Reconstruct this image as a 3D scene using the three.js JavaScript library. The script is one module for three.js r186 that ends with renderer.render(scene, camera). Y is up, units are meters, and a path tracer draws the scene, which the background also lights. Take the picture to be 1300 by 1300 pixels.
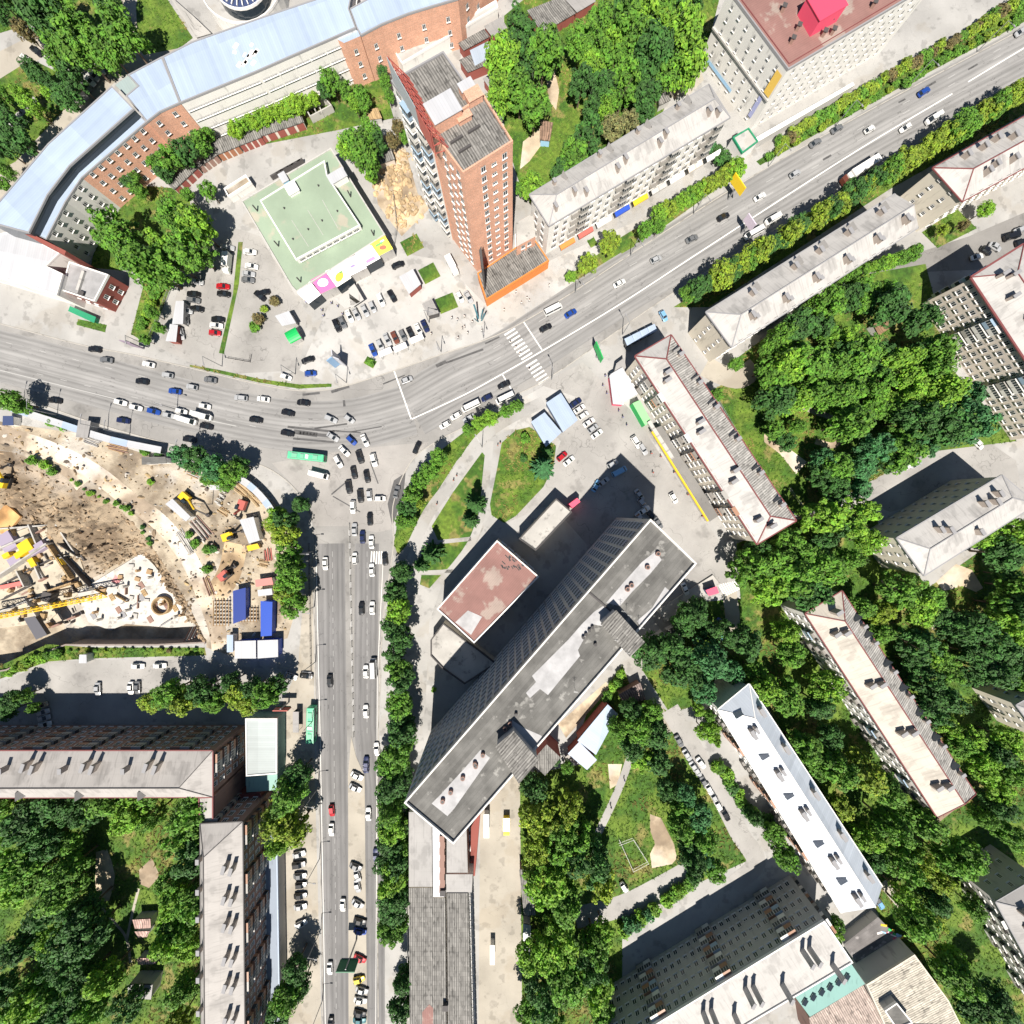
import * as THREE from 'three';
import { mergeGeometries } from 'three/addons/utils/BufferGeometryUtils.js';
import { MarchingCubes } from 'three/addons/objects/MarchingCubes.js';

// ---------- camera, sky, sun, exposure ----------
const HCAM = 140, PXM = 3.7;                       // drone height in metres, survey pixels per metre on the ground
const scene = new THREE.Scene();
const camera = new THREE.PerspectiveCamera(2 * Math.atan(650 / PXM / HCAM) * 180 / Math.PI, 1, 0.5, 9000);
camera.position.set(0, HCAM, 0); camera.up.set(0, 0, -1); camera.lookAt(0, 0, 0);
const renderer = new THREE.WebGLRenderer({ antialias: true });
renderer.toneMapping = THREE.LinearToneMapping;
renderer.toneMappingExposure = 1.7;
renderer.shadowMap.enabled = true;
const SUN = new THREE.Vector3(-0.065, 1.57, 1).normalize();
{ // clear midsummer sky: deep blue overhead, paler towards the horizon, brighter round the sun
  const w = 256, h = 128, d = new Float32Array(w * h * 4), v = new THREE.Vector3();
  for (let j = 0; j < h; j++) for (let i = 0; i < w; i++) {
    const el = ((j + 0.5) / h - 0.5) * Math.PI, az = ((i + 0.5) / w - 0.5) * 2 * Math.PI; v.set(Math.cos(el) * Math.cos(az), Math.sin(el), Math.cos(el) * Math.sin(az));
    const up = Math.max(0, Math.sin(el)), hz = Math.pow(1 - up, 3), g = Math.pow(Math.max(0, v.dot(SUN)), 12), o = (j * w + i) * 4;
    const k = 0.8; d[o] = k * (0.05 + 0.13 * hz + 0.12 * g); d[o + 1] = k * (0.088 + 0.145 * hz + 0.12 * g); d[o + 2] = k * (0.165 + 0.13 * hz + 0.11 * g); d[o + 3] = 1;
  }
  const t = new THREE.DataTexture(d, w, h, THREE.RGBAFormat, THREE.FloatType); t.mapping = THREE.EquirectangularReflectionMapping; t.magFilter = t.minFilter = THREE.LinearFilter; t.needsUpdate = true;
  scene.background = t; scene.environment = t;
}
const sun = new THREE.DirectionalLight(0xfff7ec, 5);
sun.position.copy(SUN).multiplyScalar(400); sun.castShadow = true; sun.shadow.radius = 1;
Object.assign(sun.shadow.camera, { left: -220, right: 220, top: 220, bottom: -220, near: 50, far: 900 });
sun.shadow.mapSize.set(4096, 4096); scene.add(sun); scene.add(sun.target);

// ---------- survey helpers ----------
// P: a surveyed plan position (u, v) of a point h metres above ground -> [x, z] in metres
const P = (u, v, h = 0) => { const k = (HCAM - h) / HCAM / PXM; return [(u - 650) * k, (v - 650) * k]; };
const OFF = [0, 325, 650, 970], F = 330 / 1300;
const Q = (r, c, x, y) => [OFF[c] + x * F, OFF[r] + y * F];           // survey sheet (row, column) coordinates -> plan
const QS = (r, c, list) => list.map(([x, y]) => Q(r, c, x, y));
function rng(seed) { let s = seed >>> 0; return () => { s = (s + 0x6d2b79f5) | 0; let t = Math.imul(s ^ (s >>> 15), 1 | s); t = (t + Math.imul(t ^ (t >>> 7), 61 | t)) ^ t; return ((t ^ (t >>> 14)) >>> 0) / 4294967296; }; }
const R = rng(20240611), rr = (a, b) => a + (b - a) * R();
const pick = (l) => l[Math.floor(R() * l.length)];
const lerp = (a, b, t) => a + (b - a) * t, cl = (x, a = 0, b = 1) => Math.min(b, Math.max(a, x));
const sm = (a, b, x) => { const t = cl((x - a) / (b - a)); return t * t * (3 - 2 * t); };
const names = new Map();
function numbered(n) { const k = names.get(n) || 0; names.set(n, k + 1); return k ? `${n}_${String(k).padStart(3, '0')}` : n; }
function meta(o, label, category, group) { o.userData.label = label; o.userData.category = category; if (group) o.userData.group = group; return o; }
function top(o, name) { o.name = numbered(name); scene.add(o); return o; }
function thing(name, label, category, x, z, turn = 0, group, y = 0) {
  const g = new THREE.Group(); g.position.set(x, y, z); g.rotation.y = turn; top(g, name); meta(g, label, category, group); return g;
}
function mesh(name, geo, mat, parent, pos, turn) {
  const m = new THREE.Mesh(geo, mat); m.name = name; m.castShadow = m.receiveShadow = true;
  if (pos) m.position.set(...pos);
  if (turn) m.rotation.y = turn;
  parent.add(m); return m;
}
function structure(name, geo, mat) { const m = new THREE.Mesh(geo, mat); m.castShadow = m.receiveShadow = true; top(m, name); m.userData.kind = 'structure'; return m; }

// ---------- mesh builder: flat faces with uv in metres ----------
class MB {
  constructor(ox = 0, oz = 0) { this.p = []; this.u = []; this.c = []; this.col = null; this.ox = ox; this.oz = oz; }
  v(a, uv) { this.p.push(a[0] - this.ox, a[1], a[2] - this.oz); this.u.push(uv[0], uv[1]); if (this.col) this.c.push(...this.col); }
  tri(a, b, c, ua = [0, 0], ub = [1, 0], uc = [0, 1]) { this.v(a, ua); this.v(b, ub); this.v(c, uc); return this; }
  quad(a, b, c, d, w, h, u0 = 0, v0 = 0) {
    if (w === undefined) { w = Math.hypot(b[0] - a[0], b[1] - a[1], b[2] - a[2]); h = Math.hypot(d[0] - a[0], d[1] - a[1], d[2] - a[2]); }
    this.tri(a, b, c, [u0, v0], [u0 + w, v0], [u0 + w, v0 + h]); this.tri(a, c, d, [u0, v0], [u0 + w, v0 + h], [u0, v0 + h]); return this;
  }
  // box: centre x z, bottom y, sizes, turned by ang (image degrees, clockwise seen from above)
  box(cx, y, cz, lx, ly, lz, ang = 0, bottom = false) {
    const ca = Math.cos(ang * Math.PI / 180), sa = Math.sin(ang * Math.PI / 180), hx = lx / 2, hz = lz / 2;
    const pt = (x, z, yy) => [cx + x * ca - z * sa, yy, cz + x * sa + z * ca];
    const A = [[-hx, -hz], [hx, -hz], [hx, hz], [-hx, hz]];
    for (let i = 0; i < 4; i++) { const p = A[i], q = A[(i + 1) % 4]; this.quad(pt(q[0], q[1], y), pt(p[0], p[1], y), pt(p[0], p[1], y + ly), pt(q[0], q[1], y + ly)); }
    this.quad(pt(-hx, hz, y + ly), pt(hx, hz, y + ly), pt(hx, -hz, y + ly), pt(-hx, -hz, y + ly), lx, lz);
    if (bottom) this.quad(pt(-hx, -hz, y), pt(hx, -hz, y), pt(hx, hz, y), pt(-hx, hz, y), lx, lz);
    return this;
  }
  // bar between two 3d points with square section
  bar(a, b, t, t2 = t) {
    const d = new THREE.Vector3(b[0] - a[0], b[1] - a[1], b[2] - a[2]), n = d.clone().normalize();
    const s = Math.abs(n.y) > 0.95 ? new THREE.Vector3(1, 0, 0) : new THREE.Vector3(0, 1, 0).cross(n).normalize(), w = n.clone().cross(s).normalize();
    s.multiplyScalar(t / 2); w.multiplyScalar(t2 / 2);
    const k = (o, i, j) => [o[0] + s.x * i + w.x * j, o[1] + s.y * i + w.y * j, o[2] + s.z * i + w.z * j];
    const cs = [[-1, -1], [1, -1], [1, 1], [-1, 1]];
    for (let i = 0; i < 4; i++) { const e = cs[i], f = cs[(i + 1) % 4]; this.quad(k(a, ...e), k(b, ...e), k(b, ...f), k(a, ...f)); }
    this.quad(k(a, -1, -1), k(a, -1, 1), k(a, 1, 1), k(a, 1, -1)); this.quad(k(b, -1, -1), k(b, 1, -1), k(b, 1, 1), k(b, -1, 1));
    return this;
  }
  cyl(cx, y0, cz, r0, r1, y1, n = 10, cap = true) {
    for (let i = 0; i < n; i++) {
      const a = i / n * 2 * Math.PI, b = (i + 1) / n * 2 * Math.PI;
      const f = (t, r, y) => [cx + Math.cos(t) * r, y, cz + Math.sin(t) * r];
      this.quad(f(b, r0, y0), f(a, r0, y0), f(a, r1, y1), f(b, r1, y1));
      if (cap) this.tri(f(b, r1, y1), f(a, r1, y1), [cx, y1, cz]);
    }
    return this;
  }
  // flat polygon of [x, z] points at height y (or function), uv = metres turned by ang
  poly(pts, y, ang = 0, holes = []) {
    const con = pts.map(([x, z]) => new THREE.Vector2(x, z)), hs = holes.map((h) => h.map(([x, z]) => new THREE.Vector2(x, z)));
    if (THREE.ShapeUtils.isClockWise(con)) con.reverse();
    hs.forEach((h) => { if (!THREE.ShapeUtils.isClockWise(h)) h.reverse(); });
    const all = con.concat(...hs), ca = Math.cos(ang * Math.PI / 180), sa = Math.sin(ang * Math.PI / 180);
    const uv = (q) => [q.x * ca + q.y * sa, -q.x * sa + q.y * ca];
    for (const [i, j, k] of THREE.ShapeUtils.triangulateShape(con, hs)) {
      const [a, b, c] = [all[i], all[k], all[j]];
      this.tri([a.x, y, a.y], [b.x, y, b.y], [c.x, y, c.y], uv(a), uv(b), uv(c));
    }
    return this;
  }
  sides(pts, y0, y1) {          // outward walls round an outline
    const q = ccw(pts); let s = 0;
    for (let i = 0; i < q.length; i++) {
      const a = q[i], b = q[(i + 1) % q.length], w = Math.hypot(b[0] - a[0], b[1] - a[1]);
      this.quad([b[0], y0, b[1]], [a[0], y0, a[1]], [a[0], y1, a[1]], [b[0], y1, b[1]], w, y1 - y0, s, y0); s += w;
    }
    return this;
  }
  slab(pts, y0, y1, ang = 0) { this.sides(pts, y0, y1); return this.poly(pts, y1, ang); }
  // ribbon along a polyline of [x, z], width w; uv: u across, v along
  ribbon(line, w, y, shift = 0) {
    const o = offsetLine(line, shift + w / 2), q = offsetLine(line, shift - w / 2); let s = 0;
    for (let i = 0; i < line.length - 1; i++) {
      const d = Math.hypot(line[i + 1][0] - line[i][0], line[i + 1][1] - line[i][1]);
      const A = [o[i][0], y, o[i][1]], B = [q[i][0], y, q[i][1]], C = [q[i + 1][0], y, q[i + 1][1]], D = [o[i + 1][0], y, o[i + 1][1]];
      this.tri(A, B, C, [0, s], [w, s], [w, s + d]); this.tri(A, C, D, [0, s], [w, s + d], [0, s + d]); s += d;
    }
    return this;
  }
  wallLine(line, w, y0, y1) {   // thin upright wall or kerb along a polyline
    const o = offsetLine(line, w / 2), q = offsetLine(line, -w / 2);
    for (let i = 0; i < line.length - 1; i++) {
      const f = (p, y) => [p[0], y, p[1]];
      this.quad(f(o[i], y0), f(o[i + 1], y0), f(o[i + 1], y1), f(o[i], y1));
      this.quad(f(q[i + 1], y0), f(q[i], y0), f(q[i], y1), f(q[i + 1], y1));
      this.quad(f(o[i], y1), f(o[i + 1], y1), f(q[i + 1], y1), f(q[i], y1));
    }
    const e = line.length - 1, f = (p, y) => [p[0], y, p[1]];
    this.quad(f(q[0], y0), f(o[0], y0), f(o[0], y1), f(q[0], y1)); this.quad(f(o[e], y0), f(q[e], y0), f(q[e], y1), f(o[e], y1));
    return this;
  }
  geo() {
    const g = new THREE.BufferGeometry();
    g.setAttribute('position', new THREE.Float32BufferAttribute(this.p, 3)); g.setAttribute('uv', new THREE.Float32BufferAttribute(this.u, 2));
    if (this.c.length) g.setAttribute('color', new THREE.Float32BufferAttribute(this.c, 3));
    g.computeVertexNormals(); return g;
  }
}
function area(p) { let a = 0; for (let i = 0; i < p.length; i++) { const q = p[(i + 1) % p.length]; a += p[i][0] * q[1] - q[0] * p[i][1]; } return a / 2; }
function ccw(p) { return area(p) > 0 ? p : p.slice().reverse(); }
function offsetLine(l, d) {
  return l.map((p, i) => {
    const a = l[Math.max(0, i - 1)], b = l[Math.min(l.length - 1, i + 1)];
    let d1 = [p[0] - a[0], p[1] - a[1]], d2 = [b[0] - p[0], b[1] - p[1]];
    const n = (q) => { const m = Math.hypot(...q) || 1; return [q[0] / m, q[1] / m]; };
    if (i === 0) d1 = d2; if (i === l.length - 1) d2 = d1;
    d1 = n(d1); d2 = n(d2);
    const t = n([d1[0] + d2[0], d1[1] + d2[1]]), k = 1 / Math.max(0.4, t[0] * d1[0] + t[1] * d1[1]);
    return [p[0] + t[1] * d * k, p[1] - t[0] * d * k];
  });
}
function inset(pts, d) {         // shrink an outline by d
  const p = ccw(pts), n = p.length;
  return p.map((b, i) => {
    const a = p[(i + n - 1) % n], c = p[(i + 1) % n];
    const u = norm([b[0] - a[0], b[1] - a[1]]), w = norm([c[0] - b[0], c[1] - b[1]]);
    const n1 = [-u[1], u[0]], n2 = [-w[1], w[0]], s = norm([n1[0] + n2[0], n1[1] + n2[1]]), k = d / Math.max(0.35, s[0] * n1[0] + s[1] * n1[1]);
    return [b[0] + s[0] * k, b[1] + s[1] * k];
  });
}
function norm(q) { const m = Math.hypot(q[0], q[1]) || 1; return [q[0] / m, q[1] / m]; }
function smooth(l, k = 6) { const c = new THREE.CatmullRomCurve3(l.map(([x, z]) => new THREE.Vector3(x, 0, z)), false, 'centripetal'); return c.getPoints((l.length - 1) * k).map((q) => [q.x, q.z]); }
function inside(p, poly) { let r = false; for (let i = 0, j = poly.length - 1; i < poly.length; j = i++) { const a = poly[i], b = poly[j]; if ((a[1] > p[1]) !== (b[1] > p[1]) && p[0] < (b[0] - a[0]) * (p[1] - a[1]) / (b[1] - a[1]) + a[0]) r = !r; } return r; }

// ---------- procedural textures ----------
const hash = (x, y, s) => { let h = Math.imul(x, 374761393) ^ Math.imul(y, 668265263) ^ Math.imul(s, 2246822519); h = Math.imul(h ^ (h >>> 13), 1274126177); return ((h ^ (h >>> 16)) >>> 0) / 4294967296; };
function vnoise(x, y, per, s, pery = per) {
  const x0 = Math.floor(x), y0 = Math.floor(y), fx = x - x0, fy = y - y0, u = fx * fx * (3 - 2 * fx), w = fy * fy * (3 - 2 * fy);
  const m = (a, p) => ((a % p) + p) % p, h = (a, b) => hash(m(a, per), m(b, pery), s);
  return lerp(lerp(h(x0, y0), h(x0 + 1, y0), u), lerp(h(x0, y0 + 1), h(x0 + 1, y0 + 1), u), w);
}
function fbm(u, v, f, oct, s, fy = f) { let a = 0, k = 0.5, t = 0; for (let i = 0; i < oct; i++) { a += k * vnoise(u * f, v * fy, f, s + i * 17, fy); t += k; k *= 0.55; f *= 2; fy *= 2; } return a / t; }
const toS = (x) => { x = cl(x); return 255 * (x <= 0.0031308 ? 12.92 * x : 1.055 * Math.pow(x, 1 / 2.4) - 0.055); };
function tex(n, tile, fn, ny = n, tiley = tile) {   // fn(u, v) -> linear rgb
  const d = new Uint8Array(n * ny * 4);
  for (let j = 0; j < ny; j++) for (let i = 0; i < n; i++) { const c = fn(i / n, j / ny), o = (j * n + i) * 4; d[o] = toS(c[0]); d[o + 1] = toS(c[1]); d[o + 2] = toS(c[2]); d[o + 3] = 255; }
  const t = new THREE.DataTexture(d, n, ny); t.colorSpace = THREE.SRGBColorSpace; return fin(t, tile, tiley);
}
function htex(n, tile, fn) {    // grey height
  const d = new Uint8Array(n * n * 4);
  for (let j = 0; j < n; j++) for (let i = 0; i < n; i++) { const c = 255 * cl(fn(i / n, j / n)), o = (j * n + i) * 4; d[o] = d[o + 1] = d[o + 2] = c; d[o + 3] = 255; }
  return fin(new THREE.DataTexture(d, n, n), tile, tile);
}
function fin(t, tx, ty) { t.wrapS = t.wrapT = THREE.RepeatWrapping; t.magFilter = THREE.LinearFilter; t.minFilter = THREE.LinearMipmapLinearFilter; t.generateMipmaps = true; t.repeat.set(1 / tx, 1 / ty); t.needsUpdate = true; return t; }
function retile(t, tx, ty = tx) { const c = t.clone(); c.repeat.set(1 / tx, 1 / ty); c.needsUpdate = true; return c; }
const mix3 = (a, b, t) => [lerp(a[0], b[0], t), lerp(a[1], b[1], t), lerp(a[2], b[2], t)], mul3 = (a, k) => [a[0] * k, a[1] * k, a[2] * k];
const std = (o) => new THREE.MeshStandardMaterial(Object.assign({ roughness: 0.9, metalness: 0 }, o));
const rgb = (r, g, b) => new THREE.Color().setRGB(r, g, b);
const paint = (r, g, b, rough = 0.8, o = {}) => std(Object.assign({ color: rgb(r, g, b), roughness: rough }, o));

const grain = (u, v, s, k) => 1 + (hash(Math.floor(u * 1024), Math.floor(v * 1024), s) - 0.5) * k;
const crack = (u, v, f, s, w) => { const a = Math.abs(fbm(u, v, f, 4, s) - 0.5); return a < w ? 1 - a / w : 0; };
// old sun-bleached asphalt: patches, cracks, oil
const T = {};
T.asphalt = tex(1024, 46, (u, v) => {
  let k = 0.195 * (0.7 + 0.62 * fbm(u, v, 5, 6, 1)) * grain(u, v, 2, 0.18);
  k *= 1 - 0.45 * crack(u, v, 6, 31, 0.007) - 0.3 * crack(u + 0.3, v, 11, 37, 0.006);
  k *= 1 - 0.35 * sm(0.6, 0.75, fbm(u, v, 9, 4, 5)) * fbm(u, v, 40, 2, 8);
  return [k * 1.01, k, k * 0.985];
});
// carriageway: u across one lane, v along: polished wheel tracks, rubber and drip line, long streaks
T.lane = tex(512, 3.4 * 4, (u, v) => {
  const s = fbm(u, v, 24, 3, 61, 3), lane = (u * 4) % 1, id = Math.floor(u * 4);
  const wheel = Math.exp(-Math.pow((lane - 0.27) / 0.1, 2)) + Math.exp(-Math.pow((lane - 0.73) / 0.1, 2));
  let k = 0.185 * (0.86 + 0.1 * id % 0.3) * (0.78 + 0.44 * s) * (1 - 0.16 * wheel * (0.6 + 0.8 * fbm(u, v, 4, 2, 63, 6)));
  k *= 0.85 + 0.3 * fbm(u, v, 6, 4, 65, 10); k *= 1 - 0.5 * crack(u, v, 5, 67, 0.006); k *= 0.94 + 0.12 * hash(Math.floor(u * 512), Math.floor(v * 1024), 3);
  return [k * 1.0, k * 0.995, k * 0.985];
}, 1024, 70);
T.pave = tex(1024, 40, (u, v) => {
  let k = 0.33 * (0.72 + 0.54 * fbm(u, v, 4, 6, 11)) * grain(u, v, 12, 0.12);
  k *= 1 - 0.25 * crack(u, v, 8, 13, 0.006) - 0.22 * sm(0.58, 0.72, fbm(u, v, 13, 4, 15));
  const st = sm(0.55, 0.7, fbm(u, v, 6, 4, 19)); return mix3([k, k * 0.985, k * 0.95], [k * 0.88, k * 0.83, k * 0.75], st * 0.6);
});
T.soil = tex(1024, 50, (u, v) => {
  const a = fbm(u, v, 5, 6, 41), b = fbm(u, v, 18, 5, 43), c = fbm(u, v, 3, 4, 45);
  let q = mix3([0.38, 0.325, 0.245], [0.2, 0.16, 0.115], sm(0.42, 0.64, a)); q = mix3(q, [0.45, 0.42, 0.375], sm(0.55, 0.7, c) * 0.8);
  return mul3(q, (0.66 + 0.68 * b) * grain(u, v, 4, 0.25));
});
T.grass = tex(1024, 44, (u, v) => {
  const a = fbm(u, v, 6, 5, 71), b = fbm(u, v, 50, 4, 73), c = fbm(u, v, 9, 4, 75);
  let q = mix3([0.05, 0.125, 0.012], [0.125, 0.2, 0.022], sm(0.35, 0.65, a)); q = mix3(q, [0.25, 0.21, 0.07], sm(0.58, 0.72, c) * 0.75);
  return mul3(q, (0.45 + 1.1 * b) * grain(u, v, 6, 0.5));
});
T.grassH = htex(512, 9, (u, v) => 0.5 * fbm(u, v, 40, 4, 81) + 0.5 * hash(Math.floor(u * 512), Math.floor(v * 512), 83));
T.roughH = htex(512, 14, (u, v) => fbm(u, v, 8, 7, 85));
// corrugated fibre-cement sheets: u along eave, v up the slope
T.slate = tex(1024, 14, (u, v) => {
  const X = u * 14, Y = v * 14, row = Math.floor(Y / 1.55), w = Math.sin(X * 2 * Math.PI / 0.7), sheet = Math.floor(X / 0.92);
  let k = 0.215 * (0.84 + 0.32 * hash(sheet, row, 9)) * (0.8 + 0.28 * w); k *= 0.5 + 0.95 * fbm(u, v, 36, 5, 91, 4);
  k *= 1 - 0.25 * (Y / 1.55 - row < 0.07); k *= 1 - 0.5 * sm(0.58, 0.78, fbm(u, v, 26, 4, 93, 8));
  return [k * 1.02, k * 0.99, k * 0.93];
});
T.slateH = htex(512, 7, (u) => 0.5 + 0.5 * Math.sin(u * 7 * 2 * Math.PI / (7 / 15)));
T.whiteRoof = tex(1024, 24, (u, v) => {
  const X = u * 24, seam = (X % 0.8) < 0.06 ? 0.9 : 1; let k = 0.41 * (0.82 + 0.34 * fbm(u, v, 4, 6, 101)) * seam * grain(u, v, 5, 0.05);
  k *= 1 - 0.22 * sm(0.55, 0.75, fbm(u, v, 9, 6, 103, 6)); const Y = v * 24; if (Y % 3.1 < 0.07) k *= 0.85; k *= 1 - 0.14 * sm(0.6, 0.72, fbm(u, v, 40, 3, 107, 4)); return [k, k * 0.975, k * 0.94];
});
T.metal = tex(1024, 30, (u, v) => {
  const X = u * 30, p = Math.floor(X / 0.75), blk = hash(Math.floor(X / 9), Math.floor(v * 30 / 12), 7); let k = 0.45 * (0.94 + 0.1 * hash(p, 0, 3)) * (0.88 + 0.2 * blk) * ((X % 0.75) < 0.07 ? 0.86 : 1);
  k *= 0.92 + 0.16 * fbm(u, v, 5, 5, 111); return [k * 0.8, k * 0.93, k * 1.1];
});
T.bitumen = tex(1024, 26, (u, v) => {
  const Y = v * 26; let k = 0.125 * (0.55 + 0.9 * fbm(u, v, 8, 6, 121)) * grain(u, v, 9, 0.4) * ((Y % 1) < 0.06 ? 0.75 : 1);
  k *= 0.85 + 0.3 * hash(Math.floor(Y), Math.floor(u * 3), 5); k += 0.12 * sm(0.66, 0.8, fbm(u, v, 12, 5, 125)); return [k, k * 0.985, k * 0.93];
});
T.screed = tex(512, 12, (u, v) => { const k = 0.4 * (0.6 + 0.65 * fbm(u, v, 5, 6, 131)) * grain(u, v, 3, 0.2); return [k, k, k * 1.02]; });
T.green = tex(1024, 40, (u, v) => { let k = (0.78 + 0.4 * fbm(u, v, 5, 6, 141)) * grain(u, v, 3, 0.12); const p = sm(0.6, 0.75, fbm(u, v, 7, 5, 143)); return mul3(mix3([0.255, 0.325, 0.24], [0.36, 0.34, 0.27], p), k); });
T.redRoof = tex(1024, 30, (u, v) => { const X = u * 30; let k = (0.75 + 0.45 * fbm(u, v, 7, 6, 151)) * ((X % 0.6) < 0.08 ? 0.8 : 1) * grain(u, v, 3, 0.15); const p = sm(0.57, 0.7, fbm(u, v, 6, 6, 153)); return mul3(mix3([0.24, 0.13, 0.115], [0.36, 0.31, 0.27], p * 0.7), k); });
T.brick = tex(1024, 8, (u, v) => {
  const Y = v * 8 / 0.08, row = Math.floor(Y), X = u * 8 / 0.26 + (row % 2) * 0.5, c = Math.floor(X), j = (Y - row < 0.14) || (X - c < 0.05) ? 1 : 0;
  const k = 0.72 + 0.5 * hash(c % 31, row, 3); const q = mul3([0.63, 0.325, 0.215], k * (0.76 + 0.42 * fbm(u, v, 4, 5, 5))); return j ? [0.4, 0.35, 0.3] : q;
});
T.plaster = tex(1024, 18, (u, v) => { let k = (0.86 + 0.26 * fbm(u, v, 4, 6, 161)) * grain(u, v, 3, 0.06); k *= 1 - 0.25 * sm(0.6, 0.8, fbm(u, v, 20, 5, 163, 4)); return [k, k, k]; });
T.conc = tex(1024, 22, (u, v) => { let k = 0.4 * (0.7 + 0.5 * fbm(u, v, 6, 6, 171)) * grain(u, v, 3, 0.15); k *= 1 - 0.35 * sm(0.6, 0.75, fbm(u, v, 14, 4, 173)); return [k, k * 0.97, k * 0.91]; });
T.planks = tex(512, 4, (u, v) => { const c = Math.floor(u * 16); const k = (0.6 + 0.6 * hash(c, Math.floor(v * 2 + hash(c, 1, 2)), 4)) * (0.75 + 0.4 * fbm(u, v, 24, 4, 7, 4)); return mul3([0.36, 0.25, 0.13], k); });

const M = {
  asphalt: std({ map: T.asphalt, color: rgb(1.25, 1.23, 1.2) }), lane: std({ map: T.lane, color: rgb(1.42, 1.41, 1.4) }), laneDark: std({ map: T.lane, color: rgb(1.0, 0.99, 1.0) }), faded: std({ map: T.plaster, color: rgb(0.42, 0.42, 0.41) }), pave: std({ map: T.pave }), soil: std({ map: T.soil, bumpMap: T.roughH, bumpScale: 0.35 }),
  grass: std({ map: T.grass, bumpMap: T.grassH, bumpScale: 0.18 }), slate: std({ map: T.slate, bumpMap: T.slateH, bumpScale: 0.05 }), whiteRoof: std({ map: T.whiteRoof, roughness: 0.65 }),
  greyRoof: std({ map: T.whiteRoof, color: rgb(0.68, 0.68, 0.69), roughness: 0.65 }), metal: std({ map: T.metal, roughness: 0.5, metalness: 0.1 }), metalWhite: std({ map: T.metal, color: rgb(1.25, 1.1, 0.98), roughness: 0.5 }),
  bitumen: std({ map: T.bitumen }), screed: std({ map: T.screed }), green: std({ map: T.green }), redRoof: std({ map: T.redRoof }), brick: std({ map: T.brick }),
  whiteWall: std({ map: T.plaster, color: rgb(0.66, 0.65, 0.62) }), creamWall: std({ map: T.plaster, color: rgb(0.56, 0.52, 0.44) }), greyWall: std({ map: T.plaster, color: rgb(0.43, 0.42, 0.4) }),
  pinkWall: std({ map: T.plaster, color: rgb(0.56, 0.5, 0.44) }), darkWall: std({ map: T.plaster, color: rgb(0.2, 0.19, 0.19) }), tealWall: std({ map: T.plaster, color: rgb(0.2, 0.34, 0.31) }),
  redWall: std({ map: T.plaster, color: rgb(0.25, 0.07, 0.055) }), brownWall: std({ map: T.plaster, color: rgb(0.26, 0.16, 0.13) }), blueWall: std({ map: T.plaster, color: rgb(0.14, 0.18, 0.26) }), conc: std({ map: T.conc }), planks: std({ map: T.planks }),
  white: paint(0.72, 0.71, 0.69, 0.6), line: std({ map: T.plaster, color: rgb(0.72, 0.71, 0.68), roughness: 0.7 }), trimRed: paint(0.17, 0.05, 0.05, 0.7), trimGrey: paint(0.25, 0.25, 0.26), trimDark: paint(0.07, 0.065, 0.065), steel: paint(0.32, 0.33, 0.34, 0.45, { metalness: 0.5 }),
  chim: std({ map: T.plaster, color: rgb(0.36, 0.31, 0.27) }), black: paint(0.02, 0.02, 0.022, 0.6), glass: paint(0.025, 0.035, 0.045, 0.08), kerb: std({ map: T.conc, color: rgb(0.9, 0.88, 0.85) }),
  redSteel: paint(0.4, 0.1, 0.08, 0.6), yellow: paint(0.7, 0.46, 0.02, 0.5), blue: paint(0.02, 0.07, 0.4, 0.45), orange: paint(0.62, 0.2, 0.04, 0.6), pink: paint(0.7, 0.08, 0.15, 0.6), greenPaint: paint(0.02, 0.24, 0.12, 0.55), brightGreen: paint(0.01, 0.4, 0.09, 0.5), lightBlue: paint(0.3, 0.5, 0.7, 0.5), navy: paint(0.04, 0.06, 0.14, 0.6), wood: paint(0.33, 0.22, 0.12),
};
// ---------- ground, roads, pavements, lawns ----------
const G = (l) => l.map(([u, v]) => P(u, v));
const pitTop = [[-70, 560], [20, 575], [62, 592], [105, 618], [150, 645], [182, 678], [212, 722], [238, 765], [262, 815], [200, 818], [85, 818], [48, 832], [10, 850], [-70, 862]];
{ // one ground sheet out to the horizon, open where the building pit is dug
  const m = new MB(); m.poly([[-3000, -3000], [3000, -3000], [3000, 3000], [-3000, 3000]], 0, 0, [G(pitTop)]);
  structure('ground', m.geo(), M.pave);
}
function sheet(name, px, y, mat, ang = 0) { const m = new MB(); m.poly(G(px), y, ang); return structure(name, m.geo(), mat); }
const curveN = smooth(G([[-60, 396], [0, 411], [112, 440], [162, 449], [241, 467], [330, 488], [380, 496], [421, 494], [487, 475], [560, 450], [630, 426], [700, 388], [840, 297], [965, 218], [1130, 126], [1300, 36], [1420, -30]]), 4);
const curveS = smooth(G([[-60, 482], [0, 497], [51, 513], [107, 533], [213, 563], [300, 581], [345, 597], [378, 625], [396, 662]]), 4);
const edgeSE = smooth(G([[500, 690], [499, 642], [514, 599], [528, 579], [553, 561], [591, 541], [650, 504], [690, 484], [845, 378], [970, 300], [1130, 206], [1300, 110], [1420, 44]]), 4);
const westEdge = G([[397, 670], [399, 720], [400, 860], [403, 960], [406, 1050], [409, 1180], [411, 1420]]);
const eastEdge = G([[500, 690], [496, 720], [487, 780], [482, 850], [480, 960], [479, 1100], [481, 1420]]);
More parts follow.
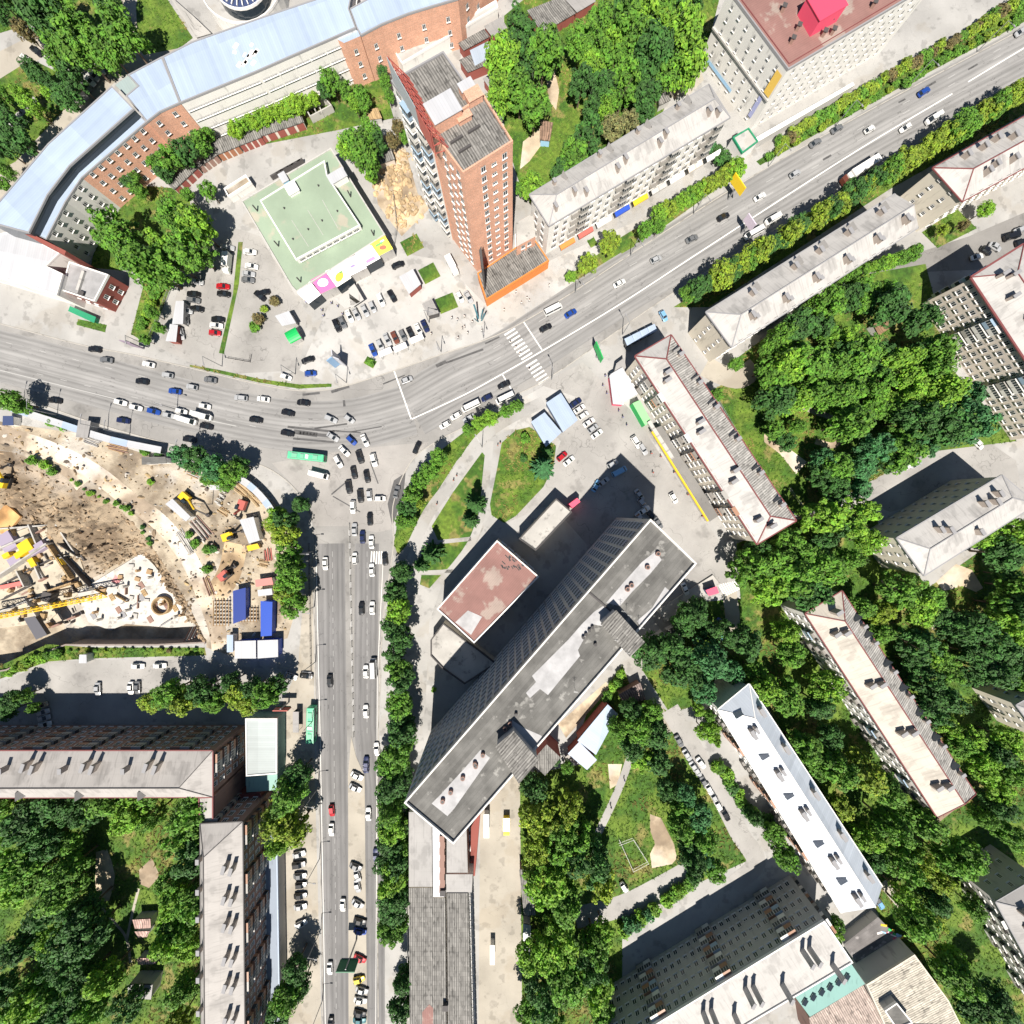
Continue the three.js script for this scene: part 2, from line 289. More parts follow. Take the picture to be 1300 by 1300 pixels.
{ // carriageway body, one sheet
  const m = new MB(); m.poly([...curveN, ...edgeSE.slice().reverse(), ...eastEdge.slice(1), ...westEdge.slice().reverse(), ...curveS.slice().reverse()], 0.012);
  const road = structure('road', m.geo(), M.asphalt);
  // lanes: worn strips that follow the traffic
  const lanes = (line, w, shift, y, mat = M.lane) => { const q = new MB(); q.ribbon(line, w, y, shift); mesh('lane', q.geo(), mat, road); };
  const avenue = smooth(G([[522, 520], [580, 487], [640, 458], [700, 420], [790, 362], [881, 308], [970, 256], [1130, 164], [1300, 73], [1420, 10]]), 4);
  lanes(avenue, 19.5, 0, 0.017);
  const west = smooth(G([[-60, 438], [0, 452], [100, 478], [200, 505], [300, 529], [380, 541], [450, 538], [522, 520]]), 5); lanes(west, 17.5, 0, 0.0165);
  lanes(G([[420, 690], [421, 800], [423, 950], [425, 1100], [427, 1420]]), 9.6, 0, 0.0163, M.laneDark); lanes(G([[466, 690], [465, 800], [464, 920], [471, 1000], [473, 1100], [474, 1420]]), 8.2, 0, 0.0167, M.laneDark);
  const mark = (name, line, w, mat = M.line) => { const q = new MB(); q.ribbon(line, w, 0.023); return mesh(name, q.geo(), mat, road); };
  const cline = smooth(G([[523, 532], [590, 501], [637, 475], [720, 427], [800, 378], [881, 325], [970, 267], [1090, 190], [1209, 119]]), 4);
  mark('centre_line', cline, 0.4); mark('centre_line', G([[1229, 104], [1300, 61], [1400, 5]]), 0.38);
  mark('stop_line', G([[500, 470], [522, 532]]), 0.45); mark('stop_line', G([[665, 409], [688, 444]]), 0.4);
  mark('stop_line', G([[637, 474], [652, 499]]), 0.4);
  for (const [a, n] of [[0.33, 26], [0.66, 26]]) for (let i = 2; i < n; i++) { // broken lane lines north side
    const u = lerp(540, 1290, i / n); const vN = lerp(0, 1, a); const y0 = 0.575; const vn = u < 630 ? lerp(455, 426, (u - 540) / 90) : u < 965 ? lerp(426, 218, (u - 630) / 335) : lerp(218, 42, (u - 965) / 325);
    const vc = u < 881 ? lerp(525, 325, (u - 540) / 341) : lerp(325, 66, (u - 881) / 410); const v = lerp(vn, vc, vN); if (i % 2) mark('lane_dash', G([[u, v], [u + 9, v - 9 * y0]]), 0.13, M.faded);
  }
  for (let i = 0; i < 15; i++) { const u = 14 * i + 8; if (u < 420 && i % 3 === 0) mark('lane_dash', G([[u, 433 + u * 0.248], [u + 8, 435 + u * 0.248]]), 0.12, M.faded); }
  for (let i = 0; i < 22; i++) { const u = 15 * i + 2; const v = 463 + u * 0.243; if (i % 2) mark('lane_dash', G([[u, v], [u + 8, v + 1.95]]), 0.12, M.faded); }
  mark('lane_line', G([[0, 470], [100, 495], [210, 522], [300, 541]]), 0.2, M.faded);
  for (let i = 0; i < 42; i++) { const v = 700 + 14 * i; mark('lane_dash', G([[422 + i * 0.12, v], [422 + i * 0.12, v + 7]]), 0.1, M.faded); if (v < 930) mark('lane_dash', G([[466, v], [466, v + 7]]), 0.1, M.faded); }
  mark('lane_line', G([[401, 690], [407, 960], [413, 1300]]), 0.2); mark('lane_line', G([[487, 700], [479, 860], [477, 1300]]), 0.16);
  // zebra crossing over the avenue
  for (let i = 0; i < 15; i++) { const t = i / 14, u = lerp(641, 684, t), v = lerp(425, 487, t); if (i !== 8) mark('crossing_stripe', G([[u - 0.5, v + 0.5], [u + 13, v - 8]]), 0.6); }
  for (let i = 0; i < 7; i++) mark('crossing_stripe', G([[472 + i * 3.2, 700], [471 + i * 3.2, 716]]), 0.45);
  for (let i = 0; i < 8; i++) mark('crossing_stripe', G([[912 + i * 2.9, 742 - i * 0.6], [921 + i * 2.5, 757 - i * 1.2]]), 0.45);
  // tar-sealed repairs and dug-up patch in the junction
  const tar = (pts) => { const q = new MB(); q.poly(G(pts), 0.021); mesh('asphalt_patch', q.geo(), M.tar, road); };
  M.tar = std({ map: T.asphalt, color: rgb(0.42, 0.42, 0.43) }); M.pale = std({ map: T.asphalt, color: rgb(1.45, 1.4, 1.35) });
  for (const [x, y, a, l, w] of [[395, 545, 6, 60, 0.8], [404, 552, 6, 48, 1.1], [398, 559, 5, 52, 0.7], [420, 541, -8, 42, 0.6], [440, 548, 4, 36, 0.5], [388, 550, 8, 30, 1.6], [465, 545, -10, 40, 0.4], [560, 462, -25, 14, 1.2], [395, 500, -6, 22, 0.8], [437, 512, 84, 8, 0.8], [432, 494, -18, 24, 1.0], [1050, 200, -30, 12, 0.7], [1182, 107, -30, 14, 0.7], [1145, 128, -28, 10, 0.6], [1235, 85, -30, 14, 0.6], [590, 452, -20, 50, 0.7], [500, 482, -22, 30, 0.5], [625, 432, -25, 20, 0.6], [475, 600, 70, 30, 0.4], [440, 640, 30, 40, 0.4], [430, 620, -40, 24, 0.5]]) {
    const q = new MB(); const [cx, cz] = P(x, y); q.box(cx, 0.0, cz, l / PXM, 0.0215, w, a); mesh('tar_seam', q.geo(), M.tar, road);
  }
  tar([[500, 610], [515, 600], [512, 630], [498, 668], [492, 640]]);
  // pale dusty turning area south of the avenue bend
  const q = new MB(); q.poly(G([[345, 588], [420, 575], [470, 568], [545, 561], [522, 585], [498, 640], [497, 672], [478, 676], [440, 668], [400, 668], [384, 628]]), 0.0145); mesh('worn_patch', q.geo(), M.pale, road);
}
const kerbs = [curveN, curveS, edgeSE, westEdge, eastEdge];
for (const k of kerbs) { const m = new MB(); m.wallLine(k, 0.3, 0, 0.13); structure('kerb', m.geo(), M.kerb); }
// pavements and yards
M.paveGrey = std({ map: T.asphalt, color: rgb(1.5, 1.47, 1.42) }); M.paveDark = std({ map: T.asphalt, color: rgb(0.95, 0.93, 0.9) }); M.paveSand = std({ map: T.pave, color: rgb(1.04, 0.97, 0.85) }); M.paveWhite = std({ map: T.pave, color: rgb(1.18, 1.18, 1.18) });
sheet('parking_yard', [[690, 486], [740, 460], [800, 520], [915, 690], [925, 745], [840, 800], [700, 640], [640, 665], [700, 590], [712, 560], [672, 520]], 0.006, M.paveGrey, 20);
sheet('pavement', [[590, 548], [655, 510], [690, 490], [735, 505], [690, 525], [672, 545], [650, 545]], 0.010, M.paveWhite, -25);
sheet('pavement', [[460, 495], [630, 432], [700, 395], [840, 305], [830, 270], [700, 330], [615, 385], [560, 330], [500, 320], [430, 360], [380, 470], [425, 490]], 0.008, M.paveWhite, -28);
sheet('parking_yard', [[200, 440], [240, 330], [265, 300], [300, 290], [330, 300], [390, 400], [380, 470], [290, 475], [240, 460]], 0.006, M.paveGrey, 15);
sheet('dirt_verge', [[397, 700], [400, 1000], [408, 1300], [355, 1300], [355, 900], [378, 850], [385, 760]], 0.006, M.paveSand);
sheet('median_strip', [[446, 935], [452, 960], [463, 985], [464, 1100], [468, 1420], [443, 1420], [442, 985]], 0.10, M.paveSand);
{ const m = new MB(); m.sides(G([[446, 935], [452, 960], [463, 985], [464, 1100], [468, 1420], [443, 1420], [442, 985]]), 0, 0.1); structure('kerb', m.geo(), M.kerb); }
sheet('pavement', [[487, 785], [520, 700], [560, 640], [590, 590], [625, 555], [650, 545], [636, 575], [628, 640], [600, 700], [560, 745], [545, 790], [540, 900], [515, 1000], [517, 1420], [482, 1420], [481, 960]], 0.005, M.pave, 60);
sheet('service_yard', [[610, 1010], [640, 990], [662, 975], [662, 1420], [606, 1420]], 0.006, M.paveSand);
sheet('yard_road', [[-60, 868], [0, 866], [60, 842], [110, 838], [245, 838], [300, 846], [360, 850], [358, 915], [100, 918], [60, 960], [-60, 960]], 0.006, M.paveGrey);
sheet('side_street', [[1230, 300], [1300, 270], [1420, 200], [1420, 330], [1300, 340], [1180, 345], [1110, 360], [1090, 345]], 0.006, M.paveDark, -25);
sheet('side_street', [[1075, 628], [1170, 575], [1225, 540], [1290, 585], [1300, 640], [1240, 620], [1130, 650]], 0.007, M.paveGrey, -28);
sheet('yard_road', [[-60, 90], [0, 65], [60, 35], [70, 60], [30, 90], [0, 110], [-60, 150]], 0.006, M.paveSand);
sheet('yard_road', [[152, -60], [172, -60], [174, 40], [182, 62], [230, 62], [150, 100], [100, 150], [0, 258], [-60, 300], [-60, 250], [20, 205], [90, 130], [130, 100], [155, 60]], 0.006, M.paveSand, 40);
// lawns
sheet('lawn', QS(0, 0, [[680, 30], [700, -60], [800, -60], [965, 190], [900, 240], [720, 275], [690, 240]]), 0.012, M.grass);
sheet('lawn', [[241, 463], [280, 470], [330, 481], [380, 488], [421, 487], [421, 491], [380, 493.5], [330, 486], [241, 465.5]], 0.016, M.grass);
sheet('lawn', [[655, 546], [672, 542], [688, 552], [706, 566], [703, 592], [690, 618], [655, 655], [640, 664], [624, 654], [622, 640], [632, 590], [637, 562]], 0.012, M.grass);
sheet('lawn', [[612, 574], [619, 582], [607, 668], [598, 684], [556, 686], [548, 668], [575, 625]], 0.012, M.grass);
sheet('lawn', [[548, 692], [598, 686], [594, 700], [571, 722], [528, 728], [535, 705]], 0.012, M.grass);
sheet('lawn', [[535, 730], [560, 730], [545, 747], [533, 742]], 0.012, M.grass);
sheet('lawn', [[500, 690], [506, 655], [525, 620], [555, 575], [600, 540], [660, 508], [668, 514], [610, 552], [580, 585], [545, 640], [520, 688], [505, 705]], 0.012, M.grass);
sheet('lawn', QS(1, 0, [[745, 40], [760, -20], [900, -20], [890, 60], [745, 445], [655, 390]]), 0.012, M.grass);
sheet('lawn', QS(1, 0, [[390, 315], [535, 345], [525, 382], [385, 345]]), 0.012, M.grass);
sheet('lawn', QS(1, 0, [[1192, -70], [1215, -70], [1195, 140], [1120, 490], [1095, 485], [1165, 190]]), 0.02, M.grass);
sheet('lawn', [[640, 20], [700, -30], [920, -30], [895, 75], [850, 120], [835, 160], [700, 245], [660, 235], [640, 170]], 0.010, M.grass);
sheet('lawn', [[935, 455], [1010, 400], [1090, 350], [1175, 335], [1210, 470], [1290, 560], [1170, 575], [1075, 628], [1020, 655], [985, 640], [905, 495], [930, 480]], 0.010, M.grass);
sheet('lawn', [[935, 690], [1010, 660], [1110, 640], [1120, 690], [1180, 745], [1300, 660], [1420, 640], [1420, 1420], [1120, 1420], [1125, 1180], [960, 870], [905, 890], [850, 905], [815, 850], [880, 765], [940, 760]], 0.009, M.grass);
sheet('lawn', [[660, 985], [740, 970], [790, 860], [850, 905], [910, 1000], [955, 1090], [900, 1115], [790, 1165], [790, 1420], [664, 1420]], 0.010, M.grass);
sheet('lawn', [[-60, 1000], [262, 1000], [262, 1420], [-60, 1420]], 0.010, M.grass);
sheet('lawn', [[0, 100], [40, 75], [110, 110], [90, 130], [20, 205], [-60, 250], [-60, 120]], 0.010, M.grass);
sheet('lawn', [[-60, -60], [152, -60], [155, 60], [130, 85], [70, 60], [40, 30], [-60, 60]], 0.010, M.grass);
sheet('lawn', [[115, 340], [125, 290], [165, 235], [240, 240], [245, 300], [205, 345], [175, 345]], 0.010, M.grass);
sheet('lawn', [[270, 175], [400, 110], [480, 80], [500, 150], [430, 165], [300, 190], [220, 240]], 0.010, M.grass);
sheet('lawn', [[715, 355], [790, 300], [840, 270], [945, 205], [945, 215], [840, 290], [745, 355]], 0.014, M.grass);
sheet('lawn', [[960, 205], [1060, 140], [1200, 60], [1300, 5], [1420, -60], [1420, -45], [1300, 28], [1130, 118], [965, 210]], 0.014, M.grass);
sheet('lawn', [[855, 390], [960, 320], [1120, 225], [1300, 125], [1420, 60], [1420, 80], [1300, 145], [1130, 240], [900, 390]], 0.014, M.grass);
sheet('lawn', [[1170, 295], [1215, 265], [1240, 290], [1190, 315]], 0.014, M.grass);
sheet('lawn', [[745, 905], [790, 845], [800, 870], [730, 950]], 0.014, M.grass);
sheet('lawn', [[0, 845], [60, 818], [120, 822], [260, 822], [262, 832], [110, 836], [60, 840], [0, 862]], 0.012, M.grass);
for (const [u, v, l, w, a] of [[523, 311, 24, 20, -28], [545, 347, 22, 20, -28], [567, 385, 24, 20, -22], [795, 312, 20, 12, -30], [752, 308, 10, 10, -30], [470, 460, 14, 10, 30]]) {
  const [x, z] = P(u, v), m = new MB(); m.box(x, 0, z, l / PXM, 0.06, w / PXM, a); structure('lawn', m.geo(), M.grass);
}
// dry sandy bare patches on the lawns (play areas, trodden soil)
M.bare = std({ map: T.soil, color: rgb(1.25, 1.2, 1.15) });
sheet('sand_area', QS(3, 0, [[480, 440], [535, 425], [560, 490], [575, 560], [565, 625], [545, 685], [495, 685], [475, 600], [480, 500]]), 0.016, M.bare);
sheet('sand_area', QS(3, 0, [[695, 530], [760, 470], [800, 560], [745, 620], [700, 600]]), 0.016, M.bare);
sheet('sand_area', QS(3, 2, [[480, 0], [550, 0], [530, 100], [490, 125]]), 0.016, M.bare);
sheet('sand_area', QS(3, 2, [[690, 250], [745, 270], [810, 400], [825, 470], [800, 500], [700, 520], [690, 450], [715, 400], [690, 330]]), 0.016, M.bare);
sheet('sand_area', QS(2, 3, [[860, 350], [960, 260], [1040, 290], [1095, 380], [1060, 400], [990, 370], [900, 395]]), 0.016, M.bare);
sheet('sand_area', [[470, 205], [498, 178], [515, 190], [530, 245], [545, 265], [510, 300], [480, 260]], 0.016, M.bare);
sheet('sand_area', QS(2, 2, [[230, 1060], [470, 850], [490, 880], [270, 1130]]), 0.018, M.bare);
sheet('sand_area', QS(0, 2, [[730, 410], [930, 300], [960, 400], [880, 480], [790, 490]]), 0.016, M.paveSand);
sheet('sand_area', [[690, 78], [703, 85], [710, 115], [706, 140], [697, 128]], 0.016, M.bare);
sheet('sand_area', [[664, 180], [688, 160], [694, 175], [672, 205], [660, 215]], 0.016, M.bare);
sheet('sand_area', QS(1, 3, [[0, 870], [80, 930], [215, 1030], [160, 1090], [80, 990], [0, 930]]), 0.016, M.bare);
// footpaths
function path(name, px, w, mat = M.paveGrey, y = 0.02) { const m = new MB(); m.ribbon(smooth(G(px), 4), w, y); return structure(name, m.geo(), mat); }
path('footpath', [[523, 695], [545, 650], [575, 610], [608, 560], [640, 535], [690, 510]], 4.0, M.pave); path('footpath', [[622, 560], [618, 600], [612, 650], [598, 690], [560, 740]], 2.6, M.pave);
path('footpath', [[540, 690], [598, 684]], 1.4, M.pave); path('footpath', [[527, 727], [575, 725]], 1.2, M.pave);
path('footpath', [[804, 950], [790, 990], [775, 1025], [758, 1060]], 2.6, M.paveGrey); path('footpath', [[730, 1165], [790, 1150], [850, 1120], [885, 1100]], 7.5, M.paveGrey);
path('yard_road', [[850, 900], [880, 950], [915, 1010], [940, 1060], [960, 1095], [930, 1125]], 6.5, M.paveGrey, 0.022);
path('footpath', [[965, 500], [1000, 508], [1040, 525], [1100, 540]], 1.8, M.paveSand); path('footpath', [[895, 465], [915, 475], [940, 480], [960, 465]], 7, M.paveSand, 0.018);
path('footpath', [[1035, 560], [1060, 565], [1078, 540]], 2, M.bare); path('footpath', [[1120, 735], [1160, 770], [1188, 798]], 1.8, M.bare);
path('footpath', [[120, 1143], [140, 1165], [160, 1190], [166, 1222]], 1.0, M.paveSand); path('footpath', [[176, 1128], [168, 1160], [161, 1192]], 0.9, M.paveSand);
path('footpath', [[0, 175], [20, 150], [45, 125]], 2.2, M.pave); path('footpath', [[1120, 1120], [1145, 1150], [1160, 1165]], 3, M.paveSand);
path('footpath', [[815, 870], [835, 900], [850, 930]], 3.5, M.paveSand); path('footpath', [[925, 745], [930, 790], [925, 815]], 5, M.paveSand); path('footpath', [[1230, 1010], [1180, 1050]], 1.5, M.bare);

// ---------- building pit and construction yard ----------
sheet('dirt_yard', [[-60, 525], [30, 540], [110, 552], [210, 585], [300, 600], [350, 640], [372, 690], [380, 760], [365, 810], [300, 835], [262, 822], [262, 815], [238, 765], [212, 722], [182, 678], [150, 645], [105, 618], [62, 592], [20, 575], [-60, 560]], 0.004, M.soil);
M.track = std({ map: T.soil, color: rgb(1.45, 1.45, 1.5) });
path('site_track', [[-20, 545], [60, 570], [120, 600], [165, 635], [205, 665], [240, 710], [262, 760], [276, 800], [280, 825]], 6, M.track, 0.012);
path('site_track', [[50, 575], [90, 590], [110, 612]], 9, M.track, 0.010); path('site_track', [[300, 690], [290, 730], [270, 760]], 8, std({ map: T.soil, color: rgb(1.3, 1.15, 0.95) }), 0.009);
{ // earth bank on the pit's north and east side, flat floor, sheet-pile wall on the south
  const n = 9, rows = 40, A = smooth(G(pitTop.slice(0, n)), 24), D = 6.2;
  const B = smooth([[-70, 640], [0, 655], [40, 678], [75, 700], [108, 735], [150, 715], [182, 702], [214, 745], [240, 785]].map(([u, v]) => P(u, v, -D)), 24);
  const pos = [], uv = [], idx = [], rg = rng(77);
  for (let j = 0; j <= rows; j++) for (let i = 0; i < A.length; i++) {
    const t = j / rows, x = lerp(A[i][0], B[i][0], t), z = lerp(A[i][1], B[i][1], t), e = Math.sin(Math.PI * t);
    const y = -D * Math.pow(t, 0.8) + e * (fbm(x * 0.013 + 5, z * 0.013 + 5, 16, 4, 9) - 0.5) * 6 + e * (fbm(x * 0.05 + 3, z * 0.05 + 3, 16, 3, 19) - 0.5) * 2.6 + e * Math.abs(fbm(x * 0.02 + z * 0.035 + 9, z * 0.02 - x * 0.01 + 9, 24, 3, 29) - 0.5) * 3 + e * (rg() - 0.5) * 0.35;
    pos.push(x, y, z); uv.push(x, z);
  }
  for (let j = 0; j < rows; j++) for (let i = 0; i < A.length - 1; i++) { const a = j * A.length + i; idx.push(a, a + A.length, a + 1, a + 1, a + A.length, a + A.length + 1); }
  const g = new THREE.BufferGeometry(); g.setAttribute('position', new THREE.Float32BufferAttribute(pos, 3)); g.setAttribute('uv', new THREE.Float32BufferAttribute(uv, 2)); g.setIndex(idx); g.computeVertexNormals();
  structure('earth_bank', g, std({ map: T.soil, bumpMap: T.roughH, bumpScale: 0.9, color: rgb(0.74, 0.68, 0.62), side: THREE.DoubleSide }));
  const f = new MB(); f.poly([...B.slice().reverse(), ...[[-70, 862], [10, 850], [48, 832], [85, 818], [200, 818], [262, 815]].map(([u, v]) => P(u, v))], -D - 0.02); structure('pit_floor', f.geo(), M.soil);
  const w = new MB(), L = G([[262, 815], [200, 818], [85, 818], [48, 832], [10, 850], [-70, 862]]);
  for (let i = 0; i < L.length - 1; i++) w.quad([L[i][0], -D, L[i][1]], [L[i + 1][0], -D, L[i + 1][1]], [L[i + 1][0], 0.5, L[i + 1][1]], [L[i][0], 0.5, L[i][1]]);
  w.wallLine(L, 0.5, -0.1, 0.55); structure('retaining_wall', w.geo(), std({ map: T.plaster, color: rgb(0.24, 0.2, 0.18) }));
}
M.metalBlue = std({ map: T.metal, color: rgb(0.95, 1, 1.08), roughness: 0.5 });
// ---------- building kit ----------
const winGeo = new Map();
function windowGeo(w, h, kind = 'plain') {
  const key = `${w}|${h}|${kind}`; if (winGeo.has(key)) return winGeo.get(key);
  const m = new MB(), x = w / 2, f = 0.14;
  const fr = [0.7, 0.69, 0.67], gl = [0.03, 0.04, 0.05];
  const b = (x0, x1, y0, y1, z) => m.quad([x0, y0, z], [x1, y0, z], [x1, y1, z], [x0, y1, z]);
  m.col = gl; b(-x, x, 0, h, 0.03);
  m.col = fr; b(-x, x, h - f, h, 0.10); b(-x, x, 0, f, 0.10); b(-x, -x + f, f, h - f, 0.10); b(x - f, x, f, h - f, 0.10); b(-0.06, 0.06, f, h - f, 0.09);
  if (w > 1.7) { b(-x * 0.5 - 0.05, -x * 0.5 + 0.05, f, h - f, 0.09); b(x * 0.5 - 0.05, x * 0.5 + 0.05, f, h - f, 0.09); }
  for (const [a, c] of [[-x, f], [h - f, h]]) void a, c;
  m.quad([-x, 0, 0.03], [-x, 0, 0.1], [-x, h, 0.1], [-x, h, 0.03]); m.quad([x, 0, 0.1], [x, 0, 0.03], [x, h, 0.03], [x, h, 0.1]);
  m.quad([-x - 0.1, 0, 0.32], [x + 0.1, 0, 0.32], [x + 0.1, 0.03, 0.03], [-x - 0.1, 0.03, 0.03]); m.quad([-x - 0.1, -0.07, 0.32], [x + 0.1, -0.07, 0.32], [x + 0.1, 0, 0.32], [-x - 0.1, 0, 0.32]);
  const g = m.geo(); winGeo.set(key, g); return g;
}
M.window = std({ vertexColors: true, roughness: 0.25 });
const balcGeo = new Map();
function balconyGeo(w, kind) {
  const key = `${w}|${kind}`; if (balcGeo.has(key)) return balcGeo.get(key);
  const m = new MB(), x = w / 2, d = 1.15;
  const pal = { white: [0.62, 0.61, 0.58], grey: [0.3, 0.29, 0.27], brown: [0.3, 0.16, 0.1], blue: [0.26, 0.36, 0.46], open: [0.36, 0.34, 0.31], cream: [0.5, 0.44, 0.34] };
  m.col = pal[kind];
  m.quad([-x, 0, d], [x, 0, d], [x, 1.05, d], [-x, 1.05, d]); m.quad([-x, 0, 0], [-x, 0, d], [-x, 1.05, d], [-x, 1.05, 0]); m.quad([x, 0, d], [x, 0, 0], [x, 1.05, 0], [x, 1.05, d]); m.quad([-x, 0, 0], [x, 0, 0], [x, 0, d], [-x, 0, d]);
  if (kind === 'open') { m.col = [0.2, 0.19, 0.18]; m.quad([-x, 0.06, d], [x, 0.06, d], [x, 0.06, 0], [-x, 0.06, 0]); }
  else {
    m.col = [0.03, 0.04, 0.05]; m.quad([-x, 1.05, d - 0.03], [x, 1.05, d - 0.03], [x, 2.35, d - 0.03], [-x, 2.35, d - 0.03]); m.quad([-x, 1.05, 0], [-x, 1.05, d], [-x, 2.35, d], [-x, 2.35, 0]); m.quad([x, 1.05, d], [x, 1.05, 0], [x, 2.35, 0], [x, 2.35, d]);
    m.col = [0.66, 0.65, 0.63]; for (const k of [-1, -0.33, 0.33, 1]) m.quad([k * x - 0.06, 1.05, d], [k * x + 0.06, 1.05, d], [k * x + 0.06, 2.35, d], [k * x - 0.06, 2.35, d]);
    m.col = pal[kind]; m.quad([-x - 0.08, 2.36, d + 0.1], [x + 0.08, 2.36, d + 0.1], [x + 0.08, 2.5, 0], [-x - 0.08, 2.5, 0]); m.quad([-x - 0.08, 2.28, d + 0.1], [x + 0.08, 2.28, d + 0.1], [x + 0.08, 2.36, d + 0.1], [-x - 0.08, 2.36, d + 0.1]);
  }
  const g = m.geo(); balcGeo.set(key, g); return g;
}
M.balcony = std({ vertexColors: true, roughness: 0.5 });
function bldg(name, label, category, cu, cv, group) { const [x, z] = P(cu, cv); const g = thing(name, label, category, x, z, 0, group); g.userData.n = 0; return g; }
const done = [];
function facade(B, a, b, n, w) {    // windows and balconies on a wall from a to b (world), outward n
  const L = Math.hypot(b[0] - a[0], b[1] - a[1]), d = norm([b[0] - a[0], b[1] - a[1]]), turn = Math.atan2(n[0], n[1]);
  const cols = Math.max(1, Math.round((L - (w.edge ?? 1.2) * 2) / (w.space ?? 3.1))), sp = (L - (w.edge ?? 1.2) * 2) / cols;
  for (let j = 0; j < w.rows; j++) for (let i = 0; i < cols; i++) {
    const kind = w.fn ? w.fn(i, j, cols) : 'w'; if (!kind) continue;
    const s = (w.edge ?? 1.2) + sp * (i + 0.5), y = (w.first ?? 1.1) + j * (w.step ?? 3), x = a[0] + d[0] * s + n[0] * 0.02, z = a[1] + d[1] * s + n[1] * 0.02;
    const bal = typeof kind === 'string' && kind.startsWith('b:');
    const geo = bal ? balconyGeo(w.bw ?? 2.8, kind.slice(2)) : windowGeo(kind === 'W' ? (w.w2 ?? 2) : (w.w ?? 1.4), kind === 's' ? 0.8 : (w.h ?? 1.5));
    B.userData.n++;
    if (B.userData.n > 300) {
      const g = geo.clone(); g.applyMatrix4(new THREE.Matrix4().makeRotationY(turn).setPosition(x - B.position.x, y - (bal ? 1 : 0), z - B.position.z));
      (B.userData.rest ??= []).push(g);
    } else mesh(bal ? 'balcony' : 'window', geo, bal ? M.balcony : M.window, B, [x - B.position.x, y - (bal ? 1 : 0), z - B.position.z], turn);
  }
}
function finishBuildings() {
  scene.children.forEach((B) => {
    if (B.userData.rest) { const m = mesh('upper_windows', mergeGeometries(B.userData.rest), M.window, B); m.userData.kind = 'stuff'; }
    delete B.userData.rest; delete B.userData.n;
  });
}
function walls(B, pts, y0, y1, o) {      // one wall mesh per side, with windows where they can be seen
  const q = ccw(pts);
  q.forEach((a, i) => {
    const b = q[(i + 1) % q.length], d = norm([b[0] - a[0], b[1] - a[1]]), n = [d[1], -d[0]], m = new MB(B.position.x, B.position.z), w = Math.hypot(b[0] - a[0], b[1] - a[1]);
    const mid = [(a[0] + b[0]) / 2, (a[1] + b[1]) / 2], vis = -(n[0] * mid[0] + n[1] * mid[1]) / (Math.hypot(...mid) || 1);
    // side: which way this wall looks
    const dir = Math.abs(n[0]) > Math.abs(n[1]) ? (n[0] > 0 ? 'e' : 'w') : (n[1] > 0 ? 's' : 'n');
    // some buildings are clad differently on one side: white render on the tower's balcony side, brick bays and a dark step wall on the curved building; apartment blocks have one wall colour all round
    const mat = (o.wallOf && o.wallOf(dir, n, w, mid)) || o.wall;
    m.quad([b[0], y0, b[1]], [a[0], y0, a[1]], [a[0], y1, a[1]], [b[0], y1, b[1]], w, y1 - y0, 0, y0); mesh('wall', m.geo(), mat, B);
    const win = o.winOf ? o.winOf(dir, w, n) : o.win;
    if (win && (vis > -0.2 || o.allWin) && w > 3.5) facade(B, b, a, n, win);
  });
}
function flatVol(B, px, h, o = {}) {    // flat-roofed volume: px outline surveyed at roof height h
  const pts = ccw(px.map(([u, v]) => P(u, v, h))), y0 = o.y0 ?? 0, bx = B.position.x, bz = B.position.z;
  walls(B, pts, y0, h, o);
  const r = new MB(bx, bz); r.poly(inset(pts, 0.01), h - 0.02, o.ang ?? 0); const roof = mesh(o.roofName ?? 'roof', r.geo(), o.roof ?? M.bitumen, B);
  if (o.parapet) {
    const p = new MB(bx, bz), out = inset(pts, -0.06), inn = inset(pts, 0.34), ph = o.parapet; p.sides(out, h - 0.35, h + ph);
    for (let i = 0; i < out.length; i++) { const j = (i + 1) % out.length, f = (q, y) => [q[0], y, q[1]]; p.quad(f(inn[i], h + ph), f(inn[j], h + ph), f(out[j], h + ph), f(out[i], h + ph)); p.quad(f(inn[i], h - 0.1), f(inn[j], h - 0.1), f(inn[j], h + ph), f(inn[i], h + ph)); }
    mesh('parapet', p.geo(), o.trim ?? M.white, B);
  }
  return { pts, roof };
}
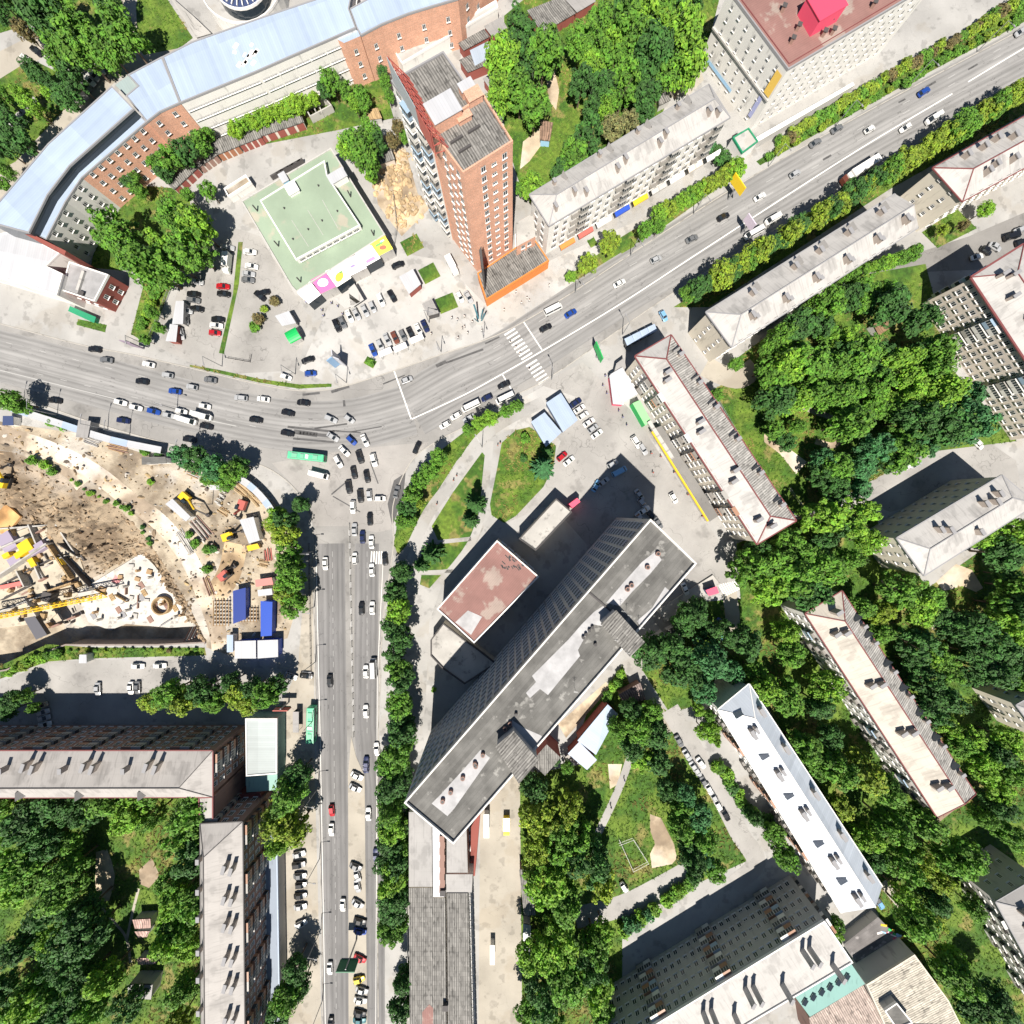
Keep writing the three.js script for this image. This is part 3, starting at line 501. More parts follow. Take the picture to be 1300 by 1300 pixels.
// hipped or gabled roof over a four-cornered outline: corners a b c d, a-b and c-d the long eaves
function hipVol(B, px, h, o = {}) {
  const q = px.map(([u, v]) => P(u, v, h)), bx = B.position.x, bz = B.position.z, rise = o.rise ?? 2.6, ov = o.over ?? 0.5;
  const body = inset(q, ov); walls(B, body, o.y0 ?? 0, h - 0.05, o);
  const mid = (a, b, t = 0.5) => [lerp(a[0], b[0], t), lerp(a[1], b[1], t)], f = (p, y) => [p[0], y, p[1]];
  const e0 = mid(q[0], q[3], o.skew ?? 0.5), e1 = mid(q[1], q[2], o.skew ?? 0.5), len = Math.hypot(e1[0] - e0[0], e1[1] - e0[1]), k0 = (o.hip0 ?? 5.5) / len, k1 = (o.hip1 ?? 5.5) / len;
  const r0 = mid(e0, e1, k0), r1 = mid(e1, e0, k1), Y = h + rise;
  const slopeUV = (a, b) => { const e = norm([b[0] - a[0], b[2] - a[2]]); return (p) => { const x = p[0] - a[0], z = p[2] - a[2], u = x * e[0] + z * e[1]; return [u, Math.hypot(-x * e[1] + z * e[0], p[1] - a[1])]; }; };
  const slopeMesh = (a, b, c, d, mat) => { const m = new MB(bx, bz), w = slopeUV(a, b); m.tri(a, b, c, w(a), w(b), w(c)); m.tri(a, c, d, w(a), w(c), w(d)); return mesh('roof_slope', m.geo(), mat, B); };
  slopeMesh(f(q[0], h), f(q[1], h), f(r1, Y), f(r0, Y), o.roof1 ?? o.roof); slopeMesh(f(q[2], h), f(q[3], h), f(r0, Y), f(r1, Y), o.roof2 ?? o.roof);
  for (const [a, b, r, k] of [[q[1], q[2], r1, k1], [q[3], q[0], r0, k0]]) { const m = new MB(bx, bz); const w = slopeUV(f(a, h), f(b, h)); m.tri(f(a, h), f(b, h), f(r, Y), w(f(a, h)), w(f(b, h)), w(f(r, Y))); mesh(k > 0.001 ? 'roof_slope' : 'gable', m.geo(), k > 0.001 ? (o.roofEnd ?? o.roof) : o.wall, B); }
  const tr = o.trim ?? M.trimGrey, t = o.trimW ?? 0.3, bar = (a, b, name) => { const m = new MB(bx, bz); m.bar(a, b, t, 0.22); mesh(name, m.geo(), tr, B); };
  bar(f(r0, Y + 0.05), f(r1, Y + 0.05), 'ridge_cap');
  if (k0 > 0.001) { bar(f(q[0], h), f(r0, Y), 'hip_cap'); bar(f(q[3], h), f(r0, Y), 'hip_cap'); }
  if (k1 > 0.001) { bar(f(q[1], h), f(r1, Y), 'hip_cap'); bar(f(q[2], h), f(r1, Y), 'hip_cap'); }
  for (let i = 0; i < 4; i++) { const m = new MB(bx, bz), a = q[i], b = q[(i + 1) % 4]; m.bar(f(a, h - 0.1), f(b, h - 0.1), o.eaveW ?? 0.4, 0.28); mesh('gutter', m.geo(), o.eave ?? tr, B); }
  // place things on the slopes: s along, w across (-1 .. 1, ridge at 0)
  const at = (s, w) => { const a = mid(q[0], q[1], s), d = mid(q[3], q[2], s), m0 = mid(mid(q[0], q[3], o.skew ?? 0.5), mid(q[1], q[2], o.skew ?? 0.5), s), e = w < 0 ? mid(m0, a, -w) : mid(m0, d, w); return [e[0], h + rise * (1 - Math.abs(w)), e[1]]; };
  const ang = Math.atan2(q[1][1] - q[0][1], q[1][0] - q[0][0]) * 180 / Math.PI;
  return { at, ang, q, r0, r1 };
}
// brick chimney stack with cap and flues
function chimney(B, p, ang, lx = 1.6, lz = 0.8, hh = 1.9, mat = M.chim) {
  const bx = B.position.x, bz = B.position.z, m = new MB(bx, bz); m.box(p[0], p[1] - 0.9, p[2], lx, hh + 0.9, lz, ang); const c = mesh('chimney', m.geo(), mat, B);
  const k = new MB(bx, bz); k.box(p[0], p[1] + hh, p[2], lx + 0.25, 0.16, lz + 0.25, ang, true); mesh('chimney_cap', k.geo(), M.trimGrey, c);
  return c;
}
function dormer(B, p, ang, mat = M.greyRoof) { // small gabled roof window
  const bx = B.position.x, bz = B.position.z, ca = Math.cos(ang * Math.PI / 180), sa = Math.sin(ang * Math.PI / 180), g = (x, y, z) => [p[0] + x * ca - z * sa, p[1] + y, p[2] + x * sa + z * ca];
  const m = new MB(bx, bz); m.quad(g(-0.8, -0.6, 1.1), g(-0.8, -0.6, -1.3), g(0, 1.5, -1.3), g(0, 1.5, 1.3)); m.quad(g(0.8, -0.6, -1.3), g(0.8, -0.6, 1.1), g(0, 1.5, 1.3), g(0, 1.5, -1.3)); const d = mesh('dormer', m.geo(), mat, B);
  const w = new MB(bx, bz); w.tri(g(-0.75, -0.6, 1.0), g(0.75, -0.6, 1.0), g(0, 1.35, 1.0)); mesh('louvre', w.geo(), M.black, d);
}
function ventPipe(B, x, y, z, r = 0.6, hh = 0.9, mat = M.brownWall) { const m = new MB(B.position.x, B.position.z); m.cyl(x, y - 0.1, z, r, r, y + hh, 12); const v = mesh('vent_pipe', m.geo(), mat, B); const k = new MB(B.position.x, B.position.z); k.cyl(x, y + hh - 0.05, z, r * 0.62, r * 0.62, y + hh + 0.03, 10); mesh('vent_mouth', k.geo(), M.black, v); }
function antenna(B, x, y, z, hh = 3) { const m = new MB(B.position.x, B.position.z); m.bar([x, y - 0.2, z], [x, y + hh, z], 0.07); m.bar([x - 0.6, y + hh * 0.9, z], [x + 0.6, y + hh * 0.9, z + 0.2], 0.05); m.bar([x - 0.4, y + hh * 0.75, z], [x + 0.4, y + hh * 0.75, z + 0.2], 0.05); mesh('aerial', m.geo(), M.steel, B); }
function roofBox(B, cu, cv, h, lx, lz, hh, ang, wall, roof, name = 'roof_hut') { const [x, z] = P(cu, cv, h + hh), m = new MB(B.position.x, B.position.z); m.box(x, h - 0.1, z, lx, hh + 0.1, lz, ang); const b = mesh(name, m.geo(), wall, B); const r = new MB(B.position.x, B.position.z); r.box(x, h + hh, z, lx + 0.4, 0.15, lz + 0.4, ang, true); mesh('hut_roof', r.geo(), roof, b); return b; }
const blockWin = (rows, extra = {}) => Object.assign({ rows, first: 1.3, step: 3, space: 3.2, w: 1.5, h: 1.5 }, extra);

// ---------- hotel slab in the middle ----------
{
  const B = bldg('slab_hotel', 'tall long slab block with flat grey bitumen roof and white parapet', 'high-rise block', 690, 830);
  const h = 34;
  const { pts } = flatVol(B, [[825, 659], [883, 715], [576, 1069], [514, 1017]], h, { wall: M.greyWall, roof: M.bitumen, parapet: 0.7, trim: M.whiteWall, ang: -49, allWin: true, win: { rows: 10, first: 3.2, step: 3.05, space: 3.1, w: 2.3, h: 1.7, edge: 1 } });
  const patch = (px, mat = M.screed, y = h + 0.012) => { const m = new MB(B.position.x, B.position.z); m.poly(px.map(([u, v]) => P(u, v, h)), y, -49); mesh('roof_patch', m.geo(), mat, B); };
  patch(QS(2, 2, [[720, 195], [748, 240], [690, 310], [600, 400], [540, 470], [470, 455], [560, 350], [650, 250]]));
  patch(QS(2, 2, [[455, 470], [500, 500], [450, 570], [400, 560], [330, 690], [340, 720], [180, 915], [140, 885], [90, 930], [70, 905], [120, 850], [100, 820], [280, 640], [350, 560], [410, 500]]));
  patch(QS(2, 2, [[765, 375], [790, 395], [720, 480], [640, 570], [625, 545], [700, 480]]), M.screed, h + 0.02);
  patch([[610, 952], [622, 962], [577, 1026], [568, 1036], [548, 1020], [560, 1008], [590, 975]]);
  patch(QS(2, 2, [[0, 1040], [60, 1080], [150, 1120], [110, 1200], [50, 1160], [0, 1110]]), M.screed, h + 0.02);
  for (const [x, y] of [[727, 208], [675, 275], [595, 365], [575, 385]]) ventPipe(B, ...(([a, b]) => [a, h, b])(P(...Q(2, 2, x, y), h)), 0.62, 0.8, M.brownWall);
  for (const [x, y] of [[400, 575], [385, 590], [368, 610], [355, 625], [415, 660], [20, 1008]]) ventPipe(B, ...(([a, b]) => [a, h, b])(P(...Q(2, 2, x, y), h)), 0.42, 0.8, M.trimDark);
  for (const [x, y] of [[1245, 1080], [1270, 1055], [1135, 1210], [1095, 1255]]) ventPipe(B, ...(([a, b]) => [a, h, b])(P(...Q(2, 1, x, y), h)), 0.55, 0.8, M.brownWall);
  for (const [x, y] of [[1035, 65], [975, 135], [935, 180], [1100, 5]]) ventPipe(B, ...(([a, b]) => [a, h, b])(P(...Q(3, 1, x, y), h)), 0.6, 0.8, M.brownWall);
  // lift machine rooms with corrugated roofs
  const hut = (px, hh) => { const p2 = px.map(([u, v]) => P(u, v, h + hh)), m = new MB(B.position.x, B.position.z); m.sides(p2, 0, h + hh); const w = mesh('lift_house', m.geo(), M.greyWall, B); const r = new MB(B.position.x, B.position.z); const q = inset(p2, -0.35); r.slab(q, h + hh, h + hh + 0.12, 41); mesh('lift_house_roof', r.geo(), M.slate, w); };
  hut(QS(2, 2, [[452, 560], [520, 500], [655, 650], [590, 715]]), 3.2); hut([[631, 948], [652, 930], [682, 965], [659, 992]], 3.2);
  for (const [x, y] of [[540, 480], [570, 500], [560, 680], [505, 620], [630, 560], [310, 870]]) { const [a, b] = P(...Q(2, 2, x, y), h); antenna(B, a, h, b, 4); }
  // parapet blocks along the street edge read as a dashed white line
  const a = pts.find((p) => p[1] === Math.min(...pts.map((q) => q[1])));
  // roof seam
  const s = new MB(B.position.x, B.position.z), s0 = P(...Q(2, 2, 388, 405), h), s1 = P(...Q(2, 2, 500, 500), h); s.bar([s0[0], h + 0.1, s0[1]], [s1[0], h + 0.1, s1[1]], 0.5, 0.3); mesh('expansion_joint', s.geo(), M.trimDark, B);
  // stair and service towers at the back
  flatVol(B, [[694, 945], [712, 962], [692, 985], [674, 968]], 9, { wall: M.redWall, roof: M.slate });
  flatVol(B, [[835, 775], [905, 730], [915, 742], [845, 790]], 0.6, { wall: M.conc, roof: M.conc });
}
{ // restaurant pavilion with dusty red roof in front of the slab
  const B = bldg('pavilion', 'low pavilion with dusty pink-red flat roof beside the tall slab', 'pavilion', 620, 750);
  flatVol(B, [[631, 686], [684, 732], [602, 816], [555, 773]], 11, { wall: M.greyWall, roof: M.redRoof, parapet: 0.35, trim: M.white, ang: 41, win: { rows: 2, first: 2, step: 4, space: 3, w: 2.2, h: 2.6 } });
  const m = new MB(B.position.x, B.position.z); m.poly([[598, 806], [612, 783], [594, 775], [578, 790]].map(([u, v]) => P(u, v, 11)), 11.004, 20); mesh('roof_patch', m.geo(), M.screed, B);
  const rg = rng(5); for (let i = 0; i < 26; i++) { const [x, z] = P(636 + rg() * 28, 706 + rg() * 18, 11), q = new MB(B.position.x, B.position.z); q.box(x, 10.99, z, 0.35 + rg() * 1.1, 0.03, 0.2 + rg() * 0.4, 41 + rg() * 30); mesh('tar_stain', q.geo(), M.black, B); }
  flatVol(B, [[563, 791], [590, 812], [602, 820], [630, 842], [590, 868], [562, 848], [547, 832], [547, 812]], 4.2, { wall: M.creamWall, roof: M.conc, parapet: 0.5, trim: M.trimDark });
  flatVol(B, [[659, 684], [680, 699], [726, 650], [706, 633]], 6, { wall: M.greyWall, roof: M.conc, parapet: 0.35, trim: M.trimDark, ang: -45 });
  flatVol(B, [[722, 640], [733, 632], [737, 637], [727, 645]], 4, { wall: M.pink, roof: M.pink });
}
{ // lower wing running south from the slab
  const B = bldg('low_wing', 'long low wing with striped corrugated roofs running from the slab', 'building', 560, 1180);
  const h = 10;
  flatVol(B, [[519, 1031], [548, 1031], [549, 1126], [519, 1126]], h, { wall: M.creamWall, roof: M.greyRoof });
  flatVol(B, [[519, 1127], [549, 1127], [550, 1140], [565, 1140], [568, 1420], [521, 1420]], h, { wall: M.creamWall, roof: M.slate });
  flatVol(B, [[549, 1050], [563, 1055], [564, 1139], [550, 1139]], h + 0.3, { wall: M.creamWall, roof: M.metalWhite });
  flatVol(B, [[567, 1055], [592, 1045], [594, 1108], [567, 1108]], h + 1.4, { wall: M.brownWall, roof: M.greyRoof, win: { rows: 2, first: 2, step: 3.4, space: 3, w: 2, h: 1.8 } });
  flatVol(B, [[566, 1110], [600, 1110], [599, 1133], [566, 1133]], h, { wall: M.whiteWall, roof: M.greyRoof });
  flatVol(B, [[567, 1134], [594, 1134], [601, 1420], [570, 1420]], h + 0.2, { wall: M.greyWall, roof: M.slate, ang: 0, win: { rows: 3, first: 1.4, step: 3, space: 2.6, w: 2.1, h: 2.1 } });
  for (let k = 0; k < 9; k++) roofBox(B, 561 + (k % 2) * 0.8, 1065 + k * 8, h + 0.2, 1.2, 1.6, 0.4, 0, M.brownWall, M.brownWall, 'skylight');
  roofBox(B, 562, 1134, h, 1.4, 1.4, 1.2, 0, M.trimDark, M.trimDark, 'vent_box'); roofBox(B, 565, 1280, h, 1.4, 1.4, 1.2, 0, M.trimDark, M.trimDark, 'vent_box');
  { const m = new MB(B.position.x, B.position.z); m.poly([[536, 1300], [536, 1285], [545, 1275], [550, 1280], [550, 1300]].map(([u, v]) => P(u, v, h)), h + 0.01); mesh('roof_patch', m.geo(), M.redRoof, B); }
  // red-brown lean-to on the yard side
  flatVol(B, [[598, 1050], [610, 1028], [603, 1112], [597, 1112]], 6, { wall: M.redWall, roof: M.redWall });
}
// ---------- brick tower at the top ----------
{
  const B = bldg('brick_tower', 'tall orange brick tower block with corrugated roof and white balcony side', 'tower block', 600, 290);
  const h = 40.5, w = { rows: 13, first: 2.2, step: 2.95, space: 3.4, w: 1.4, h: 1.6, edge: 0.9 };
  const bal = { rows: 13, first: 2.2, step: 2.95, space: 3.4, edge: 0.8, bw: 3.2, w2: 2.4, fn: (i, j, c) => (i % 2 ? ['b:white', 'b:white', 'b:grey', 'b:blue'][(i * 7 + j * 3) % 4] : 'W') };
  flatVol(B, [[588, 221], [651, 181], [614, 122], [547, 166]], h, { wall: M.brick, roof: M.slate, parapet: 0.5, trim: M.brick, ang: -32, winOf: (d, L, n) => (n[1] > 0.5 ? Object.assign({}, w, { space: 2.9, fn: (i, j, c) => (i === c - 1 || i === 1 ? 'w' : i === 2 ? 's' : (i === 0 && j === 12) ? null : null) }) : n[0] < -0.3 ? Object.assign({}, bal, { space: 3.6, fn: (i, j) => (i % 2 ? 'b:white' : 'W') }) : w) });
  flatVol(B, [[545, 168], [606, 128], [563, 67], [497, 104]], h - 0.6, { wall: M.brick, wallOf: (d, n) => (n[0] < -0.3 ? M.whiteWall : null), roof: M.slate, parapet: 0.4, trim: M.trimGrey, ang: -32, winOf: (d, L, n) => (n[0] < -0.3 ? bal : null) });
  // lift house: white roof, brick walls
  roofBox(B, 562, 136, h, 7.2, 5.4, 2.8, -30, M.brick, M.metalWhite, 'lift_house'); roofBox(B, 592, 108, h - 0.5, 3.4, 2.2, 1.8, -30, M.brick, M.metalWhite); roofBox(B, 601, 119, h, 3.6, 2.6, 1.6, -30, M.brick, M.brick, 'roof_hut'); roofBox(B, 589, 147, h, 3.4, 1.4, 1.2, -30, M.brick, M.brick, 'roof_hut');
  const s = new MB(B.position.x, B.position.z);
  for (const [u, v] of [[580, 178], [590, 190], [602, 165]]) { const [x, z] = P(u, v, h); s.box(x, h, z, 3.4, 0.5, 0.5, -32); } mesh('roof_curb', s.geo(), M.trimDark, B);
  for (const [u, v] of [[636, 160], [640, 176], [625, 145], [575, 150]]) { const [x, z] = P(u, v, h); antenna(B, x, h, z, 2.6); }
  // low shop annex with orange fascia at its foot
  flatVol(B, [[617, 381], [697, 331], [676, 300], [606, 347]], 4.4, { wall: M.orange, roof: M.slate, ang: -32, parapet: 0.15, trim: M.orange });
  flatVol(B, [[655, 283], [677, 270], [680, 300], [656, 313]], 9, { wall: M.brick, roof: M.conc, win: { rows: 3, first: 1, step: 2.7, space: 2.6 } });
  flatVol(B, [[608, 318], [611, 312], [614, 340], [612, 342]], 16, { wall: M.trimDark, roof: M.trimDark, roofName: 'shaft_top' });
  // rooftop hoarding: grey sheet on red lattice frame
  const top1 = h + 6.5, A = P(490, 69, top1), C = P(545, 166, top1), e = norm([C[0] - A[0], C[1] - A[1]]), nn = [-e[1], e[0]], L = Math.hypot(C[0] - A[0], C[1] - A[1]);
  const S = thing('roof_hoarding', 'long grey sheet hoarding on red steel lattice atop the brick tower', 'hoarding', A[0], A[1], 0, undefined, h - 0.6);
  const pn = new MB(A[0], A[1]); const N = 9; for (let i = 0; i < N; i++) { const q = new MB(A[0], A[1]), a = L * i / N + 0.03, b = L * (i + 1) / N - 0.03, g = (s2, y) => [A[0] + e[0] * s2, y, A[1] + e[1] * s2]; q.bar(g(a, 3.9), g(b, 3.9), 0.12, 5.4); mesh('panel', q.geo(), i < 6 ? M.hoard ??= paint(0.33, 0.36, 0.38, 0.6) : M.redSteel, S); }
  const side = nn[0] > 0 ? 1 : -1; for (let i = 0; i <= 10; i++) { const s2 = L * i / 10, g = (k, y) => [A[0] + e[0] * s2 + nn[0] * k * side, y, A[1] + e[1] * s2 + nn[1] * k * side]; const q = new MB(A[0], A[1]); q.bar(g(0.3, 0), g(0.3, 6.6), 0.18); q.bar(g(0.3, 6.3), g(4.2, 0), 0.16); q.bar(g(0.3, 3), g(2.2, 3.2), 0.14); q.bar(g(0.3, 1), g(4.2, 0.1), 0.14); mesh('strut', q.geo(), M.redSteel, S); }
  for (let i = 0; i < 10; i++) { const g = (k, s2, y) => [A[0] + e[0] * s2 + nn[0] * k * side, y, A[1] + e[1] * s2 + nn[1] * k * side], a = L * i / 10, b = L * (i + 1) / 10; const q = new MB(A[0], A[1]); q.bar(g(2.2, a, 3.2), g(2.2, b, 3.2), 0.14); q.bar(g(2.2, a, 3.2), g(4.2, b, 0.2), 0.12); q.bar(g(0.4, a, 6), g(2.2, b, 3.2), 0.12); mesh('lattice_bay', q.geo(), M.redSteel, S); }
}
// ---------- five-storey block beside the tower ----------
const RW = { roof: M.whiteRoof };
{
  const B = bldg('apartment_block', 'apartment block with pale roof and shop awnings facing the avenue beside brick tower', 'apartment block', 800, 235);
  const { at, ang } = hipVol(B, [[697, 287], [927, 149], [900, 107], [672, 247]], 15, { wall: M.whiteWall, roof: M.whiteRoof, trim: M.trimGrey, rise: 2.2, hip0: 6, hip1: 3, over: 0.6, win: blockWin(5, { fn: (i, j, c) => (j === 0 ? 'W' : i % 5 === 2 ? 'b:open' : i % 5 === 3 ? 'b:grey' : 'w'), bw: 2.6 }) });
  for (const [s, w] of [[0.06, -0.5], [0.17, -0.35], [0.22, -0.62], [0.4, -0.45], [0.45, -0.3], [0.63, -0.45], [0.67, -0.25], [0.9, -0.4], [0.94, -0.62]]) chimney(B, at(s, w), ang + 90, 1.6, 0.7, 1.8);
  for (const s of [0.12, 0.37, 0.58, 0.8]) { chimney(B, at(s, 0.7), ang + 90, 1.2, 0.7, 1.6); dormer(B, at(s + 0.06, 0.72), ang + 180); }
  // shop canopies on the avenue side
  const cols = [M.orange, M.redSteel, M.white, M.blue, M.yellow, M.greyWall, M.white, M.pinkWall, M.white];
  const a = P(708, 325), b = P(912, 202), n = norm([b[1] - a[1], -(b[0] - a[0])]);
  cols.forEach((c, i) => { const t0 = i / cols.length + 0.012, t1 = (i + 1) / cols.length - 0.012, p0 = [lerp(a[0], b[0], t0), lerp(a[1], b[1], t0)], p1 = [lerp(a[0], b[0], t1), lerp(a[1], b[1], t1)], o = -0.35; const m = new MB(B.position.x, B.position.z); const f = (p, k, y) => [p[0] + n[0] * k, y, p[1] + n[1] * k]; m.quad(f(p0, o, 3.1), f(p1, o, 3.1), f(p1, 0.9, 3.6), f(p0, 0.9, 3.6)); m.quad(f(p0, o, 2.5), f(p1, o, 2.5), f(p1, o, 3.1), f(p0, o, 3.1)); mesh('awning', m.geo(), c, B); });
}
// ---------- white office with red roof, top right ----------
{
  const B = bldg('office_block', 'white office block with dusty red roof and pink penthouse', 'office block', 1080, 60);
  const h = 19;
  flatVol(B, [[1000, 89], [1190, -24], [1120, -140], [925, -12]], h, { wall: M.whiteWall, roof: M.redRoof, parapet: 0.35, trim: M.trimGrey, ang: 60, winOf: (d, L, n) => (n[1] > 0.5 ? { rows: 6, first: 1.4, step: 3.05, space: 3.5, w: 0.9, h: 1.1, edge: 1.6 } : { rows: 6, first: 1.2, step: 3.05, space: 3.3, w: 1.25, h: 1.6, edge: 1.6 }) });
  const inn = inset([[1000, 89], [1190, -24], [1120, -140], [925, -12]].map(([u, v]) => P(u, v, h)), 1.4), m = new MB(B.position.x, B.position.z); inn.forEach((a, i) => { const b = inn[(i + 1) % 4]; m.bar([a[0], h + 0.06, a[1]], [b[0], h + 0.06, b[1]], 0.22, 0.16); }); mesh('roof_rail', m.geo(), M.trimRed, B);
  roofBox(B, 1050, 2, h, 9, 7.5, 4, -30, M.pink, M.pinkRoof = paint(0.66, 0.06, 0.12, 0.7), 'penthouse');
  for (const [x, y] of [[105, 25], [180, 120], [150, 185], [345, 85], [310, 150], [355, 140], [560, 5]]) { const [a, b] = P(...Q(0, 3, x, y), h); roofBox(B, ...Q(0, 3, x, y), h, 0.9, 0.9, 1.5, 20, M.brownWall, M.trimDark, 'vent_shaft'); void a, b; }
  const band = new MB(B.position.x, B.position.z), A = P(925, -12, h), C = P(1000, 89, h), nn = norm([-(C[1] - A[1]), C[0] - A[0]]); const f = (p, y) => [p[0] + nn[0] * 0.25, y, p[1] + nn[1] * 0.25];
  band.bar(f(A, 9.9), f(C, 9.9), 0.5, 0.45); mesh('string_course', band.geo(), M.greyWall, B);
  const sg = (s0, s1, y0, y1, mat, name) => { const q = new MB(B.position.x, B.position.z), g = (s, y) => [lerp(A[0], C[0], s) + nn[0] * 0.3, y, lerp(A[1], C[1], s) + nn[1] * 0.3]; q.quad(g(s0, y0), g(s1, y0), g(s1, y1), g(s0, y1)); mesh(name, q.geo(), mat, B); };
  sg(0.9, 0.985, 10.6, 17.2, std({ color: rgb(0.75, 0.5, 0.1), roughness: 0.7 }), 'banner'); sg(0.88, 0.93, 2.6, 9, paint(0.35, 0.38, 0.6, 0.6), 'banner'); sg(0.1, 0.55, 2.2, 3.2, M.lightBlue, 'shop_fascia');
  // entrance annex with green frame
  flatVol(B, [[930, 175], [950, 163], [962, 180], [942, 195]], 4, { wall: M.white, roof: M.paveWhite, parapet: 0.3, trim: M.greenPaint });
  flatVol(B, [[962, 180], [1085, 108], [1083, 104], [960, 174]], 3.4, { wall: M.greyWall, roof: M.white, roofName: 'canopy' });
}
// ---------- row of pale roofed blocks along the avenue ----------
{
  const B = bldg('apartment_block', 'long apartment block behind the clipped roadside trees with bluish-white roof', 'apartment block', 1010, 355);
  const { at, ang } = hipVol(B, [[929, 441], [1166, 289], [1136, 246], [896, 396]], 14.5, { wall: M.creamWall, roof: M.whiteRoof, trim: M.trimGrey, rise: 2.4, hip0: 6.5, hip1: 0.02, over: 0.5, winOf: (d, L, n) => (d === 'w' || n[0] < -0.5 ? blockWin(5, { space: 5.5, w: 1, h: 1.1 }) : blockWin(5)) });
  for (const [s, w] of [[0.13, -0.3], [0.3, -0.45], [0.46, -0.4], [0.62, -0.45], [0.78, -0.4], [0.93, -0.35]]) { chimney(B, at(s, w), ang + 90, 2, 0.8, 2); chimney(B, at(s + 0.015, w - 0.15), ang + 90, 1.2, 0.8, 1.8); }
  for (const s of [0.2, 0.42, 0.55, 0.7, 0.87]) { chimney(B, at(s, 0.55), ang + 90, 1.8, 0.8, 1.8); dormer(B, at(s + 0.04, 0.7), ang + 180); }
  const C = bldg('apartment_block', 'apartment block with reddish eaves and cream end wall past the clipped trees', 'apartment block', 1230, 240);
  const r2 = hipVol(C, [[1222, 256], [1470, 122], [1435, 72], [1184, 213]], 14.5, { wall: M.creamWall, roof: M.whiteRoof, trim: M.trimRed, rise: 2.4, hip0: 6, hip1: 6, over: 0.5, winOf: (d, L, n) => (n[0] < -0.5 ? blockWin(5, { space: 4.6, w: 1.1, h: 1.2 }) : blockWin(5)) });
  for (const [s, w] of [[0.13, -0.4], [0.17, -0.3], [0.26, -0.45], [0.12, 0.7], [0.2, 0.65], [0.27, 0.7], [0.32, 0.4]]) chimney(C, r2.at(s, w), r2.ang + 90, 1.8, 0.8, 1.9);
}
// ---------- red-trimmed block with shops ----------
{
  const B = bldg('apartment_block', 'apartment block with red roof edging and yellow shop strip', 'apartment block', 900, 570);
  const { at, ang } = hipVol(B, [[961, 691], [806, 452], [852, 425], [1011, 661]], 14.5, { wall: M.creamWall, roof: M.whiteRoof, roof2: M.slateLight = std({ map: T.slate, color: rgb(1.8, 1.8, 1.8) }), trim: M.trimRed, rise: 2.2, hip0: 6, hip1: 6, over: 0.55, trimW: 0.35, eaveW: 0.5, winOf: (d, L) => blockWin(5, { space: 3.0, fn: (i, j) => (j === 0 ? 'W' : L > 30 && i % 7 === 2 ? ['b:open', 'b:white', 'b:grey'][(i + j) % 3] : L > 30 && i % 7 === 4 ? ['b:white', 'b:brown', 'b:open'][(i * 2 + j) % 3] : 'w') }) });
  for (const [s, w] of [[0.1, -0.5], [0.3, -0.5], [0.34, -0.2], [0.56, -0.5], [0.6, -0.3], [0.83, -0.5], [0.86, -0.3], [0.05, -0.2]]) chimney(B, at(s, w), ang + 90, 2, 0.8, 1.8);
  for (const s of [0.1, 0.27, 0.45, 0.62, 0.75, 0.9]) { chimney(B, at(s, 0.75), ang + 90, 1.4, 0.8, 1.6); dormer(B, at(s + 0.03, 0.7), ang); }
  // ground-floor shop extension with yellow edge strip
  flatVol(B, [[829, 545], [840, 540], [912, 655], [901, 662]], 3.6, { wall: M.greyWall, roof: M.paveDark }); flatVol(B, [[827.2, 548.4], [829, 547], [900, 661], [898.4, 662.2]], 3.9, { wall: M.yellow, roof: M.yellow, y0: 3.3, roofName: 'fascia' });
  flatVol(B, [[803, 512], [812, 508], [827, 535], [819, 540]], 3.6, { wall: M.brightGreen, roof: std({ color: rgb(0.25, 0.6, 0.25) }), roofName: 'shop_roof' });
  flatVol(B, [[775, 475], [790, 466], [810, 500], [790, 512]], 3.4, { wall: M.white, roof: M.metalWhite, roofName: 'shop_roof' });
  for (let i = 0; i < 5; i++) { const [x, z] = P(826 + i * 6, 540 + i * 9.4, 3.6); const m = new MB(B.position.x, B.position.z); m.box(x, 3.55, z, 3, 0.8, 1.2, 58); mesh('air_unit', m.geo(), M.greyWall, B); }
}
// ---------- panel block with the large balcony facade, right edge ----------
{
  const B = bldg('apartment_block', 'cream panel block with stacked balconies and dark red roof edge', 'apartment block', 1230, 440);
  const { at, ang } = hipVol(B, [[1364, 550], [1233, 352], [1300, 310], [1430, 505]], 16, { wall: M.pinkWall, roof: M.whiteRoof, trim: M.trimRed, rise: 2.2, hip0: 6, hip1: 6, over: 0.5, eaveW: 0.9, winOf: (d, L) => blockWin(5, { space: 2.55, edge: 0.8, fn: (i, j) => (i % 8 === 5 ? (j ? ['b:white', 'b:blue', 'b:white', 'b:grey'][(i + j) % 4] : 'w') : i % 8 === 6 ? (j ? 'b:white' : 'w') : i % 8 === 2 ? 's' : 'w'), bw: 2.5 }) });
  for (const [s, w] of [[0.93, -0.4], [0.9, -0.2], [0.8, -0.5], [0.66, -0.4]]) chimney(B, at(s, w), ang + 90, 2.2, 0.8, 1.9);
}
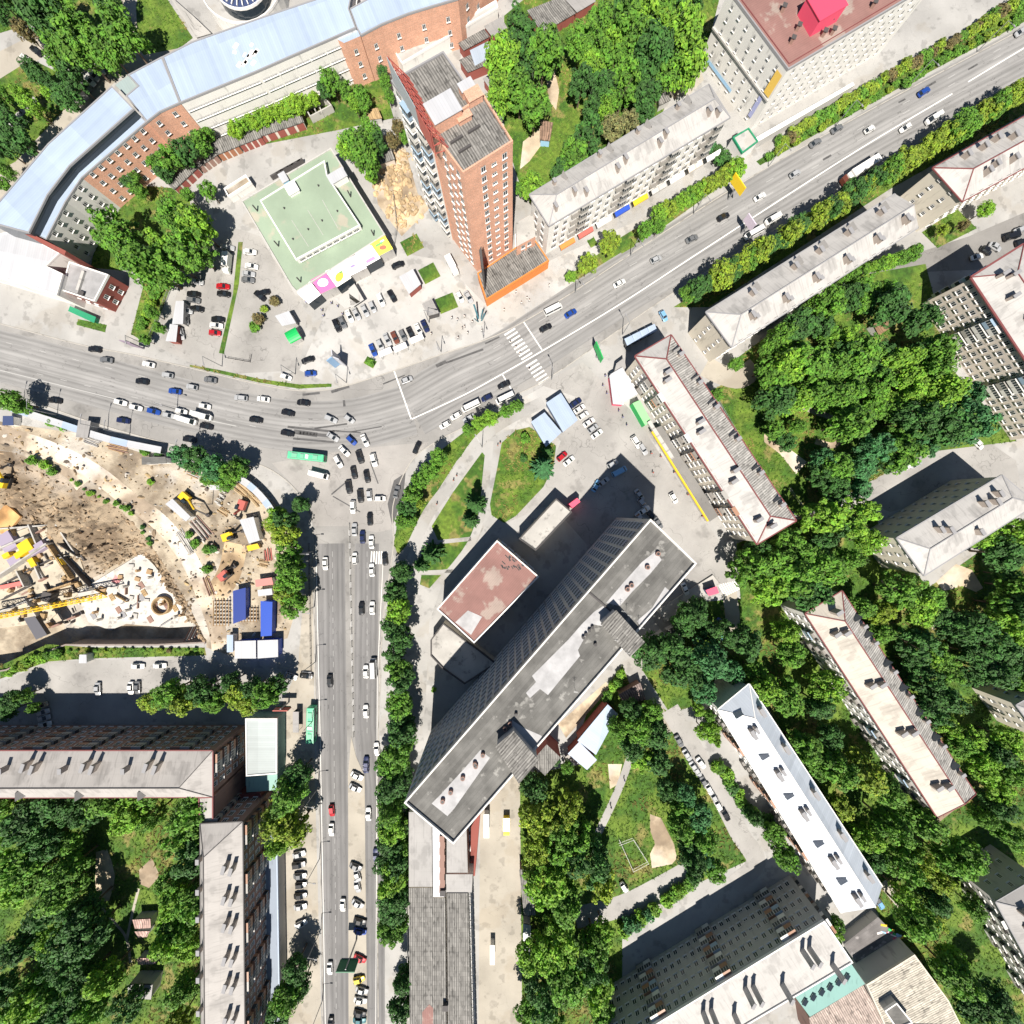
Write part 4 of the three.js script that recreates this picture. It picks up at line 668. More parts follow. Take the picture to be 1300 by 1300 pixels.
// ---------- courtyard blocks on the right ----------
{
  const B = bldg('apartment_block', 'apartment block with white roof, shaded side to the courtyard trees and cream end wall', 'apartment block', 1200, 670);
  const { at, ang } = hipVol(B, [[1173, 731], [1316, 640], [1272, 603], [1138, 683]], 14.5, { wall: M.creamWall, roof: M.whiteRoof, trim: M.trimGrey, rise: 1.8, hip0: 5, hip1: 5, over: 0.4, winOf: (d, L, n) => (n[0] < -0.5 ? blockWin(5, { space: 4.4, w: 1.1, h: 1.1 }) : blockWin(5)) });
  for (const [s, w] of [[0.28, 0.5], [0.33, 0.3], [0.5, -0.5], [0.68, 0.45], [0.75, 0.3], [0.82, 0.5]]) chimney(B, at(s, w), ang + 90, 2, 0.8, 1.9);
  const C = bldg('apartment_block', 'apartment block with cream roof, brown edging and corrugated back slope', 'apartment block', 1100, 890);
  const r = hipVol(C, [[1190, 1038], [1022, 779], [1069, 750], [1239, 1008]], 13, { wall: M.whiteWall, roof: M.creamRoof = std({ map: T.whiteRoof, color: rgb(1.08, 1.02, 0.92), roughness: 0.7 }), roof2: M.slateLight, trim: M.trimRed, rise: 2.4, skew: 0.58, hip0: 2, hip1: 7, over: 0.5, winOf: (d, L) => (L > 30 ? blockWin(4, { fn: (i, j) => (i % 6 === 2 ? ['b:open', 'b:grey', 'b:blue'][j % 3] : i % 6 === 4 ? 'b:open' : 'w') }) : null) });
  for (const [s, w] of [[0.88, -0.55], [0.87, -0.25], [0.63, -0.5], [0.62, -0.2], [0.4, -0.5], [0.39, -0.2], [0.14, -0.5], [0.13, -0.2], [0.96, -0.1]]) chimney(C, r.at(s, w), r.ang + 90, 2, 0.9, 1.9);
  for (const s of [0.84, 0.76, 0.62, 0.5, 0.38, 0.26, 0.12]) { chimney(C, r.at(s, 0.8), r.ang + 90, 1.2, 0.8, 1.5); dormer(C, r.at(s + 0.04, 0.75), r.ang); }
  const D = bldg('apartment_block', 'cream-walled block among dark trees with small windows on its end wall', 'apartment block', 1270, 900);
  hipVol(D, [[1328, 945], [1500, 840], [1460, 800], [1290, 895]], 13, { wall: M.creamWall, roof: M.greyRoof, trim: M.trimGrey, rise: 2, winOf: (d, L, n) => (n[0] < -0.4 ? blockWin(4, { space: 3.6, w: 1.1, h: 1.2 }) : blockWin(4)) });
  const E = bldg('apartment_block', 'apartment block with shadowed grey end wall and weathered slate roof', 'apartment block', 1270, 1130);
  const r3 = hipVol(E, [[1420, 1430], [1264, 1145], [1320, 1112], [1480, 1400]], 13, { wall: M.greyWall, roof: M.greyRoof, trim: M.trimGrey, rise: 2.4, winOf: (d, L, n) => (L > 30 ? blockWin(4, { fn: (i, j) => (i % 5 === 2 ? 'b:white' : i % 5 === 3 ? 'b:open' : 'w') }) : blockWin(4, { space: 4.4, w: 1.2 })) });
  for (const [s, w] of [[0.95, -0.4], [0.88, -0.5], [0.87, -0.2]]) chimney(E, r3.at(s, w), r3.ang + 90, 2, 0.9, 1.9);
}
{ // white-and-blue metal roof
  const B = bldg('apartment_block', 'long block with bright white standing-seam metal roof', 'apartment block', 1010, 1010);
  const { at, ang } = hipVol(B, [[1068, 1159], [911, 901], [951, 868], [1120, 1125]], 13, { wall: M.whiteWall, roof: M.metalPale = std({ map: T.metal, color: rgb(1.2, 1.14, 1.08), roughness: 0.4 }), trim: M.white, rise: 3.4, skew: 0.6, hip0: 0.02, hip1: 7, over: 0.6, winOf: (d, L) => (L > 20 ? blockWin(4, { fn: (i, j) => (i % 6 === 2 ? 'b:open' : i % 6 === 4 ? 'b:brown' : 'w') }) : null) });
  for (const s of [0.06, 0.24, 0.47, 0.66, 0.86]) { chimney(B, at(s, -0.38), ang, 2.8, 0.9, 1.7); chimney(B, at(s + 0.01, -0.2), ang, 1.8, 0.6, 1.5); dormer(B, at(s + 0.09, -0.45), ang - 180, M.metalWhite); }
  for (const s of [0.1, 0.3, 0.5, 0.72, 0.9]) chimney(B, at(s, 0.6), ang, 2.6, 0.9, 1.7);
}
{ // bottom: shaded courtyard facade, white roof, teal side
  const B = bldg('apartment_block', 'block with shaded balcony facade to the courtyard, white roof and lower teal wing', 'apartment block', 930, 1210);
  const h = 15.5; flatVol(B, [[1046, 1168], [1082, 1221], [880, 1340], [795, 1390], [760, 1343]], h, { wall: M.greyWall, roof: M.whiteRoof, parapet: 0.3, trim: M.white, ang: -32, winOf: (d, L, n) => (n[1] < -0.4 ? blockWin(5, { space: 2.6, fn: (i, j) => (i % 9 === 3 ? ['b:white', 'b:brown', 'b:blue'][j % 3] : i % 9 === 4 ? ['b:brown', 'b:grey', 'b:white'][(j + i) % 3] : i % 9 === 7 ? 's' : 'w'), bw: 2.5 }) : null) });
  for (const [x, y] of [[190, 890], [225, 880], [340, 960], [90, 1060]]) { const [a, b] = P(...Q(3, 3, x, y + 40), h); chimney(B, [a, h, b], -60, 1.5, 0.7, 4.6, M.greyWall); }
  for (const [x, y] of [[955, 1190], [995, 1180], [1165, 1070], [1205, 1060], [1110, 1200]]) { const [a, b] = P(...Q(3, 2, x, y + 50), h); chimney(B, [a, h, b], -60, 1.5, 0.7, 4.6, M.greyWall); }
  const t = new MB(B.position.x, B.position.z); // teal lower roof step south of it
  flatVol(B, QS(3, 3, [[155, 1165], [430, 990], [505, 1100], [230, 1265]]), 11, { wall: M.tealWall, roof: std({ map: T.plaster, color: rgb(0.2, 0.36, 0.33) }) });
  for (let i = 0; i < 6; i++) roofBox(B, ...Q(3, 3, 205 + i * 42, 1192 - i * 25), 11, 1.6, 0.9, 0.3, -60, M.white, M.glass, 'roof_light');
  const C = bldg('workshop_hall', 'low hall with ribbed beige roofs and a spray-painted yard roof', 'hall', 1130, 1230);
  const hh = 8; const v1 = flatVol(C, QS(3, 3, [[510, 1100], [750, 950], [920, 1180], [985, 1310], [600, 1300]]), hh, { wall: M.greyWall, roof: M.ribBeige = std({ map: T.slate, color: rgb(2.2, 2.1, 1.9) }), ang: 62, parapet: 0.2, trim: M.creamWall });
  flatVol(C, QS(3, 3, [[225, 1270], [495, 1105], [600, 1290], [420, 1420], [250, 1420]]), hh - 0.5, { wall: M.brownWall, roof: std({ map: T.slate, color: rgb(1.9, 1.6, 1.5) }), ang: -30 });
  flatVol(C, QS(3, 3, [[600, 1230], [660, 1190], [740, 1290], [660, 1320]]), hh + 2, { wall: M.greyWall, roof: M.bitumen, parapet: 0.3, trim: M.white });
  flatVol(C, QS(3, 3, [[400, 900], [570, 765], [745, 945], [515, 1085]]), 2.6, { wall: M.greyWall, roof: std({ map: T.bitumen, color: rgb(1.2, 1.15, 1.2) }), ang: -35, roofName: 'shaded_wall_sheet' });  // dark low sheet stands in for the hall's north wall, shade in its colour
  const rg = rng(31), gc = [M.pink, M.yellow, M.lightBlue, M.white, M.brightGreen]; for (let i = 0; i < 14; i++) { const [x, z] = P(...Q(3, 3, 565 + rg() * 90 + i * 3, 800 + rg() * 50 + i * 3), 2.6), m = new MB(C.position.x, C.position.z); m.box(x, 2.59, z, 0.4 + rg() * 1.8, 0.02 + i * 0.002, 0.3 + rg() * 0.5, -35 + rg() * 70); mesh('spray_mark', m.geo(), gc[i % 5], C); }
  void t, v1;
}
// ---------- L-shaped block lower left ----------
{
  const B = bldg('apartment_block', 'L-shaped brown brick block with pale grey roof round the green courtyard', 'apartment block', 280, 970);
  const w = { rows: 5, first: 1.4, step: 3.1, space: 3, w: 1.5, h: 1.8, fn: (i, j) => (i % 5 === 2 ? (j ? 'b:grey' : 'W') : i % 5 === 3 && j ? 'b:brown' : 'w') };
  const a = hipVol(B, [[270, 1012], [-120, 1013], [-120, 953], [270, 953]], 16, { wall: M.brownWall, roof: M.blockRoof = std({ map: T.whiteRoof, color: rgb(0.84, 0.82, 0.81), roughness: 0.7 }), trim: M.trimDark, rise: 2.8, skew: 0.33, hip0: 8, hip1: 2, over: 0.5, eave: M.trimRed, win: w, trimW: 0.2 });
  for (const s of [0.16, 0.36, 0.55, 0.75]) { chimney(B, a.at(s, 0.6), 110, 2.6, 0.8, 2.2); chimney(B, a.at(s + 0.03, 0.65), 110, 2.6, 0.8, 2.2); chimney(B, a.at(s + 0.1, 0.55), 90, 1.4, 0.9, 2); dormer(B, a.at(s + 0.06, -0.6), 0); }
  const b = hipVol(B, [[254, 1046], [256, 1420], [312, 1420], [308, 1043]], 16, { wall: M.brownWall, roof: M.blockRoof, trim: M.trimDark, rise: 2.8, skew: 0.24, hip0: 8, hip1: 2, over: 0.5, win: w, trimW: 0.2 });
  for (const s of [0.13, 0.23, 0.32, 0.43, 0.52, 0.63]) { chimney(B, b.at(s, 0.62), 105, 2.4, 0.8, 2.2); chimney(B, b.at(s + 0.012, 0.8), 105, 2.2, 0.8, 2.2); chimney(B, b.at(s - 0.03, -0.5), 90, 1.4, 0.8, 1.8); }
  flatVol(B, [[252, 1012], [271, 1011], [271, 1046], [254, 1046]], 15, { wall: M.brownWall, roof: M.blockRoof, parapet: 0.2, trim: M.trimRed });
  flatVol(B, [[272, 1014], [330, 1005], [336, 1028], [308, 1042], [272, 1040]], 4.5, { wall: M.redWall, roof: M.redWall, parapet: 0.3, trim: M.trimRed, roofName: 'terrace' });
  flatVol(B, [[312, 1050], [352, 1050], [358, 1420], [318, 1420]], 4.2, { wall: M.greyWall, roof: std({ map: T.plaster, color: rgb(0.25, 0.29, 0.35) }), parapet: 0.3, trim: M.metalBlue, roofName: 'shop_roof' });
  const C = bldg('shop_pavilion', 'low shop with white ribbed roof beside the brown brick block', 'shop', 335, 960);
  flatVol(C, [[312, 912], [352, 912], [352, 982], [313, 985]], 5, { wall: M.tealWall, roof: std({ map: T.metal, color: rgb(1.05, 1.0, 0.85) }), ang: 90, parapet: 0.2, trim: M.white });
  flatVol(C, [[312, 986], [352, 983], [352, 1003], [313, 1006]], 4.6, { wall: M.tealWall, roof: std({ map: T.plaster, color: rgb(0.26, 0.42, 0.38) }) });
}
// ---------- curved building, upper left ----------
{
  const B = bldg('curved_building', 'long curved office building with light blue metal roof', 'building', 230, 130);
  const s00 = (l) => QS(0, 0, l), s01 = (l) => QS(0, 1, l);
  const strip = { rows: 4, first: 1.4, step: 3.2, space: 3.4, w: 1.3, h: 1.3 };
  const slope = (px, hs, mat) => { const p = px.map(([u, v], i) => { const q = P(u, v, hs[i]); return [q[0], hs[i], q[1]]; }), m = new MB(B.position.x, B.position.z); m.quad(p[0], p[1], p[2], p[3]); mesh('roof_slope', m.geo(), mat, B); };
  void slope;
  flatVol(B, s00([[-60, 1075], [240, 720], [560, 430], [670, 545], [350, 830], [240, 975], [145, 1165], [85, 1150], [-60, 1110]]), 15.2, { wall: M.whiteWall, wallOf: (d, n) => (n[0] + n[1] > 0.2 ? M.glass : null), roof: M.metalBlue, ang: 45, parapet: 0.12, trim: M.trimGrey });  // step wall towards the inner strip takes the dark glass material
  flatVol(B, s00([[680, 560], [735, 610], [410, 890], [330, 1010], [232, 1200], [152, 1165], [252, 985], [362, 840]]), 12.6, { wall: M.whiteWall, wallOf: (d, n, w, m) => (m[0] > -126 && n[0] + n[1] > 0 ? M.brick : null), roof: M.metalBlue, ang: 45, parapet: 0.12, trim: M.trimGrey, win: strip });
  flatVol(B, s00([[640, 375], [810, 285], [900, 515], [800, 560], [735, 610], [630, 480], [690, 430]]), 13.6, { wall: M.brick, roof: M.metalBlue, ang: -30, parapet: 0.12, trim: M.trimGrey, win: strip });
  flatVol(B, s00([[575, 425], [640, 378], [688, 430], [628, 476]]), 12.4, { wall: M.greyWall, roof: std({ map: T.metal, color: rgb(0.8, 0.85, 0.7), roughness: 0.5 }), ang: -30 });
  flatVol(B, [...s00([[813, 285], [960, 210], [1300, 90]]), [401, -1], [450, -25], ...s01([[465, 45], [500, 140], [0, 360]]), ...s00([[903, 515]])], 14, { wall: M.whiteWall, roof: M.metalBlue, ang: -22, parapet: 0.14, trim: M.trimGrey, win: { rows: 4, first: 1.6, step: 3.2, space: 5.4, w: 5.0, h: 0.42, edge: 0.4 } });
  flatVol(B, [...s01([[468, 45], [540, 5]]), [520, -30], [640, -80], ...s01([[1010, -5], [890, 30], [760, 70], [630, 122], [525, 178], [503, 140]])], 13.4, { wall: M.brick, roof: M.metalBlue, ang: -22, parapet: 0.12, trim: M.trimGrey, win: { rows: 3, first: 1.2, step: 3.6, space: 6, w: 1.2, h: 1.4 } });
  flatVol(B, s01([[395, 190], [505, 146], [522, 180], [440, 215]]), 13.2, { wall: M.brick, roof: M.metalBlue, win: { rows: 3, first: 2, step: 3.6, space: 3.5, w: 1.2, h: 1.4 } });
  flatVol(B, s01([[690, 255], [1060, 90], [1200, 5], [1210, 40], [730, 320]]), 4.5, { wall: M.whiteWall, roof: M.paveWhite, parapet: 0.3, trim: M.white, roofName: 'terrace' });
  // red-brown firewall and lower roof at the west end
  flatVol(B, s00([[85, 1150], [100, 1140], [330, 1255], [322, 1275]]), 13.5, { wall: M.redWall, roof: M.redWall, roofName: 'firewall_top' });
  flatVol(B, [...s00([[20, 1165], [85, 1152], [300, 1262]]), ...QS(1, 0, [[230, 50], [315, 90], [285, 195], [0, 108], [-160, 60], [-160, -60]])], 8.5, { wall: M.whiteWall, roof: M.metalWhite, ang: 12, parapet: 0.12, trim: M.white });
  const rg = rng(3); for (let i = 0; i < 12; i++) { const [x, z] = P(...Q(0, 0, 1150 + rg() * 150, 220 + rg() * 110), 14), m = new MB(B.position.x, B.position.z); m.box(x, 13.97, z, 0.5 + rg(), 0.05, 1 + rg() * 2, 20 + rg() * 20); mesh('roof_patch', m.geo(), M.white, B); }
  const C = bldg('brick_house', 'small dark red brick house with flat grey roof by the street', 'house', 120, 365);
  flatVol(C, QS(1, 0, [[310, 172], [350, 30], [545, 95], [475, 228]]), 7, { wall: M.redWall, roof: std({ map: T.screed, color: rgb(0.75, 0.75, 0.75) }), ang: 18, parapet: 0.3, trim: M.white, win: { rows: 2, first: 1, step: 3, space: 3.2 } });
  { const m = new MB(C.position.x, C.position.z), a = P(...Q(1, 0, 425, 80), 7), b = P(...Q(1, 0, 395, 175), 7); m.bar([a[0], 7.3, a[1]], [b[0], 7.3, b[1]], 0.9, 0.7); mesh('roof_ridge', m.geo(), M.greyWall, C); roofBox(C, ...Q(1, 0, 405, 185), 7, 1.4, 1, 0.6, 20, M.trimDark, M.trimDark, 'vent_box'); }
}
// ---------- supermarket with pale green roof ----------
{
  const B = bldg('supermarket', 'flat supermarket with pale green roof and raised central bay', 'supermarket', 400, 290);
  const Z = (l) => l.map(([x, y]) => [280 + x * 240 / 1300, 180 + y * 240 / 1300]);
  flatVol(B, Z([[145, 410], [760, 45], [1132, 640], [524, 1034], [488, 995]]), 6.2, { wall: M.whiteWall, roof: M.green, parapet: 0.2, trim: M.greyWall, ang: -30 });
  flatVol(B, Z([[272, 405], [715, 130], [735, 235], [960, 575], [520, 812]]), 8.2, { wall: M.whiteWall, roof: M.green, parapet: 0.12, trim: M.white, ang: -30, y0: 6.2, winOf: (d, L, n) => (n[1] > 0.4 ? { rows: 1, first: 6.7, space: 2.6, w: 2, h: 1.0, edge: 0.6 } : null) });
  roofBox(B, 280 + 490 * 0.1846, 180 + 320 * 0.1846, 8.2, 3.4, 3.2, 1, -30, M.white, M.white, 'vent_hut'); roofBox(B, 280 + 800 * 0.1846, 180 + 235 * 0.1846, 6.2, 5.6, 3, 2.2, -30, M.white, M.metalWhite, 'stair_hut'); roofBox(B, 280 + 432 * 0.1846, 180 + 245 * 0.1846, 6.2, 2, 3, 0.7, -30, M.lightBlue, M.metalWhite, 'vent_hut');
  for (const [x, y] of [[440, 460], [675, 305], [805, 480], [700, 545], [605, 605], [500, 672], [878, 345], [1040, 615], [228, 445], [375, 690], [530, 940]]) { const [a, b] = P(...Z([[x, y]])[0], 8.2); const m = new MB(B.position.x, B.position.z); m.cyl(a, 6.1, b, 0.22, 0.22, 8.75, 8); mesh('roof_drain', m.geo(), M.trimDark, B); }
  for (const [a, b, c, d] of [[490, 540, 605, 720], [600, 470, 705, 640], [700, 400, 805, 590]]) { const p = P(...Z([[a, b]])[0], 8.2), q = P(...Z([[c, d]])[0], 8.2), m = new MB(B.position.x, B.position.z); m.bar([p[0], 8.2, p[1]], [q[0], 8.2, q[1]], 0.14, 0.08); mesh('roof_seam', m.geo(), M.greyWall, B); }
  // advertising panels leaning along the front
  const cv = (fn) => { const c = document.createElement('canvas'); c.width = 256; c.height = 256; fn(c.getContext('2d')); const t = new THREE.CanvasTexture(c); t.colorSpace = THREE.SRGBColorSpace; return std({ map: t, roughness: 0.6 }); };
  const bg = (x, a, b) => { x.fillStyle = a; x.fillRect(0, 0, 256, 256); x.fillStyle = b; };
  const posters = [
    cv((x) => { bg(x, '#f1eef0', '#e8c6dc'); x.fillRect(150, 120, 90, 90); x.fillStyle = '#ddd'; x.fillRect(20, 30, 110, 60); }),
    cv((x) => { bg(x, '#b54f8d', '#fff'); x.beginPath(); x.ellipse(128, 120, 78, 62, 0, 0, 7); x.fill(); x.fillStyle = '#e7a6cf'; x.beginPath(); x.ellipse(128, 120, 20, 16, 0, 0, 7); x.fill(); }),
    cv((x) => { bg(x, '#f4f1e4', '#e8a51e'); x.beginPath(); x.ellipse(120, 150, 80, 50, -0.5, 0, 7); x.fill(); x.fillStyle = '#5a8f3a'; x.fillRect(150, 90, 50, 30); }),
    cv((x) => { bg(x, '#eeeaf2', '#b6b0cc'); x.fillRect(60, 90, 110, 70); x.fillStyle = '#7f6f9f'; x.fillRect(90, 120, 60, 30); }),
    cv((x) => { bg(x, '#f3eef2', '#d77aa6'); x.fillRect(70, 180, 130, 50); x.fillStyle = '#e9c9b0'; x.fillRect(100, 60, 90, 80); }),
    cv((x) => { bg(x, '#e2d93a', '#5fae4d'); x.fillRect(60, 60, 120, 40); x.fillStyle = '#d65a3c'; x.beginPath(); x.ellipse(140, 160, 55, 40, 0.4, 0, 7); x.fill(); x.fillStyle = '#8fd0cf'; x.fillRect(150, 40, 60, 30); }),
  ];
  const slots = [[[525, 1035], [615, 960], [690, 1050], [605, 1115]], [[620, 950], [720, 895], [795, 995], [690, 1045]], [[720, 890], [830, 835], [900, 935], [800, 1000]], [[825, 830], [935, 775], [1005, 865], [885, 925]], [[925, 770], [1030, 700], [1100, 800], [985, 865]], [[1025, 705], [1130, 645], [1185, 735], [1080, 790]]];
  slots.forEach((q, i) => { const hs = [6.4, 6.4, 4.2, 4.2], p = Z(q).map(([u, v], k) => { const c = P(u, v, hs[k]); return [c[0], hs[k], c[1]]; }), m = new MB(B.position.x, B.position.z); m.tri(p[3], p[2], p[1], [0, 0], [1, 0], [1, 1]); m.tri(p[3], p[1], p[0], [0, 0], [1, 1], [0, 1]); mesh('poster_panel', m.geo(), posters[i], B); const w = new MB(B.position.x, B.position.z); w.quad([p[3][0], 0, p[3][2]], [p[2][0], 0, p[2][2]], p[2], p[3]); mesh('shop_front', w.geo(), i % 2 ? M.greyWall : M.glass, B); });
  for (const q of [[[780, 1080], [880, 1040], [960, 1100], [860, 1150]], [[880, 1010], [920, 975], [985, 1085], [895, 1145]]]) { const m = new MB(B.position.x, B.position.z); m.slab(Z(q).map(([u, v]) => P(u, v, 3)), 2.8, 3); mesh('entrance_canopy', m.geo(), M.greyWall, B); }
  // open plant enclosure behind the shop
  flatVol(B, Z([[30, 330], [180, 235], [215, 285], [60, 385]]), 2.2, { wall: M.whiteWall, roof: M.soil, parapet: 0.6, trim: M.white, roofName: 'enclosure' });
  for (let i = 0; i < 7; i++) { const [x, z] = P(...Z([[380 + i * 24, 215 - i * 13]])[0], 1.5), m = new MB(B.position.x, B.position.z); m.box(x, 0, z, 0.5, 1.6, 4.4 + (i % 2), 60); mesh('cooling_unit', m.geo(), M.trimDark, B); }
}
// ---------- trees and shrubs ----------
// crown: many small leaf sprays on uneven clumps spread through a rounded volume of radius 1
function crownGeo(seed, { lobes = 26, per = 70, leaf = 0.085, flat = 1, spread = 0.66, lob = [0.24, 0.42] } = {}) {
  const r = rng(seed), p = [], c = [], idx = []; let n = 0;
  const centres = [];
  for (let tries = 0; centres.length < lobes && tries < 4000; tries++) {
    const a = r() * 2 * Math.PI, z = r() * 1.9 - 0.9, q = Math.sqrt(1 - Math.min(1, z * z)), k = spread * Math.pow(r(), 0.3) * (0.85 + 0.35 * r());
    const v = [Math.cos(a) * q * k, z * k * flat, Math.sin(a) * q * k];
    if (centres.every((o) => Math.hypot(o.v[0] - v[0], o.v[1] - v[1], o.v[2] - v[2]) > 0.22)) centres.push({ v, r: lerp(lob[0], lob[1], r()), t: 0.72 + 0.5 * r() });
  }
  const d = new THREE.Vector3(), e1 = new THREE.Vector3(), e2 = new THREE.Vector3();
  for (const o of centres) for (let i = 0; i < per; i++) {
    d.set(r() * 2 - 1, r() * 2 - 1, r() * 2 - 1).normalize(); if (d.y < -0.5 && r() < 0.6) d.y *= -1;
    const k = o.r * (0.55 + 0.5 * Math.pow(r(), 0.6)), x = o.v[0] + d.x * k, y = o.v[1] + d.y * k * 0.9, z = o.v[2] + d.z * k;
    const nrm = d.clone().multiplyScalar(0.9).add(new THREE.Vector3(r() - 0.5, r() - 0.1, r() - 0.5)).normalize();
    e1.set(r() - 0.5, r() - 0.5, r() - 0.5).cross(nrm).normalize(); e2.copy(nrm).cross(e1);
    const s = leaf * (0.6 + 0.9 * r()), w = s * (0.55 + 0.3 * r()), j = o.t * (0.7 + 0.6 * r()), warm = 0.85 + 0.4 * r();
    const add = (a, b, f) => { p.push(x + e1.x * a + e2.x * b + nrm.x * f, y + e1.y * a + e2.y * b + nrm.y * f, z + e1.z * a + e2.z * b + nrm.z * f); c.push(j * warm, j, j * 0.9); };
    add(-s, 0, -0.25 * s); add(0, w, 0.1 * s); add(s, 0, -0.25 * s); add(0, -w, 0.1 * s); idx.push(n, n + 2, n + 1, n, n + 3, n + 2); n += 4;
  }
  const g = new THREE.BufferGeometry(); g.setAttribute('position', new THREE.Float32BufferAttribute(p, 3)); g.setAttribute('color', new THREE.Float32BufferAttribute(c, 3)); g.setIndex(idx); g.computeVertexNormals(); return g;
}
function coneCrownGeo(seed) { // spruce: drooping whorls, height 2.6 for radius 1
  const r = rng(seed), p = [], c = [], idx = []; let n = 0;
  for (let k = 0; k < 17; k++) { const y = k / 17, R0 = (1 - y) * 1.0 + 0.05, m = 10 - Math.floor(y * 5); for (let b = 0; b < m; b++) { const a = (b + r() * 0.7) / m * 2 * Math.PI, L = R0 * (0.8 + 0.35 * r()); for (let s = 0; s < 7; s++) { const t = (s + 0.6) / 7, x = Math.cos(a) * L * t, z = Math.sin(a) * L * t, yy = y * 2.6 - t * 0.26 * R0 + r() * 0.05, w = 0.13 * (1.15 - t) + 0.05, q = 0.5 + 0.7 * r(); const e = [-Math.sin(a) * w, Math.cos(a) * w], f = [Math.cos(a) * 0.14, Math.sin(a) * 0.14]; p.push(x - e[0], yy - 0.05, z - e[1], x + f[0], yy + (r() - 0.5) * 0.1, z + f[1], x + e[0], yy - 0.05, z + e[1], x - f[0], yy + 0.06, z - f[1]); for (let i = 0; i < 4; i++) c.push(q, q, q); idx.push(n, n + 1, n + 2, n, n + 2, n + 3); n += 4; } } }
  const g = new THREE.BufferGeometry(); g.setAttribute('position', new THREE.Float32BufferAttribute(p, 3)); g.setAttribute('color', new THREE.Float32BufferAttribute(c, 3)); g.setIndex(idx); g.computeVertexNormals(); return g;
}
function trunkGeo(seed, hh = 1, r0 = 0.05) { // tapered trunk with limbs reaching into the crown; unit height to the crown centre
  const r = rng(seed), m = new MB(); m.cyl(0, 0, 0, r0 * 1.25, r0 * 0.7, hh * 0.62, 8, false);
  const limb = (a, b, ra, rb) => { const d = new THREE.Vector3(b[0] - a[0], b[1] - a[1], b[2] - a[2]).normalize(), s = new THREE.Vector3(0, 1, 0.01).cross(d).normalize(), w = d.clone().cross(s); for (let i = 0; i < 5; i++) { const f = (o, q, t) => { const x = Math.cos(t) * q, y = Math.sin(t) * q; return [o[0] + s.x * x + w.x * y, o[1] + s.y * x + w.y * y, o[2] + s.z * x + w.z * y]; }, t0 = i / 5 * 2 * Math.PI, t1 = (i + 1) / 5 * 2 * Math.PI; m.quad(f(a, ra, t0), f(a, ra, t1), f(b, rb, t1), f(b, rb, t0)); } };
  for (let i = 0; i < 7; i++) { const a = i / 7 * 2 * Math.PI + r(), y = hh * (0.45 + 0.18 * r()), L = 0.22 + 0.2 * r(), e = [Math.cos(a) * L, y + 0.25 + 0.3 * r(), Math.sin(a) * L]; limb([0, y, 0], e, r0 * 0.5, r0 * 0.22); const e2 = [e[0] * 1.7 + (r() - 0.5) * 0.2, e[1] + 0.2 * r(), e[2] * 1.7 + (r() - 0.5) * 0.2]; limb(e, e2, r0 * 0.22, r0 * 0.08); }
  return m.geo();
}
const CROWN = [1, 2, 3, 4, 5].map((s) => crownGeo(s * 101, { lobes: 40, per: 66, leaf: 0.07, spread: 0.74, lob: [0.17, 0.34] }));
const LOOSE = [11, 12].map((s) => crownGeo(s * 77, { lobes: 44, per: 50, leaf: 0.066, spread: 0.82, lob: [0.13, 0.26] }));
const BUSH = [21, 22, 23].map((s) => crownGeo(s * 55, { lobes: 16, per: 46, leaf: 0.13, flat: 0.8, spread: 0.6, lob: [0.3, 0.48] }));
const SPRUCE = [31, 32].map((s) => coneCrownGeo(s * 13)), TRUNK = [41, 42, 43].map((s) => trunkGeo(s));
const leafMat = (r, g, b) => new THREE.MeshPhysicalMaterial({ color: rgb(r, g, b), vertexColors: true, roughness: 0.85, side: THREE.DoubleSide, transmission: 0.28, thickness: 0 });
const LEAF = { mid: leafMat(0.1, 0.265, 0.016), bright: leafMat(0.17, 0.37, 0.02), dark: leafMat(0.042, 0.15, 0.02), yellow: leafMat(0.21, 0.33, 0.018), blue: leafMat(0.05, 0.2, 0.06), pale: leafMat(0.2, 0.22, 0.085), olive: leafMat(0.16, 0.14, 0.05), lime: leafMat(0.22, 0.42, 0.02) };
const WORD = { mid: 'green', bright: 'bright green', dark: 'dark green', yellow: 'yellow-green', blue: 'bluish green', pale: 'pale grey-green', olive: 'brownish olive', lime: 'lime green' };
const bark = std({ color: rgb(0.12, 0.09, 0.065) });
